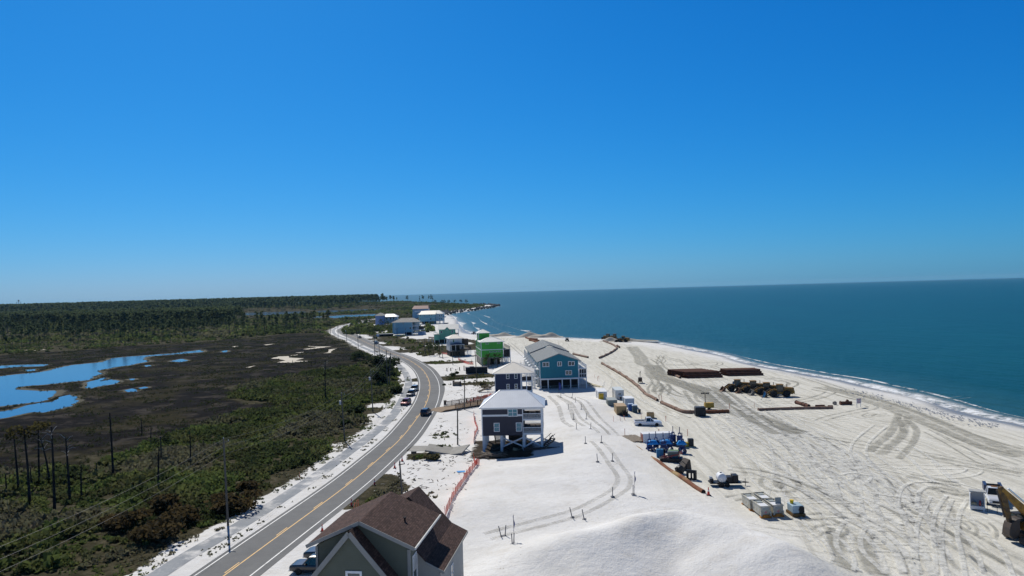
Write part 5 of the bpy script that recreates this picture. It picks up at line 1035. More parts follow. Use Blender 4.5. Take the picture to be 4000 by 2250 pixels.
# ================================================================ THE BEACH WORKS
def rust(name, c0, c1, c2=None, sc=.9, k=.5):
    t = NT(name); v = t.coord(scale=(1, 1, 1)); n = t.noise(v, sc, 7, .7); f = t.noise(v, sc * 9, 3); c = t.mix(t.mrange(n, k - .14, k + .14), c0, c1)
    if c2: c = t.mix(t.mrange(t.noise(v, sc * .35, 3), .56, .66), c, c2)
    c = t.mix(t.mrange(f, .4, .8, 0, .35), c, mul(c1, .5)); t.set(c, .85, 0, .25); t.bump(f, .3, .02); return t.m
M_rust = rust('rusty_pipe', (.26, .105, .052), (.17, .062, .032)); M_rust2 = rust('dark_rusty_pipe', (.145, .062, .040), (.085, .038, .026)); M_rust3 = rust('sandy_pipe', (.30, .20, .15), (.19, .12, .09))
M_rustp = rust('pale_rust_patch_pipe', (.25, .10, .05), (.175, .066, .034), (.38, .27, .13), .5)
def pipeline(label, pts, r=.38, mat=None, z=None, group='dredge pipeline sections lying on the beach', hollow=True, flanges=True):
    P_ = [G(px, py, r) for px, py in pts]; o0 = Vector((P_[0].x, P_[0].y, 0)); t = thing('pipeline', label, 'pipe', o0, 0, group)
    sp = spline([(p.x - o0.x, p.y - o0.y) for p in P_], 1.5); zz = r if z is None else z
    L = [Vector((a, b, zz + (.10 * math.sin(i * .9) if len(sp) > 14 else 0))) for i, (a, b) in enumerate(sp)]
    MB().tube(L, r, 14).build('pipe', mat or M_rust3, t, True)
    if flanges:
        n = max(2, int(sum((L[i + 1] - L[i]).length for i in range(len(L) - 1)) / 12)) + 1
        for k in range(n):
            i = min(len(L) - 2, int(k * (len(L) - 1) / (n - 1))); d = (L[i + 1] - L[i]).normalized(); MB().cyl(L[i] - d * .09, L[i] + d * .09, r * 1.22, n=14).build('flange', mat or M_rust3, t)
    for e, q in ((L[0], L[1]), (L[-1], L[-2])): d = (e - q).normalized(); MB().cyl(e + d * .002, e + d * .012, r * .86, n=14).build('pipe_mouth', M_dark, t)
    return t
pipeline('long sandy pipe running diagonally from the light tower towards the sheds', [(2352, 1419), (2374, 1431), (2424, 1459), (2469, 1489), (2498, 1513), (2523, 1538), (2568, 1562)], .42)
pipeline('sandy pipe bending to the black crate, with a flange joint', [(2585, 1572), (2623, 1588), (2657, 1603), (2680, 1608), (2717, 1609)], .42)
pipeline('straight rusty pipe to the right of the black crate', [(2752, 1609), (2800, 1608), (2847, 1606)], .42, M_rust)
pipeline('far pipe coming from behind the teal block to the blue valves', [(2240, 1382), (2270, 1389), (2297, 1395)], .42)
pipeline('far pipe curving from the blue valves up to the bulldozers on the spit', [(2342, 1397), (2379, 1380), (2402, 1366), (2409, 1357), (2400, 1349), (2384, 1341), (2357, 1331)], .42)
pipeline('long straight pipe half buried in front of the four loaders', [(2963, 1598), (3091, 1593), (3252, 1590)], .42, M_rust3, .22)
pipeline('short loose pipe section lying askew in front of the loaders', [(3111, 1571), (3160, 1586)], .42, M_rust2, None, None)
pipeline('stub of dark pipe on the sand left of the grey boulder', [(3185, 1584), (3221, 1584)], .36, M_rust2, .2, None, False, False)
pipeline('thin pipe stub touching the grey boulder', [(3234, 1585), (3253, 1585)], .26, M_rust2, .15, None, False, False)
pipeline('small pipe section beside the bend of the far pipe', [(2411, 1350), (2420, 1356)], .42, M_rust2, None, None)
pipeline('pale brown pipe lying left of the big pipe stack', [(2626, 1459), (2657, 1474)], .40, M_rust3, None, None)
pipeline('brown pipe lying beside the big far pipe heap behind the teal roof', [(2054, 1318), (2086, 1331)], .45, M_rust, None, None)
pipeline('second brown pipe in front of the far pipe heap behind the teal roof', [(2078, 1330), (2103, 1338)], .45, M_rust, None, None)
t = pipeline('long orange brown rusted pipe with a pale rust patch beside the blue valves', [(2475, 1743), (2748, 1922)], .36, M_rustp, None, None, True, False)
# pipe stacks
def pipestack(px0, px1, nlay, label, group, sway, d=.78):
    a, b = G(*px0), G(*px1); a.z = b.z = 0; u = (b - a).normalized(); nrm = Vector((-u.y, u.x, 0)); L = (b - a).length
    base = MB().pipe((0, 0, 0), (L, 0, 0), d / 2, .03, 12).build('steel_pipe', M_rust2, None, True); first = True; rz = math.atan2(u.y, u.x); rr = random.Random(len(label))
    for lay, n in enumerate(nlay):
        for k in range(n):
            p = a + nrm * (d * (k + lay * .5)) + u * (-sway * k + rr.uniform(-.25, .25) - lay * .35) + Vector((0, 0, d / 2 + lay * d * .866))
            o_ = base if first else base.copy()
            if not first: C.objects.link(o_)
            first = False; o_.location = p; o_.rotation_euler = (0, 0, rz); tag(o_, label, 'pipe', group)
pipestack((2683, 1478), (2821, 1474), (14, 13, 12), 'dark rusted steel pipe in the bigger, left pipe stack near the water', 'pipes in the bigger, left stack', .33)
pipestack((2842, 1469), (2979, 1466), (8, 7, 6), 'dark rusted steel pipe in the smaller, right pipe stack near the water', 'pipes in the smaller, right stack', .15)
# rusty wye piece, boulder, warning sign
t = thing('wye_piece', 'rusty branched pipe fitting on the sand left of the white warning sign', 'pipe fitting', G(3305, 1581)); m = MB(); m.cyl((-1.4, 0, .45), (1.4, 0, .45), .42, n=12); m.build('main_pipe', M_rust2, t); m = MB(); m.cyl((0, 0, .5), (.5, 0, 1.2), .32, n=10); m.build('branch', M_rust2, t); m = MB(); m.cyl((-1.5, 0, .45), (-1.38, 0, .45), .55, n=12); m.build('flange', M_rust2, t)
def rock_mesh(name, r, mat, seed):
    rr = random.Random(seed); import bmesh
    bm = bmesh.new(); bmesh.ops.create_icosphere(bm, subdivisions=2, radius=r)
    k = [Vector((rr.gauss(0, 1), rr.gauss(0, 1), rr.gauss(0, 1))).normalized() for _ in range(9)]
    for v in bm.verts:
        n = v.co.normalized(); q = min(1.0, min(.62 + .5 * abs(1 - n.dot(a)) for a in k)); v.co *= q + rr.uniform(-.03, .03)
    me = bpy.data.meshes.new(name); bm.to_mesh(me); bm.free(); me.materials.append(mat); return me
M_rock = simple('grey_rock', (.22, .20, .18), .9, .35, 1.2, bump=.3)
o_ = bpy.data.objects.new('boulder', rock_mesh('boulder', .7, M_rock, 4)); C.objects.link(o_); o_.location = G(3262, 1581) + Vector((0, 0, .35)); tag(o_, 'grey brown boulder among the pipe stubs in front of the loaders', 'boulder')
M_signw = simple('sign_white', (.68, .66, .66), .6, .06, 2); M_signr = simple('faded_sign_red', (.45, .18, .20), .7, .1, 2)
g = G(3356, 1592); t = thing('warning_sign', 'white board with faded red lines on two posts, by the shore', 'sign', g, rad(20))
MB().box(-.72, .72, 0, .05, 1.0, 2.25).build('board', M_signw, t); [MB().box(x - .05, x + .05, .052, .13, 0, 2.2).build('post', M_dwhite, t) for x in (-.6, .6)]; m = MB(); [m.box(-.55, .55, -.006, -.002, z, z + .13) for z in (1.2, 1.5, 1.8, 2.02)]; m.build('red_lines', M_signr, t)
# ---------------------------------------------------------------- site sheds and toilets
def shed(label, px, L, W_, Hh, mats, rz=0.0, door=None, win=None, legs=.25, cat='shed', extra=None):
    t = thing('site_shed', label, cat, G(*px), rz); wallm, roofm = mats; MB().box(0, W_, 0, L, legs, Hh).build('wall', wallm, t)
    MB().box(-.06, W_ + .06, -.06, L + .06, Hh + .002, Hh + .10).build('roof', roofm, t); MB().box(.1, W_ - .1, .1, L - .1, 0, legs - .003).build('skid', M_dark, t)
    m = MB(); [m.box(x, x + .07, -.03, -.003, legs, Hh) for x in (0, W_ - .07)]; m.box(-.03, -.003, 0, .07, legs, Hh); m.build('corner_post', wallm, t)
    if door: MB().box(-.04, -.003, door, door + .9, legs, Hh - .25).build('door', M_screen, t)
    if win: window(t, 'f', *win, 0, 2, 1, None, .06)
    return t
M_sw = simple('shed_white', (.66, .67, .68), .6, .05, 1); M_sroof = simple('shed_roof_white', (.74, .75, .76), .5, .03, .5); M_sg = simple('shed_green_grey', (.19, .22, .20), .6, .08, 1); M_sgr = simple('shed_roof_grey', (.30, .33, .32), .6, .05, .6); M_tan = simple('tan_container', (.33, .225, .105), .6, .08, 1); M_tanr = simple('tan_roof', (.40, .27, .14), .6, .05, .6); M_sblue = simple('shed_pale_blue', (.44, .50, .56), .6, .05, 1)
shed('white site trailer with open front, behind the yellow toilet', (2338, 1569), 6.4, 2.35, 2.6, (M_sw, M_sroof), rad(0), 3.0)
shed('white office trailer with small square window and air conditioner', (2405, 1565), 6.8, 2.3, 2.75, (simple('shed_cream', (.58, .585, .56), .6, .05, 1), simple('shed_roof_pale', (.56, .60, .60), .5, .04, .6)), rad(0), 4.5, (1.15, 1.5, .8, .6))
shed('green grey site shed between the white trailer and the tan container', (2377, 1606), 4.6, 2.25, 2.65, (M_sg, M_sgr), rad(0), .6)
shed('pale blue site shed behind the pair of blue toilets', (2443, 1598), 4.2, 2.3, 2.6, (M_sblue, M_sroof), rad(0), 2.4)
shed('tan container with dark junk leaning on its front', (2410, 1634), 4.7, 2.35, 2.75, (M_tan, M_tanr), rad(0), None, None, .1, 'container')
rr = random.Random(8); m = MB()
for k in range(26): x = rr.uniform(.4, 2.5); m.beam((x, rr.uniform(-1.2, -.25), 0), (x + rr.uniform(-.3, .3), -.12, rr.uniform(.5, 1.5) if x < 1.5 else rr.uniform(1.4, 2.4)), rr.uniform(.06, .16))
m.box(.4, 1.5, -.9, -.2, 0, .7); o_ = m.build('scrap_heap', rust('scrap', (.06, .03, .03), (.03, .02, .02))); o_.location = G(2410, 1634); tag(o_, 'dark heap of scrap poles leaning on the front of the tan container', 'scrap heap')
def toilet(label, px, col, rz=0.0, front=(.5, .5, .5)):
    t = thing('portable_toilet', label, 'toilet', G(*px), rz); mt = simple('toilet_plastic', col, .5, .05, 1); MB().box(-.58, .58, -.58, .58, .1, 2.05).build('cabin', mt, t, False, .03); MB().prism([(-.62, 2.05), (-.5, 2.26), (.5, 2.26), (.62, 2.05)], 'y', -.62, .62).build('roof', simple('toilet_roof', front, .4, .05, 1), t)
    MB().box(-.40, .40, -.62, -.585, .2, 1.9).build('door', mt, t); MB().box(-.62, .62, -.62, .62, 0, .098).build('base', M_plast, t); return t
toilet('yellow portable toilet against the open white trailer', (2349, 1570), (.55, .36, .02), rad(-90), (.5, .35, .03))
toilet('blue portable toilet, the left of the two, with white roof', (2464, 1612), (.02, .10, .36), rad(-90), (.55, .65, .78)); toilet('dark green blue portable toilet, the right of the two, with white roof', (2480, 1617), (.035, .075, .10), rad(0), (.6, .66, .70))
t = thing('waste_bin', 'grey bin standing to the right of the two portable toilets', 'bin', G(2498, 1616)); MB().lathe([(.3, .05), (.36, 1.0)], n=12).build('body', M_plast, t, True); MB().lathe([(.38, 1.002), (.36, 1.08), (0, 1.15)], n=12).build('lid', M_screen, t)
t = thing('tan_box', 'open topped tan box behind the white pickup', 'box', G(2541, 1634), rad(-8)); m = MB(); [m.box(*b) for b in ((-.85, .85, -.9, -.82, 0, 1.3), (-.85, .85, .82, .9, 0, 1.3), (-.85, -.77, -.819, .819, 0, 1.3), (.77, .85, -.819, .819, 0, 1.3))]; m.build('side', M_tan, t); MB().box(-.768, .768, -.818, .818, 0, .06).build('floor', M_dark, t)
t = thing('air_conditioner', 'small white box unit at the corner of the office trailer', 'air conditioner', G(2424, 1566)); MB().box(-.4, .4, -.35, .35, .4, 1.3).build('housing', M_sroof, t); MB().box(-.32, .32, -.37, -.352, .5, 1.2).build('grille', M_screen, t); MB().box(-.4, .4, -.3, .3, 0, .398).build('stand', M_dark, t)
# light towers, black crate, far machines
def light_tower(label, px, col, rz, mast=3.6):
    t = thing('light_tower', label, 'light tower', G(*px), rz, None); mt = simple('tower_housing', col, .6, .2, 2); MB().box(-1.1, 1.1, -.65, .65, .5, 1.75).build('housing', mt, t, False, .05); MB().cyl((-.9, 0, .5), (-.9, 0, mast), .09).build('mast', M_steel, t); m = MB(); m.beam((-1.9, 0, mast), (.1, 0, mast), .09); m.build('crossbar', M_steel, t)
    for x in (-1.7, -1.25, -.55, -.1): MB().obox((x, -.1, mast + .1), (.36, .2, .28), (rad(-30), 0, 0)).build('lamp_head', M_plast, t)
    for s in (-1, 1): wheel(t, s * .3, 0, .3, .2) if False else MB().lathe([(.1, -.1), (.3, -.1), (.3, .1), (.1, .1)], (s * .3, s * .66, .3), 12, 'y').build('tyre', M_tyre, t)
    MB().beam((1.1, 0, .45), (2.2, 0, .35), .08).build('tow_bar', M_steel, t); return t
light_tower('brown light tower with lamps on a mast, beside the diagonal pipe', (2501, 1496), (.06, .035, .02), rad(80)); light_tower('yellow light tower behind the black crate and pipe', (2770, 1600), (.40, .26, .04), rad(0), 4.0)
t = thing('black_crate', 'large black boxy crate straddling the pipe in front of the yellow light tower', 'crate', G(2735, 1625), rad(-4)); MB().box(-1.2, 1.2, -1.0, 1.0, .05, 2.2).build('body', M_blk, t, False, .12); m = MB(); [m.box(x, x + .08, -1.06, -1.004, .1, 2.15) for x in (-1.1, -.4, .32, 1.02)]; m.build('ribs', M_blk, t)
for px, lab, rz in (((2215, 1333), 'small black buggy on the beach beyond the teal block', rad(4)), ((1850, 1306), 'dark vehicle parked at the surf left of the green tower', rad(30))):
    g = G(*px); t = thing('buggy', lab, 'buggy', g, rz); MB().box(-.95, .95, -1.7, 1.7, .5, 1.15).build('body', P_black, t, False, .1); m = MB(); [m.beam((x, y, 1.1), (x * .9, y * .7, 2.1), .08) for x in (-.85, .85) for y in (-1.3, .8)]; m.build('roll_cage', M_plast, t); MB().box(-.85, .85, -1.1, .7, 2.1, 2.2).build('roof', M_plast, t); MB().box(-.6, .6, -.6, -.2, 1.16, 1.8).build('seat', M_furn, t)
    [wheel(t, s * .85, y, .38, .3) for s in (-1, 1) for y in (-1.1, 1.2)]
t = thing('pipe_heap', 'heap of big brown pipes behind the teal roof by the sea', 'pipe heap', G(2088, 1333), rad(38))
for k, (x, z) in enumerate(((0, .5), (1.0, .5), (.5, 1.35))): MB().pipe((x, -4 + k, z), (x, 5, z), .5, .05, 12).build('pipe', M_rust, t, True)
# far sand heaps at the water's edge
for px, s_, lab in (((2082, 1316), (15, 5, 2.2), 'long grey sand heap at the water line behind the teal block'), ((2128, 1317), (12, 5, 2.4), 'peaked grey sand heap at the water line, right of the long one'), ((2395, 1332), (9, 3.5, 1.7), 'grey sand bank at the foot of the bulldozers'), ((2470, 1333), (15, 3.5, 1.2), 'low grey sand bank right of the lone loader'), ((1945, 1313), (12, 5, 2.0), 'sand heap at the water line right of the green tower')):
    g = G(*px); n = 26; V = []; F = []; rr = random.Random(int(px[0]))
    for j in range(n + 1):
        for i in range(n + 1):
            u, v = i / n * 2 - 1, j / n * 2 - 1; q = max(0, 1 - u * u - v * v); V.append((u * s_[0], v * s_[1], s_[2] * q ** 1.1 * (1 + .5 * math.sin(u * 5 + s_[0]) * math.cos(v * 3)) + rr.uniform(-.05, .05) - .1))
    for j in range(n):
        for i in range(n): k = j * (n + 1) + i; F.append((k, k + 1, k + n + 2, k + n + 1))
    mb = MB(); mb.add(V, F); o_ = mb.build('sand_heap', simple('damp_heap_sand', (.40, .375, .32), .95, .15, .5, bump=.3), None, True, fix=False); o_.location = g; tag(o_, lab, 'sand heap')
# ---------------------------------------------------------------- blue valves, pumps, tank trailer, fuel cubes
M_vblue = simple('valve_blue', (.010, .030, .135), .45, .15, 2); M_tarp = simple('bright_blue_tarp', (.015, .24, .62), .5, .12, 3)
def valve(loc, label, rz=0.0, tall=1.0):
    t = thing('gate_valve', label, 'valve', loc, rz, None)
    MB().pipe((0, -.75, .55), (0, .75, .55), .42, .05, 14).build('pipe_body', M_vblue, t, True)
    for y in (-.78, .68): MB().pipe((0, y, .55), (0, y + .1, .55), .58, .2, 14).build('flange', M_vblue, t)
    MB().box(-.52, .52, -.2, .2, .9, 2.0).build('gate_housing', M_vblue, t, False, .04); MB().box(-.58, .58, -.26, .26, 2.0, 2.12).build('top_flange', M_vblue, t); m = MB(); m.box(-.3, -.2, -.12, .12, 2.12, 2.5); m.box(.2, .3, -.12, .12, 2.12, 2.5); m.box(-.3, .3, -.14, .14, 2.5, 2.6); m.build('yoke', M_vblue, t)
    MB().cyl((0, 0, 2.6), (0, 0, 2.6 + 1.2 * tall), .075, n=8).build('stem', M_vblue, t); MB().lathe([(.28, 2.62), (.32, 2.64), (.28, 2.68)], n=12).build('handwheel', M_vblue, t); return t
vp = [((2538, 1770), 'blue gate valve at the left end of the front row, open ring facing the viewer', 5), ((2563, 1764), 'blue gate valve, second from the left in the front row', -4), ((2592, 1769), 'blue gate valve in the middle of the front row', 3), ((2616, 1763), 'blue gate valve beside the green lidded pump', 0), ((2630, 1741), 'blue gate valve with a tall stem in the back row, left one', 4), ((2656, 1745), 'blue gate valve with a tall stem at the right end, back row', -3), ((2666, 1771), 'blue gate valve at the right end of the front row, ring towards the viewer', 6)]
vobj = None
for px, lab, rz in vp:
    if vobj is None: vobj = valve(G(*px), lab, rad(rz))
    else: dup(vobj, G(*px), rad(rz), lab)
def tarp(label, px, z, sx, sy, seed):
    n = 9; rr = random.Random(seed); V = []; F = []
    for j in range(n):
        for i in range(n): u, v = i / (n - 1) * 2 - 1, j / (n - 1) * 2 - 1; e = max(abs(u), abs(v)); V.append((u * sx, v * sy, z + .15 * (1 - e) - max(0, e - .55) * 1.3 + rr.uniform(-.05, .05)))
    for j in range(n - 1):
        for i in range(n - 1): k = j * n + i; F.append((k, k + 1, k + n + 1, k + n))
    m = MB(); m.add(V, F); o_ = m.build('tarp', M_tarp, None, True, fix=False); md = o_.modifiers.new('thick', 'SOLIDIFY'); md.thickness = .02; o_.location = G(*px); tag(o_, label, 'tarp')
tarp('bright blue tarp over the two leftmost valves', (2550, 1768), 2.2, 1.15, .8, 1); tarp('bright blue tarp draped over the middle valves', (2600, 1766), 2.2, 1.2, .8, 2); tarp('bright blue tarp on the right end valve of the front row', (2663, 1771), 2.25, .9, .6, 3)
t = thing('box_trailer', 'white box trailer with red end behind the blue valves', 'trailer', G(2555, 1733), rad(4)); MB().box(-2.4, 3.6, -1.0, 1.0, .45, 2.2).build('body', M_sroof, t, False, .06); MB().box(-2.47, -2.403, -.9, .9, .6, 2.1).build('end_panel', P_red, t); [MB().lathe([(.12, -.12), (.36, -.12), (.36, .12), (.12, .12)], (x, y, .36), 12, 'y').build('tyre', M_tyre, t) for x in (.2, 1.1) for y in (-1.0, 1.0)]
t = thing('timber_stack', 'stack of grey timber mats with dark ends, left of the blue valves', 'timber', G(2476, 1741), rad(14))
for k in range(5):
    for z in (0, .42): MB().box(-.1 + k * .62, .47 + k * .62, -.1 + (k % 2) * .2, 6.0 + (k % 2) * .3, .02 + z, .4 + z).build('timber', M_wood if z else M_dwood, t)
t = thing('pallet_stack', 'two upright brown pallets behind the white box trailer', 'pallet', G(2522, 1722)); [MB().box(x - .3, x + .3, -.5 + i * .2, .5, .1, 1.2 + .1 * i).build('pallet', M_dwood, t) for i, x in enumerate((-.4, .5))]
t = thing('pump_skid', 'red framed pump on a black skid with green lid, in front of the valves', 'pump', G(2630, 1808), rad(-8)); MB().box(-2.3, 1.7, -1.0, .9, .05, .95).build('skid', M_blk, t, False, .05); m = MB(); m.beam((-2.0, -.7, .9), (1.6, -.4, 1.8), .12, .2); m.beam((-2.0, .5, .9), (1.6, .7, 1.8), .12, .2); [m.beam((x, y, .8), (x + .2, y, 1.5), .12) for x in (-1.6, -.4, .9) for y in (-.6, .6)]; m.build('frame', simple('red_frame_paint', (.22, .03, .035), .5), t); MB().box(-.9, .9, -.5, .7, 1.2, 2.0).build('engine_box', simple('grey_green_box', (.08, .10, .10), .5), t, False, .05); MB().box(-.7, 1.1, .75, 1.7, 1.6, 1.95).build('green_lid', simple('green_lid_paint', (.14, .24, .07), .5), t, False, .05)
t = thing('cabinet', 'bright blue machine cabinet with black back, by the rusted pipe', 'cabinet', G(2578, 1797), rad(-6)); MB().box(-.6, .6, -.55, .1, .5, 2.0).build('housing', simple('sky_blue_paint', (.03, .20, .38), .5), t, False, .06); MB().box(-.5, 1.0, .11, 1.3, .2, 1.9).build('engine', M_blk, t); MB().lathe([(.10, 2.0), (.09, 2.25), (0, 2.3)], (0, -.2, 0), 8).build('cap', M_sroof, t); [MB().box(x - .1, x + .1, -.5, 1.2, 0, .199 if x > 0 else .45).build('foot', M_blk, t) for x in (-.4, .5)]
t = thing('hopper', 'black wedge shaped steel hopper with a looped hose', 'hopper', G(2672, 1838), rad(20)); MB().prism([(-1.1, 0), (1.0, 0), (.75, 1.9), (.5, 1.95)], 'y', -.8, .8).build('body', M_steel, t); MB().tube([(-1.0, -.9, .1), (-1.5, -1.0, .8), (-1.4, -.9, 1.6), (-.8, -.8, 1.8), (-.1, -.8, 1.2), (0, -1.0, .1)], .07, 6).build('hose', M_blk, t, True)
t = thing('dredge_pump', 'black pump head lying between the hopper and the rusted pipe', 'pump', G(2656, 1855), rad(30)); m = MB(); m.lathe([(.2, -.4), (.75, -.3), (.8, 0), (.75, .3), (.2, .4)], (0, 0, .8), 14, 'y'); m.build('volute', M_blk, t, True); MB().cyl((-.9, 0, 1.1), (0, 0, 1.2), .25).build('outlet', M_steel, t)
t = thing('steel_bracket', 'upright black steel plate with holes beside the rusted pipe end', 'bracket', G(2700, 1878), rad(-25)); m = MB(); [m.box(*b) for b in ((-.75, .75, 0, .2, 0, .4), (-.75, .75, 0, .2, 1.2, 1.7), (-.75, -.4, 0, .2, .401, 1.199), (-.1, .15, 0, .2, .401, 1.199), (.45, .75, 0, .2, .401, 1.199))]; m.build('plate', M_blk, t); MB().box(.3, .74, .201, .9, 0, 1.5).build('stay', M_blk, t)
t = thing('generator', 'small yellow and black generator on a pallet right of the blue valves', 'generator', G(2690, 1746)); MB().box(-1.1, -.1, -.4, .4, .18, .95).build('housing', simple('generator_yellow', (.50, .36, .02), .5), t, False, .04); MB().box(-.08, .9, -.5, .5, .18, 1.6).build('engine', M_blk, t, False, .05); MB().box(-2.1, 1.3, -.6, .6, .02, .17).build('pallet', M_pale, t)
t = thing('tank_trailer', 'black flat trailer with round white tank and tool boxes', 'trailer', G(2832, 1898), rad(-2)); MB().box(-2.4, 2.3, -.85, .85, .55, .7).build('bed', M_blk, t); m = MB().lathe([(0, -.95), (.45, -.9), (.66, -.7), (.68, 0), (.66, .7), (.45, .9), (0, .95)], (-.55, 0, 1.38), 18, 'y'); m.build('tank', M_sroof, t, True); MB().lathe([(.16, 2.02), (.16, 2.12), (0, 2.13)], (-.6, 0, 0), 10).build('tank_cap', M_blk, t); MB().box(.25, 1.0, -.7, .7, .703, 1.5).build('tool_box', M_blk, t, False, .04); MB().box(1.05, 1.9, -.7, .7, .703, 1.75).build('tool_box', M_blk, t, False, .06); MB().box(-2.3, -1.8, -.4, .3, .703, 1.2).build('tool_box', M_blk, t); MB().box(-2.35, -1.95, -.35, .25, 1.202, 1.5).build('canister', simple('grey_can', (.4, .42, .45), .5), t)
[MB().lathe([(.14, -.12), (.36, -.12), (.36, .12), (.14, .12)], (x, y, .36), 14, 'y').build('tyre', M_tyre, t) for x in (-.75, .15) for y in (-.98, .98)]; m = MB(); m.beam((2.3, -.5, .6), (3.6, 0, .5), .1); m.beam((2.3, .5, .6), (3.6, 0, .5), .1); m.build('drawbar', M_blk, t); MB().cyl((3.1, 0, 0), (3.1, 0, 1.1), .05).build('jack', M_blk, t)
M_cube = dirty('dirty_white_tank', (.50, .50, .46), (.27, .24, .15), .55); M_oran = dirty('orange_skid', (.48, .19, .025), (.22, .10, .03), .62)
def fuel_cube(label, loc, rz, lid=False):
    t = thing('fuel_tank', label, 'fuel tank', loc, rz, None); MB().box(-.68, .68, -1.45, 1.45, .28, 1.45).build('body', M_cube, t, False, .05)
    m = MB(); [m.box(*b) for b in ((-.74, .74, -1.5, -1.40, 1.452, 1.6), (-.74, .74, 1.40, 1.5, 1.452, 1.6), (-.74, -.64, -1.399, 1.399, 1.452, 1.58), (.64, .74, -1.399, 1.399, 1.452, 1.58))]; m.build('top_rim', M_cube, t); MB().box(-.55, .55, -1.2, .2, 1.452, 1.50).build('top_plate', M_sroof, t); MB().box(-.35, .35, .35, 1.1, 1.452, 1.56).build('hatch', M_sgr, t)
    MB().box(-.72, .72, -1.62, -1.1, .0, .27).build('skid', M_oran, t); MB().box(-.72, .72, 1.1, 1.55, 0, .27).build('skid', M_oran, t); MB().box(-.40, .40, -1.70, -1.455, .12, .46).build('step', M_oran, t); MB().box(-.42, .42, -1.47, -1.453, 1.1, 1.34).build('panel', M_sgr, t)
    for s in (-1, 1): MB().box(s * .62 - .1, s * .62 + .1, -1.58, -1.453, .28, .85).build('corner_plate', M_cube, t)
    m = MB(); v = [(0, -1.459, .95), (.2, -1.459, .75), (0, -1.459, .55), (-.2, -1.459, .75)]; m.add(v + [(x, -1.455, z) for x, y, z in v], [(0, 1, 2, 3), (7, 6, 5, 4), (0, 4, 5, 1), (1, 5, 6, 2), (2, 6, 7, 3), (3, 7, 4, 0)]); m.build('hazard_diamond', M_signr, t)
    if lid: MB().obox((.3, -.75, 1.95), (.8, .05, .85), (rad(-8), 0, 0)).build('open_lid', M_sgr, t)
    return t
fg = Vector(G(2992, 2024)); az = rad(3); ax_ = Vector((-math.sin(az), math.cos(az), 0)); rt = Vector((math.cos(az), math.sin(az), 0))
fa = fg + ax_ * 1.45; f0 = fuel_cube('stained white fuel tank with orange skid, nearest left of the four', fa, az); fuel_cube('white fuel tank with raised grey lid and red diamond, nearest right of the four', fa + rt * 1.8 + ax_ * .25, az, True)
dup(f0, fa + ax_ * 3.15 - rt * .25, az, 'white fuel tank at the far left of the four, grey panels on top'); dup(f0, fa + rt * 1.65 + ax_ * 3.5, az, 'white fuel tank at the far right of the four, grey panels on top')
t = thing('generator', 'pale blue generator on a brown skid, yellow bucket on top', 'generator', G(3108, 2012), az); MB().box(-.75, .75, -.9, .9, .5, 1.5).build('housing', simple('pale_blue_housing', (.33, .44, .50), .5, .1, 2), t, False, .08); MB().box(-.85, .85, -1.1, 1.1, .02, .48).build('skid', dirty('brown_skid', (.20, .11, .03), (.06, .04, .02), .5), t); MB().box(.1, .72, -.97, -.3, .55, 1.35).build('engine', M_blk, t); m = MB(); m.tube([(.0, -.95, .9), (.3, -1.05, 1.5), (.7, -1.0, 1.3), (.75, -.95, .6)], .05, 6); m.build('hose', M_blk, t, True)
o_ = MB().lathe([(.20, 0), (.25, .42), (.27, .42), (.27, .46), (0, .46)], n=14).build('bucket', simple('bright_yellow_bucket', (.72, .50, .01), .5, .05, 2), None, True); o_.location = G(3108, 2012) + ax_ * .3 - rt * .35 + Vector((0, 0, 1.502)); o_.name = 'yellow_bucket'; tag(o_, 'bright yellow bucket on top of the pale blue generator', 'bucket')
t = thing('wash_station', 'white open fronted stand with red extinguisher, left of the white service truck', 'stand', G(3818, 1988), rad(-30)); MB().box(-.85, .85, -.9, .9, .15, .6).build('base', M_sw, t, False, .04); m = MB(); [m.box(*b) for b in ((-.85, -.75, -.9, .9, .602, 2.3), (.75, .85, -.9, .9, .602, 2.3), (-.749, .749, .8, .9, .602, 2.3))]; m.build('side_panel', M_sw, t); MB().box(-.9, .9, -.3, .95, 2.302, 2.42).build('roof', simple('grey_canopy', (.40, .40, .38), .6), t); MB().box(-.7, -.1, -.5, .3, .603, .85).build('tray', M_pale, t)
MB().lathe([(.13, .62), (.14, 1.2), (.05, 1.34), (0, 1.36)], (.3, -.55, 0), 12).build('extinguisher', P_red, t, True); [MB().box(s * .7 - .1, s * .7 + .1, -.9, .9, 0, .148).build('skid', M_sw, t) for s in (-1, 1)]; m = MB(); m.box(1.0, 2.2, -.9, -.2, .85, .92); [m.box(x, x + .06, -.9, -.84, 0, .849) for x in (1.02, 2.12)]; m.build('side_table', M_plast, t)
# ---------------------------------------------------------------- cones, stakes, markers, flags, fences
M_cone = simple('orange_cone', (.62, .055, .03), .5, .06, 3); M_coneb = simple('white_band', (.75, .72, .70), .5)
def cone(label, px, s=1.0, first=[None]):
    if first[0] is None:
        t = thing('traffic_cone', label, 'traffic cone', Gt(*px)); MB().lathe([(.17, .05), (.10, .42), (.085, .5), (.03, .9), (0, .91)], n=14).build('cone', M_cone, t, True); MB().box(-.24, .24, -.24, .24, 0, .05).build('base', M_plast, t); MB().lathe([(.1005, .44), (.072, .62), (.07, .62), (.0985, .44)], n=14).build('white_band', M_coneb, t); first[0] = t; t.scale = (s,) * 3; return t
    return dup(first[0], Gt(*px), 0, label, None, s)
cone('orange cone farthest up the road shoulder, behind the tall pole', (1571, 1802), 1.15); cone('orange cone on the road shoulder, left of the pole top', (1542, 1829), 1.15); cone('orange cone on the shoulder by the weedy verge', (1463, 1894), 1.1); cone('orange cone next to the three orange stakes', (1373, 1975), 1.15); cone('orange cone above the brown roof edge, nearest the viewer on the shoulder', (1259, 2076), 1.1)
cone('big faded orange cone between the rusted pipe end and the tank trailer', (2768, 1935), 1.35)
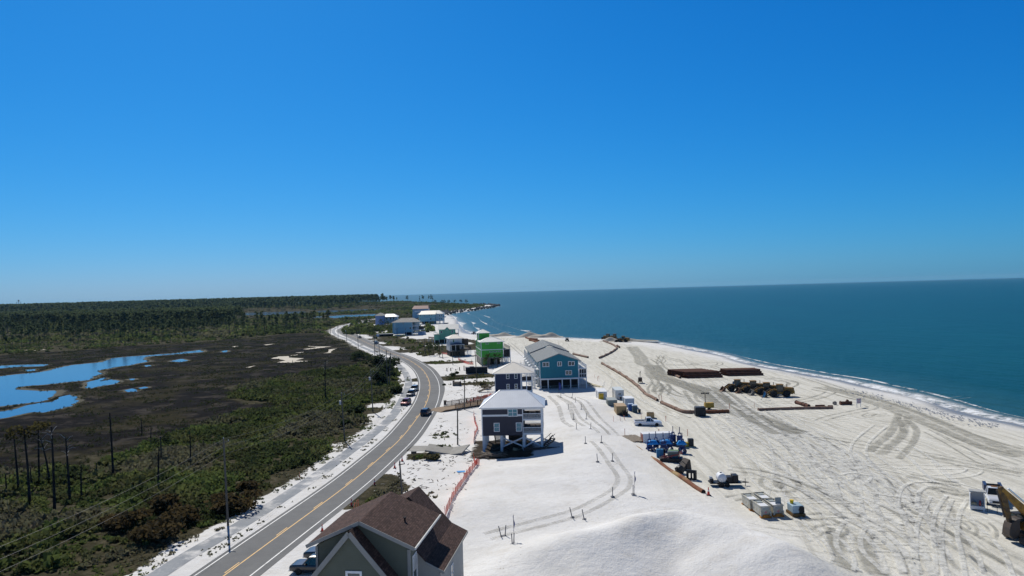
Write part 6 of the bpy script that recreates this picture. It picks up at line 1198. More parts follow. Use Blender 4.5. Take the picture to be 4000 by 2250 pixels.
M_stake = simple('orange_stake', (.55, .16, .09), .7, .12, 5)
st0 = None
def stake(label, px, h=1.3, lean=0.0, group=None):
    global st0
    if st0 is None:
        st0 = thing('survey_stake', label, 'stake', Gt(*px), 0, group); MB().box(-.05, .05, -.03, .03, -.1, 1.1).build('lath', M_stake, st0); MB().obox((.06, 0, 1.02), (.14, .02, .12), (0, rad(20), 0)).build('ribbon', M_cone, st0); o_ = st0
    else: o_ = dup(st0, Gt(*px), 0, label, group)
    o_.scale = (1, 1, h / 1.2); o_.rotation_euler = (0, rad(lean), random.uniform(0, 3))
    if not group and 'group' in o_: del o_['group']
    return o_
for (px, h, lean, lab) in [((2441, 1700), 1.5, 0, 'orange stake at the corner of the timber stack'), ((2574, 1701), 1.5, 0, 'orange stake behind the white box trailer'), ((2686, 1703), 1.5, 0, 'orange stake alone on the sand right of the tall valve stems'), ((2601, 1646), 1.4, 0, 'orange stake right of the white pickup'), ((2397, 1648), 1.4, 2, 'orange stake left in front of the tan container'), ((2423, 1644), 1.2, -4, 'orange stake at the front corner of the tan container'), ((2441, 1641), 1.3, -14, 'leaning orange stake before the dark scrap at the tan container'), ((2505, 1636), 1.3, 0, 'orange stake above the pickup bed'), ((2850, 1600), 1.6, 0, 'orange stake at the right end of the straight rusty pipe'), ((2947, 1594), 1.6, -5, 'orange stake at the left end of the half buried pipe'), ((2576, 1563), 1.5, -8, 'leaning pink stake, left of two at the gap in the pipe'), ((2584, 1563), 1.4, 0, 'pink stake, right of two at the gap in the pipe'), ((2323, 1476), 1.3, 0, 'pink stake right of the teal block, the farthest'), ((2335, 1487), 1.5, 0, 'pink stake right of the teal block, the nearest'), ((2340, 1481), 1.3, -6, 'pink stake right of the teal block, leaning one'), ((1380, 2002), 1.5, 10, 'leaning orange stake by the cone on the shoulder, left of three'), ((1394, 1993), 1.5, 0, 'orange stake by the cone on the shoulder, middle of three'), ((1400, 1989), 1.5, 0, 'orange stake by the cone on the shoulder, right of three'), ((1171, 1872), 1.3, 0, 'orange stake in the grass left of the cycle path'), ((1842, 1425), 2.6, 0, 'tall thin orange stake left of the green house')]: stake(lab, px, h, lean)
M_mark = simple('dark_marker_post', (.04, .05, .08), .6, .2, 4)
mk0 = None
for i, (px, lean) in enumerate([((2191, 1553), 0), ((2234, 1553), 14), ((2248, 1573), 0), ((2221, 1600), 0), ((2271, 1599), 0), ((2240, 1638), 0), ((2290, 1637), 4), ((2252, 1679), 0), ((2307, 1676), 5), ((2287, 1732), 0), ((2349, 1729), 3), ((2334, 1803), -3), ((2392, 1801), 4), ((2393, 1940), 2), ((2473, 1931), 2), ((2235, 2021), -12), ((2282, 2029), -10), ((1958, 2096), -13), ((1973, 2094), 6), ((2001, 2128), -2), ((2007, 2127), 3)]):
    g = Gt(*px)
    if mk0 is None:
        mk0 = thing('marker_post', 'thin dark marker post on a flat foot, stuck in the white sand', 'marker post', g, 0, 'marker posts on the sand slope'); MB().cyl((0, 0, 0), (0, 0, 1.35), .055, n=8).build('post', M_mark, mk0); MB().lathe([(.30, 0), (.30, .06), (.08, .12)], n=12).build('foot', M_mark, mk0); o_ = mk0
    else: o_ = dup(mk0, g)
    o_.rotation_euler = (0, rad(lean), i * .7 * 0)
M_flag = simple('navy_flag_cloth', (.015, .035, .20), .7, .1, 3); M_flag2 = simple('light_blue_flag_cloth', (.03, .17, .34), .7, .15, 3)
def feather(label, px, h, w_, lean, rz, mat):
    t = thing('feather_flag', label, 'flag', Gt(*px), rz); MB().tube([(0, 0, 0), (0, 0, h * .8), (.05, 0, h * .97), (w_ * .6, 0, h)], .03, 6).build('pole', M_mark, t)
    m = MB(); n = 10; V = []
    for k in range(n + 1):
        z = h * (.28 + .70 * k / n); ww = w_ * (1 if k < n - 2 else (.85, .6, .25)[k - n + 2]); V += [(.03, .0, z), (.03 + ww, .10 * math.sin(k * .9), z + (.05 if k < n else 0))]
    m.add(V, [(2 * k, 2 * k + 1, 2 * k + 3, 2 * k + 2) for k in range(n)]); o_ = m.build('banner', mat, t, True, fix=False); md = o_.modifiers.new('thick', 'SOLIDIFY'); md.thickness = .02; MB().lathe([(.3, 0), (.3, .05), (0, .1)], n=10).build('foot', M_mark, t); t.rotation_euler = (0, rad(lean), rz); return t
feather('navy feather flag in front of the teal block', (2183, 1535), 3.2, .75, 0, 0, M_flag); feather('navy feather flag leaning right, nearest the rusted pipe', (2478, 1931), 3.2, .45, 14, rad(70), M_flag); feather('tall thin navy feather flag near the sand dune at the bottom', (2009, 2122), 3.4, .35, -3, rad(80), M_flag)
feather('light blue feather flag left of the four loaders', (2859, 1513), 1.9, .6, 10, rad(10), M_flag2); feather('light blue feather flag leaning in front of the rust bucket loaders', (2911, 1536), 2.3, .6, 14, rad(10), M_flag2); feather('light blue feather flag leaning before the front most loader', (2975, 1562), 2.5, .6, 20, rad(10), M_flag2)
def net():
    t = NT('orange_safety_net'); v = t.coord('UV'); t.set((.85, .10, .06), .7); sp = t.n('ShaderNodeSeparateXYZ'); t.l(t.pos(), sp.inputs[0]); n = t.noise(t.pos(), .8, 4); t.b.inputs['Alpha'].default_value = .55; t.l(t.mrange(n, .3, .7, .55, .97), t.b.inputs['Alpha']); return t.m
M_net = net()
def fence(label, pts, h=1.15, sag=.35, seed=1):
    P_ = [Gt(*p) for p in pts]; o0 = P_[0].copy(); t = thing('safety_fence', label, 'fence', o0, 0); rr = random.Random(seed); m = MB(); V = []; L = [p - o0 for p in P_]; Q = []
    for i in range(len(L) - 1):
        n = max(2, int((L[i + 1] - L[i]).length / .8))
        for k in range(n): Q.append(L[i].lerp(L[i + 1], k / n))
    Q.append(L[-1])
    for i, p in enumerate(Q): hh = h * (1 - sag * (.5 + .5 * math.sin(i * 1.9 + seed)) * rr.random()); j = Vector((rr.uniform(-.12, .12), rr.uniform(-.15, .15), 0)); V += [tuple(p + Vector((0, 0, .05))), tuple(p + j + Vector((0, 0, hh)))]
    m.add(V, [(2 * k, 2 * k + 2, 2 * k + 3, 2 * k + 1) for k in range(len(Q) - 1)]); m.build('net', M_net, t, fix=False)
    for i in range(0, len(Q), 3): p = Q[i]; MB().beam(p + Vector((0, 0, -.1)), p + Vector((rr.uniform(-.12, .12), 0, h * 1.25)), .06).build('stake', M_stake, t)
    return t
fence('long orange safety fence running from the lumber heap to the brown roof', [(1863, 1815), (1846, 1838), (1822, 1868), (1800, 1902), (1784, 1925), (1770, 1950), (1755, 1985), (1740, 2020)], 1.2, .3, 1); fence('short orange safety fence at the end of the long one, by the lumber heap', [(1850, 1800), (1856, 1815), (1873, 1818)], 1.2, .5, 2)
fence('sagging orange safety fence beside the boardwalk and the purple house', [(1851, 1625), (1853, 1650), (1866, 1680), (1855, 1705), (1850, 1735)], 1.1, .6, 3); fence('orange safety fence behind the boardwalk rails', [(1822, 1580), (1870, 1560), (1900, 1556), (1932, 1548)], 1.2, .5, 4); fence('far orange safety fence beside the drive of the green house', [(1790, 1407), (1806, 1416), (1830, 1424), (1850, 1425)], 1.2, .4, 5); fence('far orange safety fence at the white house deck', [(1726, 1383), (1748, 1386), (1768, 1391)], 1.1, .5, 6)
# ---------------------------------------------------------------- boardwalk drive, slabs, bin, boxes
M_rail = simple('brown_rail_timber', (.13, .075, .045), .8, .3, 2.5)
t0, t1 = G(1741, 1609), G(1950, 1575); d = (t1 - t0); L = d.length; rz = math.atan2(d.y, d.x); t = thing('boardwalk', 'brown timber drive bridge with slatted rails beside the purple house', 'boardwalk', (t0.x, t0.y, 0), rz); MB().box(0, L, 0, 5.2, .25, .5).build('deck', M_brwood, t); railing(t, (3.2, .1), (L, .1), .5, 1.2, M_rail, .34, True, 'railing', .10); railing(t, (3.2, 5.1), (L, 5.1), .5, 1.2, M_rail, .34, True, 'railing', .10); [post(t, x, y, -.5, .249, .3, M_dwood, 'pier') for x in np.linspace(3.5, L - .5, 5) for y in (.3, 4.9)]
m = MB(); m.add([(-1.5, .2, .06), (0, 0, .49), (0, 5.2, .49), (-1.5, 5, .06), (-1.5, .2, .02), (0, 0, .2), (0, 5.2, .2), (-1.5, 5, .02)], [(0, 1, 2, 3), (4, 7, 6, 5), (0, 4, 5, 1), (1, 5, 6, 2), (2, 6, 7, 3), (3, 7, 4, 0)]); m.build('ramp', M_brwood, t)

t = thing('waste_bin', 'dark wheeled bin on the road edge by the boardwalk drive', 'bin', G(1739, 1580)); MB().loft([[(-.28, -.3, .1), (.28, -.3, .1), (.28, .3, .1), (-.28, .3, .1)], [(-.36, -.4, 1.05), (.36, -.4, 1.05), (.36, .4, 1.05), (-.36, .4, 1.05)]]).build('body', M_plast, t); MB().obox((0, 0, 1.1), (.78, .86, .07), (rad(6), 0, 0)).build('lid', M_plast, t); [MB().lathe([(.04, -.04), (.12, -.04), (.12, .04), (.04, .04)], (x, .3, .12), 10, 'x').build('wheel', M_tyre, t) for x in (-.25, .25)]
t = thing('wooden_crate', 'brown slatted wooden bin standing on the sand beside the road bend', 'crate', G(1785, 1506), rad(-12)); [MB().box(-1.1, 1.1, -.9, .9, .05 + .42 * k, .42 + .42 * k).build('slat', M_wood, t) for k in range(3)]; MB().box(-1.2, -1.105, -1, 1, 0, 1.6).build('end', M_dwood, t); MB().box(1.105, 1.2, -1, 1, 0, 1.4).build('end', M_dwood, t)
for px, dims, rot, lab in (((1725, 1770), (6.0, 4.2, .22), (rad(5), rad(9), rad(-4)), 'large tilted slab of the broken concrete drive'), ((1788, 1773), (3.4, 4.2, .22), (rad(10), rad(-12), rad(-20)), 'smaller tilted slab of the broken concrete drive')): g = Gt(*px); o_ = MB().obox((0, 0, 0), dims, (0, 0, 0)).build('concrete_slab', M_conc, None, False, .03); o_.rotation_euler = rot; o_.location = g + Vector((0, 1.2, .42)); tag(o_, lab, 'slab')
ribbon('drive', np.array([Gxy(1600, 1752), Gxy(1650, 1752), Gxy(1700, 1752), Gxy(1720, 1753)]), -2.4, 2.4, .03, M_conc)
o_ = MB().obox((0, 0, .05), (1.5, 1.1, .04), (0, rad(4), .4)).build('blue_tarp', M_tarp); o_.location = Gt(1803, 1843); tag(o_, 'small blue tarp lying flat on the white sand', 'tarp')
t = thing('mailbox', 'dark mailbox on a post at the verge above the cones', 'mailbox', Gt(1617, 1793)); MB().box(-.06, .06, -.06, .06, 0, 1.3).build('post', M_dwood, t); MB().box(-.5, .5, -.2, .2, 1.0, 1.45).build('box', M_blk, t, False, .08)
for px, lab in (((1386, 1276), 'dark utility box at the inside of the far bend, right one'), ((1364, 1283), 'dark utility box at the inside of the far bend, left one')): t = thing('utility_box', lab, 'utility box', G(*px)); MB().box(-.9, .9, -.7, .7, .1, 1.9).build('cabinet', M_blk, t, False, .05); MB().box(-1.0, 1.0, -.8, .8, 0, .099).build('base', M_conc, t)
rr = random.Random(5)
for i, (px, s_) in enumerate([((1746, 1450), 1.3), ((1761, 1449), 1.2), ((1780, 1447), .5), ((1795, 1447), 1.3), ((1813, 1447), 1.9), ((1820, 1448), 1.6)]): o_ = MB().box(-.16, .16, -.16, .16, 0, s_).build('bollard', M_dwood); o_.location = G(*px); tag(o_, 'short dark timber post in the row left of the black container', 'post', 'short timber posts left of the container')
tw = MB(); rr = random.Random(31)
for (px, py, sx, sy, n) in [(1700, 1690, 4, 8, 70), (1660, 1640, 2, 8, 40), (1720, 1540, 6, 8, 60), (1850, 1520, 5, 8, 60), (1640, 1820, 4, 4, 50), (1600, 1900, 6, 4, 70), (1780, 1790, 6, 3, 40), (1880, 1560, 4, 3, 30), (1760, 1440, 12, 6, 30)]:
    g = Gt(px, py)
    for k in range(n):
        p = on(g.x + rr.gauss(0, sx), g.y + rr.gauss(0, sy), .04); 
        if dist_line(np.array([[p.x, p.y]]), rc)[0][0] < 5.5: continue
        a = rr.uniform(0, 3.1); L = rr.uniform(.12, .55); d = Vector((math.cos(a) * L, math.sin(a) * L, rr.uniform(0, .1))); tw.beam(p - d, p + d, rr.uniform(.04, .14), .05)
tag(tw.build('driftwood_bits', M_dwood), 'scattered twigs and dark bits of wood on the sandy plots', None, None, 'stuff')
# ---------------------------------------------------------------- utility poles and wires
M_pole = simple('pole_timber', (.105, .095, .08), .85, .25, 2); M_wire = simple('power_wire', (.11, .11, .105), .5, .05, 1); M_tr = simple('transformer_grey', (.40, .43, .45), .5, .06, 2)
POLES = {}
def pole(key, base, top, label, arms=1, trafo=False, group=None, r=.16):
    b = Gt(*base); q = atY(top[0], top[1], b.y); h = max(4.0, q.z - b.z); lx = (q.x - b.x); t = thing('utility_pole', label, 'utility pole', b, 0, group); MB().cyl((0, 0, -.3), (lx, 0, h), r, r * .7, 9).build('pole', M_pole, t, True); POLES[key] = b + Vector((lx, 0, h))
    for k in range(arms): MB().beam((lx - .15, -.12, h - .5 - k * .9), (lx + .8, -.12, h - .35 - k * .9), .09, .12).build('crossarm', M_pole, t)
    for k in range(2): MB().lathe([(.03, 0), (.06, .08), (.05, .2), (0, .24)], (lx + (.0 if k == 0 else .7), -.1 if k else 0, h - (0 if k == 0 else .3)), 8).build('insulator', M_tr, t)
    if trafo: MB().lathe([(.22, 0), (.26, .1), (.26, .8), (.12, .9), (0, .92)], (lx * .8 - .36, -.05, h * .76), 12).build('transformer', M_tr, t, True)
    return t
pole('A', (891, 2053), (873, 1714), 'tall timber utility pole nearest the viewer, left of the cycle path'); pole('C', (1347, 1722), (1333, 1536), 'utility pole with grey transformer, second along the cycle path', 2, True); pole('B', (1457, 1610), (1448, 1446), 'utility pole with transformer, third along the cycle path', 2, True)
pole('D', (1514, 1516), (1508.5, 1367), 'utility pole rising from the dark shrubs, left of a pair', 2); pole('E', (1521, 1513), (1524.6, 1378), 'utility pole rising from the dark shrubs, right of a pair')
pole('F', (1483, 1390), (1479, 1327), 'utility pole by the far straight with a small box on it', 1, True); pole('Gp', (1464, 1392), (1462, 1306.6), 'tall utility pole left of the pale blue SUV'); pole('Hp', (1400, 1360), (1396, 1296), 'utility pole left of the small black car'); pole('I', (1355, 1339), (1351.4, 1281), 'utility pole on the bend with a box half way up', 1, True); pole('J', (1321.5, 1333), (1319.4, 1274), 'utility pole on the outside of the far bend'); pole('K', (1291.7, 1309), (1290, 1257.6), 'last utility pole left of the far bend')
pole('M', (1552, 1330), (1551, 1280), 'thin pole in front of the pale blue house'); pole('P', (1815, 1600), (1814, 1472), 'tall dark pole standing in the boardwalk drive'); pole('Q', (1787.7, 1737), (1787, 1595), 'dark pole left of the purple house, in white sand'); pole('R', (1863.5, 1492), (1855.4, 1371), 'dark pole in front of the black container and green house'); pole('S', (1769.4, 1426), (1767, 1368), 'pole on the green patch left of the green house'); pole('T', (1730, 1401), (1726, 1341), 'thin pole right of the three palms'); pole('U', (1660, 1385), (1657, 1324), 'thin pole left of the three palms'); pole('V', (1573, 1955), (1561, 1802), 'tall dark pole behind the ridge of the brown roof')
b = POLES['A'] + (POLES['A'] - POLES['C']) * 1.0; b.z = POLES['A'].z + .5
POLES['Z'] = b; t = thing('utility_pole', 'timber utility pole outside the left edge, next in the line', 'utility pole', (b.x, b.y, 0)); MB().cyl((0, 0, -.3), (0, 0, b.z), .16, .11, 9).build('pole', M_pole, t, True)
wl_ = ['lower wire', 'middle wire', 'top wire']
for a, b_, nm in (('Z', 'A', 'running off the left edge from the nearest pole'), ('A', 'C', 'from the nearest pole to the second one'), ('C', 'B', 'from the second to the third pole along the path'), ('B', 'D', 'from the third pole to the pair in the shrubs'), ('D', 'Gp', 'from the pair in the shrubs to the far poles')):
    p0, p1 = POLES[a], POLES[b_]
    for k in range(3):
        dz = -.05 - (2 - k) * 1.0; o_ = MB().tube([p0.lerp(p1, q) + Vector((0, 0, dz - 1.1 * 4 * q * (1 - q) * (p1 - p0).length / 60)) for q in np.linspace(0, 1, 17)], .012 if a in 'ZA' else .015, 5).build('power_line', M_wire, None, True); tag(o_, f'{wl_[k]} of the power line {nm}', 'power line')
# ---------------------------------------------------------------- tyre tracks worked into the sand
def track_material(name, col, a0):
    t = NT(name); uv = t.n('ShaderNodeUVMap'); uv.uv_map = 'UVMap'; sp = t.n('ShaderNodeSeparateXYZ'); t.l(uv.outputs[0], sp.inputs[0]); v = t.pos(); n = t.noise(v, .5, 6, .7); n2 = t.noise(v, 3.5, 4)
    lug = t.math('ABSOLUTE', t.math('SUBTRACT', t.math('FRACT', t.math('MULTIPLY', sp.outputs[1], 2.6)), .5)); ed = t.math('MULTIPLY', t.mrange(sp.outputs[0], 0, .22), t.mrange(sp.outputs[0], .78, 1, 1, 0)); a = t.math('MULTIPLY', ed, t.mrange(t.math('ADD', n, t.math('MULTIPLY', n2, .35)), .48, .82, 0, a0)); a = t.math('MULTIPLY', a, t.mrange(lug, .05, .3, .55, 1))
    t.set(col, .95, 0, .2); t.l(a, t.b.inputs['Alpha']); t.bump(lug, .5, .04); return t.m
M_trw = track_material('grey_track_sand', (.52, .51, .48), .75); M_trd = track_material('dark_track_sand', (.36, .352, .305), .85); M_trl = track_material('pale_track_sand', (.76, .755, .71), .9)
def tracks(name, runs, mat, z):
    Vs, Fs, Us = [], [], []; off = 0
    for ri, (pts, gauge, wd, two) in enumerate(runs):
        C2 = smooth(spline([Gxy(a, b) for a, b in pts], 1.2), 2); N = normals(C2); n = len(C2); arc = np.concatenate([[0], np.cumsum(np.linalg.norm(np.diff(C2, axis=0), axis=1))])
        for s in ((-1, 1) if two else (0,)):
            c = C2 + N * (s * gauge / 2); cols = [c + N * (wd * (k / 3 - .5)) for k in range(4)]; zz = land_h(np.vstack(cols), True) + z + ri * .0008 + (.0004 if s > 0 else 0)
            Vs.append(np.column_stack([np.vstack(cols), zz])); i = np.arange(n - 1); F_ = np.vstack([np.column_stack([k * n + i, (k + 1) * n + i, (k + 1) * n + i + 1, k * n + i + 1])[:, ::-1] for k in range(3)]); Us.append(np.column_stack([(F_.ravel() // n) / 3.0, arc[F_.ravel() % n]])); Fs.append(F_ + off); off += 4 * n
    V = np.vstack(Vs); F = np.vstack(Fs); o = npmesh(name, V, F, mat); u = o.data.uv_layers.new(name='UVMap'); u.data.foreach_set('uv', np.vstack(Us).astype(np.float32).ravel()); return tag(o, kind='stuff')
z7 = lambda L: [(3200 + x / 2.8975, 1450 + y / 2.8975) for x, y in L]; z8 = lambda L: [(2850 + x / 2.24, 1800 + y / 2.24) for x, y in L]; z1 = lambda L: [(2250 + x / 4.025, 1280 + y / 4.025) for x, y in L]; z2 = lambda L: [(2550 + x / 4.262, 1380 + y / 4.262) for x, y in L]; z3 = lambda L: [(2800 + x / 4.293, 1400 + y / 4.293) for x, y in L]
DK = [(z7([(890, 480), (870, 560), (800, 700), (650, 830), (560, 910)]), 0, 2.0, 0), (z7([(1010, 510), (960, 620), (940, 720), (800, 850), (700, 940)]), 0, 2.2, 0), (z7([(1000, 560), (1090, 650), (1090, 740), (1020, 860), (900, 990)]), 0, 1.6, 0), (z7([(890, 520), (930, 620), (960, 700)]), 0, 1.3, 0),
      (z7([(0, 180), (300, 240), (600, 330), (900, 420), (1200, 540), (1600, 720), (2000, 880), (2318, 960)]), 3.0, 3.2, 1), (z7([(0, 200), (400, 290), (800, 400), (1300, 600), (1800, 790), (2318, 930)]), 5, 1.0, 1), (z7([(0, 740), (400, 800), (800, 870), (1200, 940), (1700, 1040), (2318, 1150)]), 2.4, .55, 1), (z7([(0, 760), (500, 860), (1000, 930), (1600, 1050), (2318, 1180)]), 2.4, .55, 1),
      (z7([(1250, 690), (1500, 820), (1900, 1050), (2318, 1130)]), 2.2, .5, 1), (z7([(1300, 660), (1700, 860), (2318, 1060)]), 2.2, .4, 1), (z7([(600, 480), (540, 500), (530, 520), (600, 505), (800, 490)]), 2.0, .5, 1), (z7([(0, 560), (200, 500), (500, 440), (620, 410), (560, 390)]), 2.2, .6, 1),
      (z2([(0, 200), (60, 380), (300, 460), (650, 560), (900, 680), (1150, 850), (1400, 960), (1700, 1080), (2000, 1200), (2240, 1350)]), 3.5, 4.2, 1), (z2([(0, 480), (80, 520), (60, 640), (200, 520), (230, 600), (180, 700)]), 2.2, 1.0, 1), (z2([(230, 560), (320, 640), (450, 700), (600, 720)]), 2.2, .8, 1), (z2([(520, 630), (580, 720), (660, 820), (740, 880)]), 0, 1.4, 0), (z2([(690, 690), (740, 790), (800, 820)]), 0, 1.2, 0), (z2([(1400, 960), (1700, 1120), (2000, 1230), (2500, 1320)]), 2.2, 1.0, 1),
      (z2([(0, 100), (100, 160), (150, 230), (240, 300)]), 2.0, 1.2, 1), (z2([(130, 60), (400, 120), (700, 190), (1000, 230), (1400, 330), (2100, 430)]), 2.4, .8, 1), (z2([(200, 190), (500, 200), (900, 160), (1090, 150), (1110, 190), (1000, 220)]), 2.0, .7, 1), (z2([(1900, 420), (2250, 460), (2330, 510), (2240, 560)]), 3, .8, 1), (z2([(700, 470), (1100, 440), (1500, 420)]), 2.6, .7, 1), (z2([(850, 540), (1000, 600), (1150, 720), (1300, 860)]), 2.6, 1.4, 1),
      (z1([(350, 540), (500, 555), (700, 560), (900, 545)]), 2.4, .7, 1), (z1([(870, 300), (1000, 450), (1050, 560), (1200, 620), (1330, 740), (1500, 830), (1800, 940), (2100, 1060), (2350, 1180)]), 3, 3.6, 1), (z1([(1290, 440), (1370, 520), (1300, 560), (1350, 440)]), 2, .8, 1), (z1([(1200, 780), (1250, 860), (1180, 950), (1200, 1040)]), 2, 1.0, 1), (z1([(1380, 880), (1420, 960), (1330, 1010), (1250, 1000)]), 2, 1.0, 1), (z1([(1430, 960), (1600, 1060), (1850, 1110)]), 2.2, .7, 1),
      (z3([(0, 480), (60, 540), (200, 640), (330, 760), (420, 850)]), 2.6, 1.6, 1), (z3([(420, 850), (560, 960), (800, 1040), (1100, 1160), (1450, 1250)]), 2.4, 1.4, 1), (z3([(1180, 600), (1600, 660), (1850, 600), (1900, 560)]), 2.6, .8, 1), (z3([(700, 730), (900, 750), (1400, 720), (1750, 640)]), 2.6, .7, 1), (z3([(900, 200), (1300, 270), (1700, 390), (2100, 520), (2570, 640)]), 2.6, .9, 1), (z3([(1000, 370), (1250, 400), (1290, 440), (1200, 480)]), 2.4, .8, 1),
      (z8([(0, 70), (300, 110), (600, 220), (850, 330), (1050, 480)]), 2.4, .9, 1), (z8([(350, 150), (330, 220), (450, 270), (530, 240), (520, 170), (420, 140)]), 2.2, 1.0, 1), (z8([(0, 340), (150, 310), (300, 300)]), 2, .8, 1), (z8([(620, 500), (800, 480), (950, 500), (1060, 560)]), 2.2, .9, 1), (z8([(780, 620), (870, 570), (960, 590), (940, 640), (830, 680)]), 2, .7, 1), (z8([(1560, 130), (1700, 150), (1800, 190), (2000, 200)]), 2, 1.2, 1), (z8([(1800, 260), (1850, 250), (2000, 290), (2050, 280)]), 2, 1.4, 1), (z8([(1780, 520), (2000, 620), (2200, 740), (2500, 900)]), 2.6, .8, 1), (z8([(1400, 380), (1700, 560), (1950, 700), (2300, 900), (2450, 1008)]), 2.6, .8, 1), (z8([(2080, 530), (2180, 580), (2170, 610)]), 2, .5, 1), (z8([(2180, 540), (2260, 600), (2230, 670)]), 2, .5, 1), (z8([(1050, 640), (1060, 800), (1150, 1008)]), 3, 2.4, 1),
      ]
WT = [([(2160, 1548), (2200, 1600), (2225, 1660), (2260, 1700)], 2.6, 1.3, 1), ([(2190, 1545), (2240, 1590), (2290, 1650), (2360, 1720)], 2.2, 1.0, 1), ([(2240, 1560), (2320, 1640), (2400, 1720)], 2.0, .9, 1), ([(1905, 2110), (2080, 2075), (2250, 2035), (2380, 1975), (2440, 1900), (2400, 1840), (2330, 1750)], 2.0, 1.0, 1), ([(1960, 1385), (2020, 1440), (2100, 1500)], 2.2, .8, 1), ([(1990, 1340), (2060, 1400), (2110, 1440)], 2.2, .9, 1)]
LT = [(z7([(690, 620), (540, 740), (450, 850), (450, 980), (520, 1080)]), 2.6, .7, 1), (z7([(950, 860), (1150, 1000), (1300, 1150), (1420, 1260)]), 3.4, .7, 1), (z7([(1650, 1090), (1760, 1110), (1740, 1150), (1550, 1190), (1200, 1200)]), 2.2, .5, 1), (z8([(1560, 380), (1600, 470), (1680, 620), (1720, 800), (1780, 1008)]), 2.6, .9, 1), (z8([(1850, 330), (1800, 450), (1750, 560), (1740, 760), (1760, 1008)]), 2.6, .7, 1), (z8([(1990, 320), (1910, 450), (1880, 640), (1910, 800), (1930, 1008)]), 2.6, .7, 1), (z8([(1100, 560), (1040, 660), (1050, 800), (1180, 930), (1250, 1008)]), 2.6, .8, 1), (z8([(1060, 520), (1250, 640), (1400, 780), (1500, 1008)]), 2.8, 1.0, 1), (z8([(300, 110), (700, 250), (1050, 480), (1350, 620), (1560, 800), (1650, 1008)]), 2.8, 1.2, 1), (z8([(650, 0), (800, 140), (1000, 290), (1300, 420), (1600, 560)]), 2.8, 1.0, 1), (z8([(1550, 400), (1580, 260), (1700, 200), (1850, 215)]), 2.4, .8, 1), (z8([(1050, 140), (1100, 120), (1180, 150), (1120, 190)]), 2.4, .8, 1), (z8([(1680, 0), (1780, 110), (1880, 190)]), 2.8, .7, 1), (z3([(0, 560), (250, 780), (420, 920), (700, 1120), (1000, 1280), (1200, 1370)]), 3.4, 1.6, 1), (z3([(340, 780), (430, 830), (560, 900), (640, 960)]), 3, 1.0, 1), (z3([(70, 980), (100, 1080), (250, 1200), (380, 1340)]), 2.6, 1.0, 1), (z1([(360, 600), (600, 760), (900, 1000), (1300, 1250), (1700, 1420)]), 3, 1.1, 1), (z1([(500, 830), (480, 930), (420, 1000)]), 2.4, .8, 1), (z8([(800, 640), (900, 700), (1000, 870), (980, 1000)]), 2.2, .6, 1), (z8([(1900, 430), (2050, 560), (2250, 760), (2350, 1008)]), 2.6, .7, 1)]
rr = random.Random(77); FL = [(1400, 2500, 2690), (1520, 2560, 2900), (1620, 2720, 3100), (1760, 2820, 3420), (1900, 2900, 3650), (2060, 3080, 3800), (2260, 3240, 3980)]
def flow():
    s0, s1 = rr.random(), rr.random(); a, b = sorted((rr.uniform(0, 5.2), rr.uniform(.8, 6))); b = max(b, a + 1.2); out = []
    for k in range(int((b - a) / .5) + 2):
        q = min(6.0, a + .5 * k); i = min(5, int(q)); f = q - i; y = FL[i][0] * (1 - f) + FL[i + 1][0] * f; x0 = FL[i][1] * (1 - f) + FL[i + 1][1] * f; x1 = FL[i][2] * (1 - f) + FL[i + 1][2] * f; s = s0 + (s1 - s0) * min(1, k / 8); out.append((x0 + (x1 - x0) * s + rr.gauss(0, 7), y))
        if q >= b: break
    return out
def side():
    y = rr.uniform(1560, 2150); x = rr.uniform(2850, 3500); L = rr.uniform(250, 700); sl = rr.uniform(.02, .22); c = rr.uniform(-.25, .25); return [(x + L * q, y + L * sl * q + L * c * q * q * .5) for q in (0, .25, .5, .75, 1)]
M_trf = track_material('faint_track_sand', (.52, .51, .465), .42); FD = [(flow(), rr.uniform(2.0, 3.0), rr.uniform(.35, .9), 1) for _ in range(32)] + [(side(), rr.uniform(2.0, 2.8), rr.uniform(.3, .6), 1) for _ in range(26)]; FLt = [(flow(), rr.uniform(2.0, 3.0), rr.uniform(.4, .9), 1) for _ in range(44)] + [(side(), 2.4, .5, 1) for _ in range(12)]
tracks('tyre_tracks', FD, M_trf, .014); tracks('tyre_tracks', FLt, M_trl, .062)
tracks('tyre_tracks', DK, M_trd, .112); tracks('tyre_tracks', WT, M_trw, .02); tracks('tyre_tracks', LT, M_trl, .16)
# ================================================================ GROWING THINGS
def foliage(name, c0, c1, c2, attr=False, sc=.35):
    t = NT(name); v = t.pos(); n = t.noise(v, sc, 5, .65); c = t.ramp(n, [(.3, c0), (.52, c1), (.72, c2)])
    if attr: A = t.attr('leaf'); c = t.mix(.82, c, A.outputs['Color'])
    oi = t.n('ShaderNodeObjectInfo'); c = t.mix(t.mrange(oi.outputs['Random'], 0, 1, 0, .35), c, mul(c1, .55)); t.set(c, .8, 0, .12)
    tl = t.n('ShaderNodeBsdfTranslucent'); t.l(t.mix(.5, c, mul(c2, 1.3)), tl.inputs['Color']); mx = t.n('ShaderNodeMixShader'); mx.inputs[0].default_value = .48; t.l(t.b.outputs[0], mx.inputs[1]); t.l(tl.outputs[0], mx.inputs[2]); t.l(mx.outputs[0], t.out.inputs['Surface'])
    return t.m
M_pine = foliage('pine_needles', (.036, .055, .028), (.062, .090, .043), (.095, .120, .058)); M_bark = simple('pine_bark', (.070, .055, .045), .9, .3, 1); M_burnt = simple('burnt_bark', (.014, .013, .013), .95, .4, 1.5)
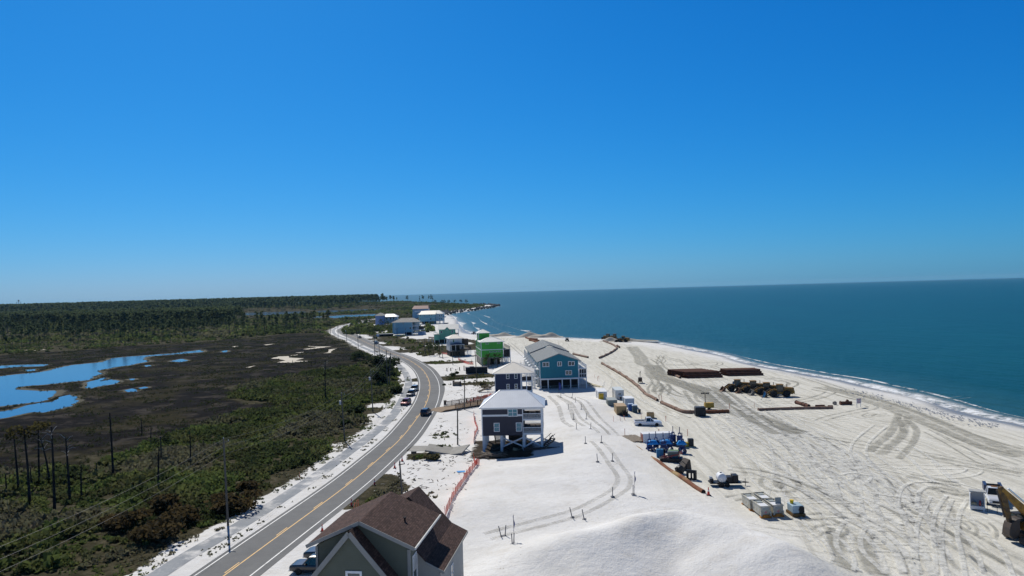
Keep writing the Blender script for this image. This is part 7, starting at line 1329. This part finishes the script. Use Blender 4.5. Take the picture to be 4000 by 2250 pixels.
M_thick = foliage('thicket_leaves', (.02, .03, .012), (.035, .048, .018), (.05, .065, .025), True); M_shrub = foliage('dark_shrub_leaves', (.014, .022, .010), (.026, .040, .017), (.045, .062, .026), False, .8); M_palm = foliage('palm_fronds', (.022, .036, .013), (.040, .060, .021), (.07, .088, .033), False, 1.2); M_tuft = foliage('dune_grass', (.06, .055, .025), (.09, .085, .04), (.14, .13, .07), False, 1.5)
def quads(cent, d1, d2):
    """n quads with half axes d1, d2"""
    V = np.stack([cent - d1 - d2, cent + d1 - d2, cent + d1 + d2, cent - d1 + d2], 1).reshape(-1, 3); return V, np.arange(len(V)).reshape(-1, 4)
def runit(n, rng, up=0.0):
    a = rng.normal(size=(n, 3)); a[:, 2] += up; return a / (np.linalg.norm(a, axis=1)[:, None] + 1e-9)
def perp(d, rng):
    p = np.cross(d, rng.normal(size=d.shape)); return p / (np.linalg.norm(p, axis=1)[:, None] + 1e-9)
def cloud(rng, blobs, per, size, flat=.75, asp=1.0):
    """leaf quads spread in and on ellipsoid blobs (x,y,z,rx,rz)"""
    C_, D1, D2 = [], [], []
    for x, y, z, rx, rz in blobs:
        d = runit(per, rng, .25); r = rng.uniform(.45, 1.05, per)[:, None]; p = np.array([x, y, z]) + d * r * np.array([rx, rx, rz]); C_.append(p); u = runit(per, rng, .0); v = perp(u, rng); s = rng.uniform(.6, 1.3, per)[:, None] * size; D1.append(u * s); D2.append(v * s * flat * asp)
    return quads(np.vstack(C_), np.vstack(D1), np.vstack(D2))
def pine_variant(seed, hgt=17.0, per=34, leaf=.42, nb=7):
    rng = np.random.default_rng(seed); bl = []
    for k in range(nb): t = rng.uniform(.52, 1.0); a = rng.uniform(0, 6.28); rr_ = (1.15 - t) * 3.6 * rng.uniform(.4, 1.1); bl.append((math.cos(a) * rr_, math.sin(a) * rr_, hgt * t, rng.uniform(1.1, 1.9), rng.uniform(.6, 1.0)))
    bl.append((0, 0, hgt * .97, 1.3, .9)); V, F = cloud(rng, bl, per, leaf); tb = MB(); bx, by = rng.uniform(-.5, .5, 2); tb.tube([(0, 0, -.4), (bx * .4, by * .4, hgt * .45), (bx, by, hgt * .97)], .24, 6, .07)
    for x, y, z, r, _ in bl[:-1]: tb.tube([(bx * z / hgt, by * z / hgt, z - 1.0), (x, y, z)], .07, 4, .03)
    return V, F, tb
PV = [pine_variant(s, 17, 34) for s in (1, 2, 3, 4, 5)]
protos = []
for V, F, tb in PV:
    cr = npmesh('crown', V, F, M_pine); tr = tb.build('trunk', M_bark); protos.append((tr.data, cr.data)); bpy.data.objects.remove(cr); bpy.data.objects.remove(tr)
def pine(x, y, label, group, s=1.0, k=0, rz=0.0, z=0.0):
    t = thing('pine_tree', label, 'pine', (x, y, z), rz, group); t.scale = (s,) * 3; a = bpy.data.objects.new('trunk', protos[k][0]); b = bpy.data.objects.new('crown', protos[k][1])
    for o_ in (a, b): C.objects.link(o_); reg(o_, t)
    if 'point' in label: t.scale = (s * .62, s * .62, s)
    return t
rng = np.random.default_rng(11)
# scattered pines on the scrub strip beyond the marsh, nearest first
cand = []
while len(cand) < 268:
    px = rng.uniform(-60, 1290); u = rng.random() ** 1.4; lo = np.interp(px, [-60, 500, 900, 1290], [1384, 1348, 1322, 1296]); hi = np.interp(px, [-60, 500, 900, 1290], [1304, 1292, 1276, 1262]); py = lo + (hi - lo) * (1 - u * .75) if rng.random() < .75 else lo + (hi - lo) * rng.random()
    g = G(px, py)
    if all((g.x - a) ** 2 + (g.y - b) ** 2 > 20 for a, b, _ in cand) and dist_line(np.array([[g.x, g.y]]), pc)[0][0] > 12: cand.append((g.x, g.y, px))
for i, (x, y, px) in enumerate(cand): pine(x, y, 'thin dark pine standing in the scrub strip beyond the burnt marsh', 'pines scattered beyond the burnt marsh', rng.uniform(.5, .95), int(rng.integers(5)), rng.uniform(0, 6.28))
for i, (px, h) in enumerate([(1488, .9), (1500, 1.0), (1512, .8), (1538, 1.0), (1550, .9), (1588, 1.05), (1593, 1.1), (1640, .95), (1650, 1.1), (1655, 1.0), (1676, 1.05), (1684, 1.15), (1690, 1.0), (1441, .8), (1450, .9), (1460, .8), (1470, 1.0), (1478, .95)]): g = G(px, 1189.5 if px > 1480 else 1191); pine(g.x, g.y, 'lone tall pine on the far point, against the sea', 'tall lone pines on the far point', h * 1.3, i % 5, i)
# the woods behind: one mass
def wood(name, regions, seed, leaf, per, label=None):
    rng = np.random.default_rng(seed); VA, FA = [], []; off = 0
    vs = []
    for k in range(5):
        r2 = np.random.default_rng(seed * 10 + k); bl = [(r2.uniform(-1.6, 1.6), r2.uniform(-1.6, 1.6), z, r2.uniform(1.4, 2.4), r2.uniform(.8, 1.4)) for z in (10.5, 12.5, 14, 15.5, 16.5)]; V, F = cloud(r2, bl, per, leaf); tv, tf = quads(np.array([[0, 0, 6.], [0, 0, 6.]]), np.array([[.22, 0, 0], [0, .22, 0]]), np.array([[0, 0, 6.5], [0, 0, 6.5]])); vs.append((np.vstack([V, tv]), np.vstack([F, tf + len(V)])))
    for poly, n, s0, s1, flat in regions:
        pg = polyG(poly) if flat else np.array(poly); lo, hi = pg.min(0), pg.max(0); pts = np.zeros((0, 2))
        while len(pts) < n: q = rng.uniform(lo, hi, (n * 2, 2)); pts = np.vstack([pts, q[inside(q, pg)]])
        pts = pts[:n]; keep = (fbm(pts, 60, seed) > .34); pts = pts[keep]; zz = land_h(pts)
        kk = rng.integers(0, 5, len(pts)); sc = rng.uniform(s0, s1, len(pts)); an = rng.uniform(0, 6.28, len(pts))
        for v_ in range(5):
            m = kk == v_; V, F = vs[v_]; ca, sa = np.cos(an[m]), np.sin(an[m]); W_ = np.empty((m.sum(), len(V), 3)); wide = 1.0
            W_[:, :, 0] = (V[None, :, 0] * ca[:, None] - V[None, :, 1] * sa[:, None]) * sc[m][:, None] * wide + pts[m][:, 0][:, None]; W_[:, :, 1] = (V[None, :, 0] * sa[:, None] + V[None, :, 1] * ca[:, None]) * sc[m][:, None] * wide + pts[m][:, 1][:, None]; W_[:, :, 2] = V[None, :, 2] * sc[m][:, None] + zz[m][:, None]
            VA.append(W_.reshape(-1, 3)); FA.append((F[None] + (np.arange(m.sum()) * len(V))[:, None, None]).reshape(-1, 4) + off); off += m.sum() * len(V)
    o_ = npmesh(name, np.vstack(VA), np.vstack(FA), M_pine); return tag(o_, label, None, None, 'stuff')
wood('pine_wood', [([(-500, 1312), (0, 1300), (500, 1294), (880, 1280), (950, 1266), (930, 1254), (800, 1255), (400, 1262), (0, 1268), (-500, 1280)], 2600, .95, 1.2, True)], 21, .75, 16, 'dense dark pine stand beyond the scrub strip')
wood('far_wood', [([(-900, 1262), (0, 1250), (880, 1236), (930, 1208), (1300, 1204), (1500, 1200), (1560, 1195), (1440, 1191), (900, 1200), (0, 1212), (-900, 1235)], 4600, .8, 1.15, True), ([(900, 1206), (1300, 1202), (1480, 1197), (1470, 1191), (1200, 1191), (900, 1195)], 2600, 1.0, 1.3, True), ([(-2600, 2350), (-250, 1750), (-420, 1480), (-480, 1950), (-900, 2500), (-1500, 3100), (-3600, 3600)], 4200, 1.0, 1.35, False), ([(-330, 1560), (-480, 1450), (-1200, 1600), (-2200, 2100), (-2600, 2900), (-700, 2500)], 4200, 1.0, 1.35, False)], 22, 1.15, 13, 'far woods on the spit along the horizon')
# scrub on the point
def scrub(name, pts, sizes, cols, seed, per, leaf, mat, label, upright=.9, asp=.38):
    rng = np.random.default_rng(seed); n = len(pts); zz = land_h(pts) if len(pts) else 0
    C_ = np.repeat(np.column_stack([pts, zz]), per, 0); S_ = np.repeat(sizes, per); d = runit(n * per, rng, upright); r = rng.uniform(.25, 1.0, n * per) ** .6
    p = C_ + d * (r * S_)[:, None] * np.array([1, 1, .62]); p[:, 2] = np.maximum(p[:, 2], C_[:, 2] + .05); ax_ = d * .75 + runit(n * per, rng) * .55; ax_ /= np.linalg.norm(ax_, axis=1)[:, None]; b = perp(ax_, rng); L = leaf * rng.uniform(.6, 1.3, n * per) * (.6 + .4 * S_)
    V, F = quads(p, ax_ * L[:, None], b * (L * asp)[:, None]); o_ = npmesh(name, V, F, mat); col = np.repeat(np.repeat(cols, per, 0) * rng.uniform(.7, 1.35, (n * per, 1)), 4, 0); a = o_.data.color_attributes.new('leaf', 'FLOAT_COLOR', 'POINT'); a.data.foreach_set('color', np.column_stack([col, np.ones(len(col))]).astype(np.float32).ravel()); return tag(o_, label, None, None, 'stuff')
def pick(P, seed):
    """leaf colour by place: green, olive, brown, dead grey"""
    a = .5 + 1.35 * (fbm(P, 15, seed) - .5); b = fbm(P, 6, seed + 5); pal = np.array([[.060, .078, .028], [.130, .185, .044], [.200, .225, .058], [.155, .120, .060], [.215, .180, .125]])
    w_ = np.column_stack([np.exp(-((a - c) / .07) ** 2) for c in (.30, .44, .54, .40, .64)]); w_[:, 3] *= 1.6 * (b > .5); w_[:, 4] *= 1.2; w_ /= w_.sum(1)[:, None] + 1e-9; return w_ @ pal
def veg_mask(P):
    s_ = np.where(inside(P, VEG), 1, -1) * dist_line(P, VEG, True)[0]; m_ = np.where(inside(P, MARSH), 1, -1) * dist_line(P, MARSH, True)[0]; dp = dist_line(P, pc)[0]
    return s_, m_, dp
rng = np.random.default_rng(31)
q = rng.uniform((-190, 60), (-24, 300), (32000, 2)); s_, m_, dp = veg_mask(q); nb = fbm(q, 11, 77); ok = (s_ + (fbm(q, 14, 31) - .5) * 14 > 1.0) & (m_ < 1 + (fbm(q, 12, 33) - .5) * 14) & (dp > 3.5) & ((nb > .36) | (fbm(q, 9, 177) > .43))
q = q[ok]; sz = (.55 + 1.1 * sstep(.4, .62, nb[ok])) * rng.uniform(.7, 1.2, len(q)); near_ = q[:, 1] < 175
scrub('palmetto_thicket', q[near_], sz[near_], pick(q[near_], 71), 41, 22, .36, M_thick, 'palmetto and shrub thicket between the marsh and the cycle path'); scrub('palmetto_thicket', q[~near_], sz[~near_] * 1.1, pick(q[~near_], 71), 42, 13, .55, M_thick, 'palmetto and shrub thicket farther along the cycle path')
qt = q[(fbm(q, 24, 181) > .56) & (rng.random(len(q)) < .10)]; scrub('bush_clumps', qt, rng.uniform(1.4, 2.6, len(qt)), pick(qt + 90, 71) * .75, 49, 60, .34, M_thick, 'taller bushes scattered through the thicket', .5, .5)
q = rng.uniform((-420, 300), (0, 820), (15000, 2)); s_, m_, dp = veg_mask(q); dr = dist_line(q, rc)[0]; cs2 = coast_s(q); ok = ((s_ > 0) | ((cs2 > 32) & (fbm(q, 26, 41) > .50) & (dr > 9) & (q[:, 0] < np.interp(q[:, 1], [300, 345, 440, 560], [-26, -30, -56, -90])))) & (m_ < -2) & (dp > 5) & (dr > 8) & (fbm(q, 16, 78) > .42) & (cs2 > 25); q = q[ok]
# keep house plots clear
for hx_, hy_, r_ in ((-16, 304, 14), (-24, 345, 14), (-40, 440, 16), (-80, 535, 20), (-126, 722, 22), (-85, 712, 24), (-115, 888, 16)): q = q[np.hypot(q[:, 0] - hx_, q[:, 1] - hy_) > r_]
scrub('scrub', q, rng.uniform(.6, 1.5, len(q)), pick(q, 73) * np.where(q[:, 1] > 430, 1.5, 1.0)[:, None], 43, 10, .85, M_thick, 'low scrub beyond the marsh and between the far houses')
q = rng.uniform((-900, 560), (60, 2000), (30000, 2)); s_, m_, dp = veg_mask(q); cs2 = coast_s(q); ok = (m_ < -4) & (dp > 8) & (cs2 > 28) & (fbm(q, 60, 79) > .42) & (np.hypot(q[:, 0] + 100, q[:, 1] - 715) > 45) & (np.hypot(q[:, 0] + 112, q[:, 1] - 888) > 20); q = q[ok]
for L_ in LAGOON: q = q[~inside(q, L_) & (dist_line(q, L_, True)[0] > 25)]
scrub('scrub', q, rng.uniform(1.0, 2.4, len(q)), pick(q / 3, 74) * 1.15, 44, 9, 1.7, M_thick, 'distant scrub on the spit')
# burnt stubble in the marsh
q = rng.uniform((-330, 120), (-40, 560), (60000, 2)); m_ = np.where(inside(q, MARSH), 1, -1) * dist_line(q, MARSH, True)[0]; ok = (m_ + (fbm(q, 18, 61) - .5) * 16 > 0) & (fbm(q, 7, 91) > .50); q = q[ok]; pd = [o_ for o_ in bpy.data.objects if o_.name.startswith(('pond', 'mud_flat'))]
for o_ in pd:
    vs_ = np.array([v.co[:2] for v in o_.data.vertices]); 
    if vs_[:, 1].mean() < 700: q = q[~inside(q, vs_)]
a = fbm(q, 30, 95); cols = np.where((a > .58)[:, None], [[.030, .025, .021]], [[.009, .008, .0075]]) * np.ones((len(q), 3)); cols[fbm(q, 22, 96) > .62] = (.034, .032, .014)
scrub('burnt_stubble', q, rng.uniform(.25, .7, len(q)), cols, 45, 6, .30, M_thick, 'burnt stubble and dark stems covering the marsh', 1.4, .22)
# weeds through the white verge
q = rng.uniform((-70, 60), (0, 260), (16000, 2)); s_, m_, dp = veg_mask(q); ok = (s_ < 4) & (s_ > -10) & (dp > 1.6) & (dp < 16) & (q[:, 0] < np.interp(q[:, 1], pc[:, 1][np.argsort(pc[:, 1])], pc[:, 0][np.argsort(pc[:, 1])])) & (fbm(q, 5, 99) > .46); q = q[ok]; scrub('verge_weeds', q, rng.uniform(.18, .5, len(q)), pick(q, 75) * 1.05, 46, 10, .20, M_thick, 'weeds growing through the white sand verge')
cc = pc[(pc[:, 1] < 260)]; Nn = normals(cc); q = np.repeat(cc, 26, 0) + np.repeat(Nn, 26, 0) * rng.uniform(1.9, 3.6, (len(cc) * 26, 1)) + rng.normal(0, .6, (len(cc) * 26, 2)); q = q[(fbm(q, 4, 101) > .52)]; q = q[dist_line(q, rc)[0] > 4.6]; scrub('verge_weeds', q, rng.uniform(.10, .22, len(q)), np.tile([[.16, .14, .07]], (len(q), 1)), 47, 6, .16, M_thick, 'dry grass between the cycle path and the road')
Q = []
for (px, py, a_x, a_y, n) in [(1740, 1478, 18, 6, 260), (1705, 1417, 15, 6, 220), (1825, 1468, 10, 5, 120), (1870, 1500, 8, 5, 110), (1440, 1955, 5, 4, 130), (1490, 1905, 5, 5, 120), (1640, 1945, 3, 2.5, 30), (1712, 1752, 2.2, 1.6, 60), (1640, 1785, 2.2, 1.0, 40), (1700, 1600, 3, 1.5, 25), (1660, 1680, 2.5, 5, 30), (1720, 1700, 3, 3, 25)]: g = Gt(px, py); Q.append(np.column_stack([g.x + rng.normal(0, a_x * .45, n), g.y + rng.normal(0, a_y * .6, n)]))
q = np.vstack(Q); q = q[(dist_line(q, rc)[0] > 6.5) & (fbm(q, 4, 103) > .42)]; scrub('grass_patch', q, rng.uniform(.25, .6, len(q)), pick(q, 76) * 1.1, 48, 12, .30, M_thick, 'patches of weeds and grass on the plots between road and houses')
# bushes one can tell apart
def leafblob(name, label, loc, r, h, n, mat, seed, cat='shrub', group=None, leaf=.32):
    rng = np.random.default_rng(seed); bl = [(rng.uniform(-.55, .55) * r, rng.uniform(-.55, .55) * r, rng.uniform(.3, .8) * h, r * rng.uniform(.4, .62), h * rng.uniform(.22, .34)) for _ in range(9)]; V, F = cloud(rng, bl, n // 9, leaf, .6); o_ = npmesh(name, V, F, mat); o_.location = loc; return tag(o_, label, cat, group)
for i, (px, r, h, lab) in enumerate([((1482, 1432), 4.6, 5.0, 'tall dark shrub at the bend, left of the pole pair'), ((1527, 1440), 4.2, 5.2, 'tall dark shrub around the foot of the pole pair'), ((1405, 1408), 4.8, 4.4, 'dark round shrub at the marsh edge left of the bend'), ((1478, 1508), 3.2, 5.0, 'dark shrub below the pole pair, nearer the viewer'), ((1510, 1470), 3.6, 5.0, 'dark shrub under the wires beside the green strip'), ((1545, 1535), 2.0, 2.0, 'low dark bush at the tip of the green strip'), ((1385, 1625), 3.2, 2.4, 'brown bush at the edge of the white verge, left of the third pole'), ((1352, 1665), 1.6, 1.3, 'small brown bush alone on the white verge')]): g = G(*px); leafblob('shrub', lab, g, r, h, 900, M_shrub, 200 + i)
M_brownsh = foliage('brown_palmetto_leaves', (.022, .019, .010), (.050, .040, .019), (.09, .066, .031), False, .9)
for i, (px, r, h, lab) in enumerate([((920, 1990), 3.6, 2.2, 'brown palmetto clump at the foot of the nearest pole'), ((705, 2050), 3.4, 2.0, 'brown palmetto clump left of the white sand patch, upper one'), ((620, 2105), 4.6, 2.4, 'large brown palmetto clump beside the white sand at the lower left'), ((480, 2060), 3.4, 2.0, 'brown palmetto clump farther left in the thicket'), ((960, 1920), 1.8, 1.7, 'small dark palmetto right of the nearest pole'), ((640, 1990), 3.2, 1.9, 'brown palmetto clump deep in the thicket')]): g = G(*px); leafblob('palmetto', lab, g, r, h, 1000, M_brownsh, 230 + i, 'palmetto', None, .26)
for i, (px, r, h, lab) in enumerate([((1712, 1758), 1.0, .9, 'dark grassy clump at the front edge of the big concrete slab'), ((1672, 1795), .9, .8, 'spiky grass clump in the sand below the concrete slabs'), ((1696, 1797), 1.3, 1.0, 'larger spiky grass clump in the sand below the concrete slabs'), ((1777, 1470), 1.8, 1.6, 'dark bush in the green patch by the black container'), ((1900, 1520), 1.6, 1.2, 'grey green bush left of the navy house'), ((1885, 1505), 1.5, 1.2, 'pale bush behind the wooden steps of the navy house'), ((1735, 1795 - 290), .5, .4, 'tiny bush next to the slatted wooden bin')]): leafblob('shrub', lab, Gt(*px), r, h, 320, M_tuft if i in (1, 2, 4, 5) else M_shrub, 260 + i, 'shrub', None, .2)
# palms
def palm_meshes(seed, th=4.6, L=2.1):
    rng = np.random.default_rng(seed); C_, D1, D2 = [], [], []
    for k in range(34):
        a = rng.uniform(0, 6.28); e = rng.uniform(-.75, 1.15); base = np.array([0, 0, th]); d = np.array([math.cos(a) * math.cos(e), math.sin(a) * math.cos(e), math.sin(e)])
        for j in range(7): f = .35 + .65 * rng.random(); sp = runit(1, rng)[0] * .42; dd = d + sp * .9; dd /= np.linalg.norm(dd); p = base + d * L * f * .8 + dd * .3 - np.array([0, 0, .35 * f * f]); C_.append(p); D1.append(dd * .42); D2.append(perp(dd[None], rng)[0] * .07)
    V, F = quads(np.array(C_), np.array(D1), np.array(D2)); return V, F, MB().tube([(0, 0, -.3), (.05, .03, th * .5), (0, 0, th + .2)], .17, 8, .15)
pal_p = []
for s in (1, 2, 3): V, F, tb = palm_meshes(s); cr = npmesh('fronds', V, F, M_palm); tr = tb.build('trunk', M_bark, None, True); pal_p.append((tr.data, cr.data)); bpy.data.objects.remove(cr); bpy.data.objects.remove(tr)
def palm(loc, label, s=1.0, k=0, group=None, zs=1.0):
    t = thing('palm_tree', label, 'palm', loc, k * 1.3, group); t.scale = (s, s, s * zs); a = bpy.data.objects.new('trunk', pal_p[k % 3][0]); b = bpy.data.objects.new('fronds', pal_p[k % 3][1])
    for o_ in (a, b): C.objects.link(o_); reg(o_, t)
for i, (px, s, lab) in enumerate([((1676, 1390), 1.1, 'left palm of the three on the white house forecourt'), ((1693, 1387), 1.0, 'middle palm of the three on the white house forecourt'), ((1718, 1394), 1.15, 'right palm of the three on the white house forecourt'), ((1908, 1437), .95, 'palm in front of the green house, left one'), ((1943, 1437), .95, 'palm in front of the green house, right one'), ((629, 1797), .95, 'single cabbage palm in the thicket at the marsh edge'), ((1400, 1273), 1.35, 'round palm at the inside of the far bend'), ((1406, 1312), 1.3, 'palm behind the small black car, right one'), ((1393, 1310), 1.2, 'palm behind the small black car, left one'), ((1427, 1272), 1.3, 'palm left of the lavender house, second from the bend'), ((1445, 1271), 1.2, 'palm left of the lavender house, third from the bend'), ((1462, 1312), 1.2, 'palm before the raised walkway of the pale blue house'), ((1443, 1313), 1.2, 'palm between the black car and the raised walkway'), ((1489, 1280), 1.3, 'palm in front of the lavender house'), ((1512, 1283), 1.1, 'palm right of the lavender house, low one')]): palm(Gt(*px), lab, s, i)
for i, px in enumerate((1700, 1726, 1737, 1778, 1822, 1752, 1800)): g = G(px, 1190.5); palm((g.x, g.y, 0), 'far cabbage palm or bush on the point, against the sea', 2.0, i, 'palms on the far point', 1.0)
# burnt trunks left standing in the near thicket
c2 = lambda x, y: (x / 2.415, 1650 + y / 2.415)
M_yneed = foliage('yellowing_needles', (.030, .028, .010), (.055, .050, .016), (.08, .07, .025), False, .6)
dead = [((60, 690), (50, 480), 0), ((178, 655), (130, 105), 0), ((283, 775), (225, 60), 1), ((300, 600), (285, 420), 0), ((372, 580), (360, 40), 1), ((475, 580), (385, 150), 2), ((515, 820), (485, 40), 2), ((660, 730), (620, 140), 2), ((768, 700), (765, 400), 0), ((1068, 490), (1035, -90), 0), ((1800, 380), (1790, 80), 0), ((1492, 600), (1500, 230), 0), ((915, 500), (910, 380), 0), ((1340, 110), (1335, -30), 0), ((1425, 230), (1425, 30), 0), ((1925, 265), (1920, 170), 0), ((2, 800), (0, 640), 0), ((160, 520), (150, 300), 0)]
dead = [(c2(*a), c2(*b), k) for a, b, k in dead] + [((1271, 1571), (1270, 1405), 2), ((1426, 1527), (1425, 1482), 0), ((1373, 1531), (1372, 1498), 0), ((1480, 1521), (1480, 1500), 0), ((1143, 1417), (1143, 1406), 0), ((1232, 1420), (1231, 1402), 0), ((1217, 1430), (1216, 1410), 0)]
pos_w = ['at the lower left edge', 'leftmost tall', 'with yellowing crown, left of two', 'short one behind the crowned pair', 'with yellowing crown, right of two', 'leaning, with pale bare branches', 'thickest of the group, with pale bare branches', 'with a few pale twigs, right of the thick one', 'short, right of the twiggy one', 'tall and bare, alone in front of the burnt marsh', 'bare, left of the nearest pole wires', 'broad stump trunk beside the cabbage palm', 'short, at the sand spot', 'short, far in the burnt marsh, left one', 'far in the burnt marsh, right one', 'short, near the nearest pole', 'cut by the left edge', 'behind the leftmost tall trunk', 'tall, with side twigs, in the thicket left of the wires', 'short, under the third pole wires', 'short, in the brown clearing', 'short, right of the brown clearing', 'tiny, in front of the tan mud flat', 'tiny, right of the tan mud flat', 'tiny, between mud flat and thicket']
for i, (a, b, k) in enumerate(dead):
    g = G(*a); q_ = atY(b[0], b[1], g.y); h = q_.z; lx = q_.x - g.x; t = thing('burnt_pine', 'burnt pine trunk ' + pos_w[i], 'dead tree', g, 0); rr = random.Random(i); r = .13 + .008 * h; MB().tube([(0, 0, -.2), (lx * .4, rr.uniform(-.1, .1), h * .5), (lx, 0, h)], r, 7, r * .45).build('trunk', M_burnt, t, True)
    if k >= 1:
        br = MB()
        for j in range(7): z = h * rr.uniform(.68, .99); an_ = rr.uniform(0, 6.28); l_ = rr.uniform(.7, 1.9); c0 = Vector((lx * z / h, 0, z)); c1 = c0 + Vector((math.cos(an_) * l_, math.sin(an_) * l_, rr.uniform(.2, 1.0))); br.tube([c0, c0.lerp(c1, .6) + Vector((0, 0, .2)), c1], .05, 4, .02)
        br.build('branches', M_burnt if k == 1 else simple('bleached_wood', (.30, .29, .28), .8), t)
    if k == 1: r2 = np.random.default_rng(i); V, F = cloud(r2, [(lx + r2.uniform(-1.8, 1.8), r2.uniform(-1.5, 1.5), h + r2.uniform(-1.2, .3), 1.1, .5) for _ in range(6)], 40, .22, .5); o_ = npmesh('crown', V, F, M_yneed); reg(o_, t)
# rocks of the groin
RM = [rock_mesh('rock', 2.0, simple('groin_rock', (.12, .115, .11), .9, .35, .5), s) for s in (1, 2, 3, 4)]
rr = random.Random(12); line = spline([Gxy(a, b, SEA) for a, b in [(1735, 1229), (1762, 1225), (1800, 1220), (1850, 1213), (1900, 1205), (1946, 1195), (1905, 1191), (1850, 1189)]], 4.0)
sel = [line[int(k)] for k in np.linspace(0, len(line) - 1, 210)]
for p in sel: o_ = bpy.data.objects.new('rock', rr.choice(RM)); C.objects.link(o_); s = rr.uniform(.6, 1.5); o_.scale = (s, s, s * .8); o_.rotation_euler = (rr.random() * 3, rr.random() * 3, rr.random() * 6); o_.location = (p[0] + rr.gauss(-3, 4.5), p[1] + rr.gauss(3, 7), rr.uniform(-.6, 1.8)); tag(o_, 'grey boulder of the rock groin at the far point', 'rock', 'boulders of the far rock groin')
rr = random.Random(15)
for k in range(26): g = Gt(rr.uniform(1716, 1752), rr.uniform(1215, 1229)); o_ = bpy.data.objects.new('rock', rr.choice(RM)); C.objects.link(o_); s = rr.uniform(.7, 1.6); o_.scale = (s, s, s); o_.rotation_euler = (rr.random() * 3, 0, rr.random() * 6); o_.location = (g.x, g.y, rr.uniform(0, 1.5)); tag(o_, 'dark boulder at the landward root of the rock groin', 'rock', 'boulders at the root of the groin')
# gulls along the wet sand
M_gull = simple('gull_feathers', (.42, .43, .45), .7, .25, 6); M_gw = simple('gull_white', (.7, .7, .7), .7, .05)
gm = MB(); gm.loft([[(.03 * math.cos(a) * r, y, .28 + z + .03 * math.sin(a) * r) for a in np.linspace(0, 5.3, 6)] for y, r, z in ((-.34, .4, .04), (-.2, 1.8, .0), (0, 3.0, -.02), (.15, 2.6, .02), (.22, 1.5, .10), (.28, 1.7, .15), (.34, .9, .15), (.40, .2, .13))]); gm.box(-.04, -.02, .0, .02, 0, .2); gm.box(.02, .04, .0, .02, 0, .2); gmesh = gm.build('seagull', M_gull, None, True); gd = gmesh.data; bpy.data.objects.remove(gmesh)
rr = random.Random(21)
for k in range(190):
    u = rr.random(); px = 3330 + 560 * u + rr.gauss(0, 25); py = np.interp(px, [3300, 3450, 3600, 3750, 3900], [1532, 1560, 1600, 1640, 1676]) + rr.gauss(0, 8); g = G(px, py, -.25); o_ = bpy.data.objects.new('seagull', gd); C.objects.link(o_); z_ = float(np.interp(coast_s(np.array([[g.x, g.y]]))[0], [0, 15], [-1, 0])); o_.location = (g.x, g.y, z_ + .01); o_.rotation_euler = (0, 0, rr.gauss(.6, .8)); s = rr.uniform(.8, 1.1); o_.scale = (s,) * 3; tag(o_, 'small grey gull standing on the sand near the water line', 'gull', 'gulls resting along the shore')
# far towers on the horizon
M_twr = simple('tower_steel', (.16, .18, .20), .7, .1, .2)
p = atY(73, 1200, 2600); t = thing('lattice_tower', 'thin lattice tower with a ball on top, far left on the horizon', 'tower', (p.x, p.y, 6)); zt = atY(73, 1180, 2600).z - 6
for sx in (-8, 0, 8): MB().beam((sx, 0, 0), (sx * .95, 0, zt), .8).build('leg', M_twr, t)
m = MB(); [m.beam((-8, 0, z), (8, 0, z), .7) for z in (zt * .45, zt * .75, zt)]; m.beam((-8, 0, 0), (0, 0, zt * .45), .6); m.beam((8, 0, 0), (0, 0, zt * .45), .6); m.build('bracing', M_twr, t); MB().lathe([(0, zt + 1), (2.6, zt + 3.5), (2.6, zt + 6), (0, zt + 8.5)], n=12).build('ball', M_twr, t, True)
p = atY(111, 1200, 2600); t = thing('water_tower', 'far round water tower beside the lattice tower on the horizon', 'water tower', (p.x, p.y, 6)); zt = atY(111, 1188, 2600).z - 6; MB().lathe([(0, zt - 4.5), (3.2, zt - 3.2), (4.5, zt), (3.2, zt + 3.2), (0, zt + 4.5)], n=14).build('tank', M_twr, t, True); MB().cyl((0, 0, 0), (0, 0, zt - 4), 1.2, 1.2, 10).build('stem', M_twr, t)
# ---------------------------------------------------------------- sea air
t = bpy.data.materials.new('sea_air'); t.use_nodes = True; t.node_tree.nodes.clear(); vo = t.node_tree.nodes.new('ShaderNodeVolumePrincipled'); ou = t.node_tree.nodes.new('ShaderNodeOutputMaterial')
vo.inputs['Density'].default_value = 2.6e-5; vo.inputs['Color'].default_value = (.42, .76, 1.0, 1); vo.inputs['Anisotropy'].default_value = .2
t.node_tree.links.new(vo.outputs[0], ou.inputs['Volume']); hz = MB().box(-15000, 15000, -1500, 16000, -4.6, 75).build('haze', t); tag(hz, kind='stuff')
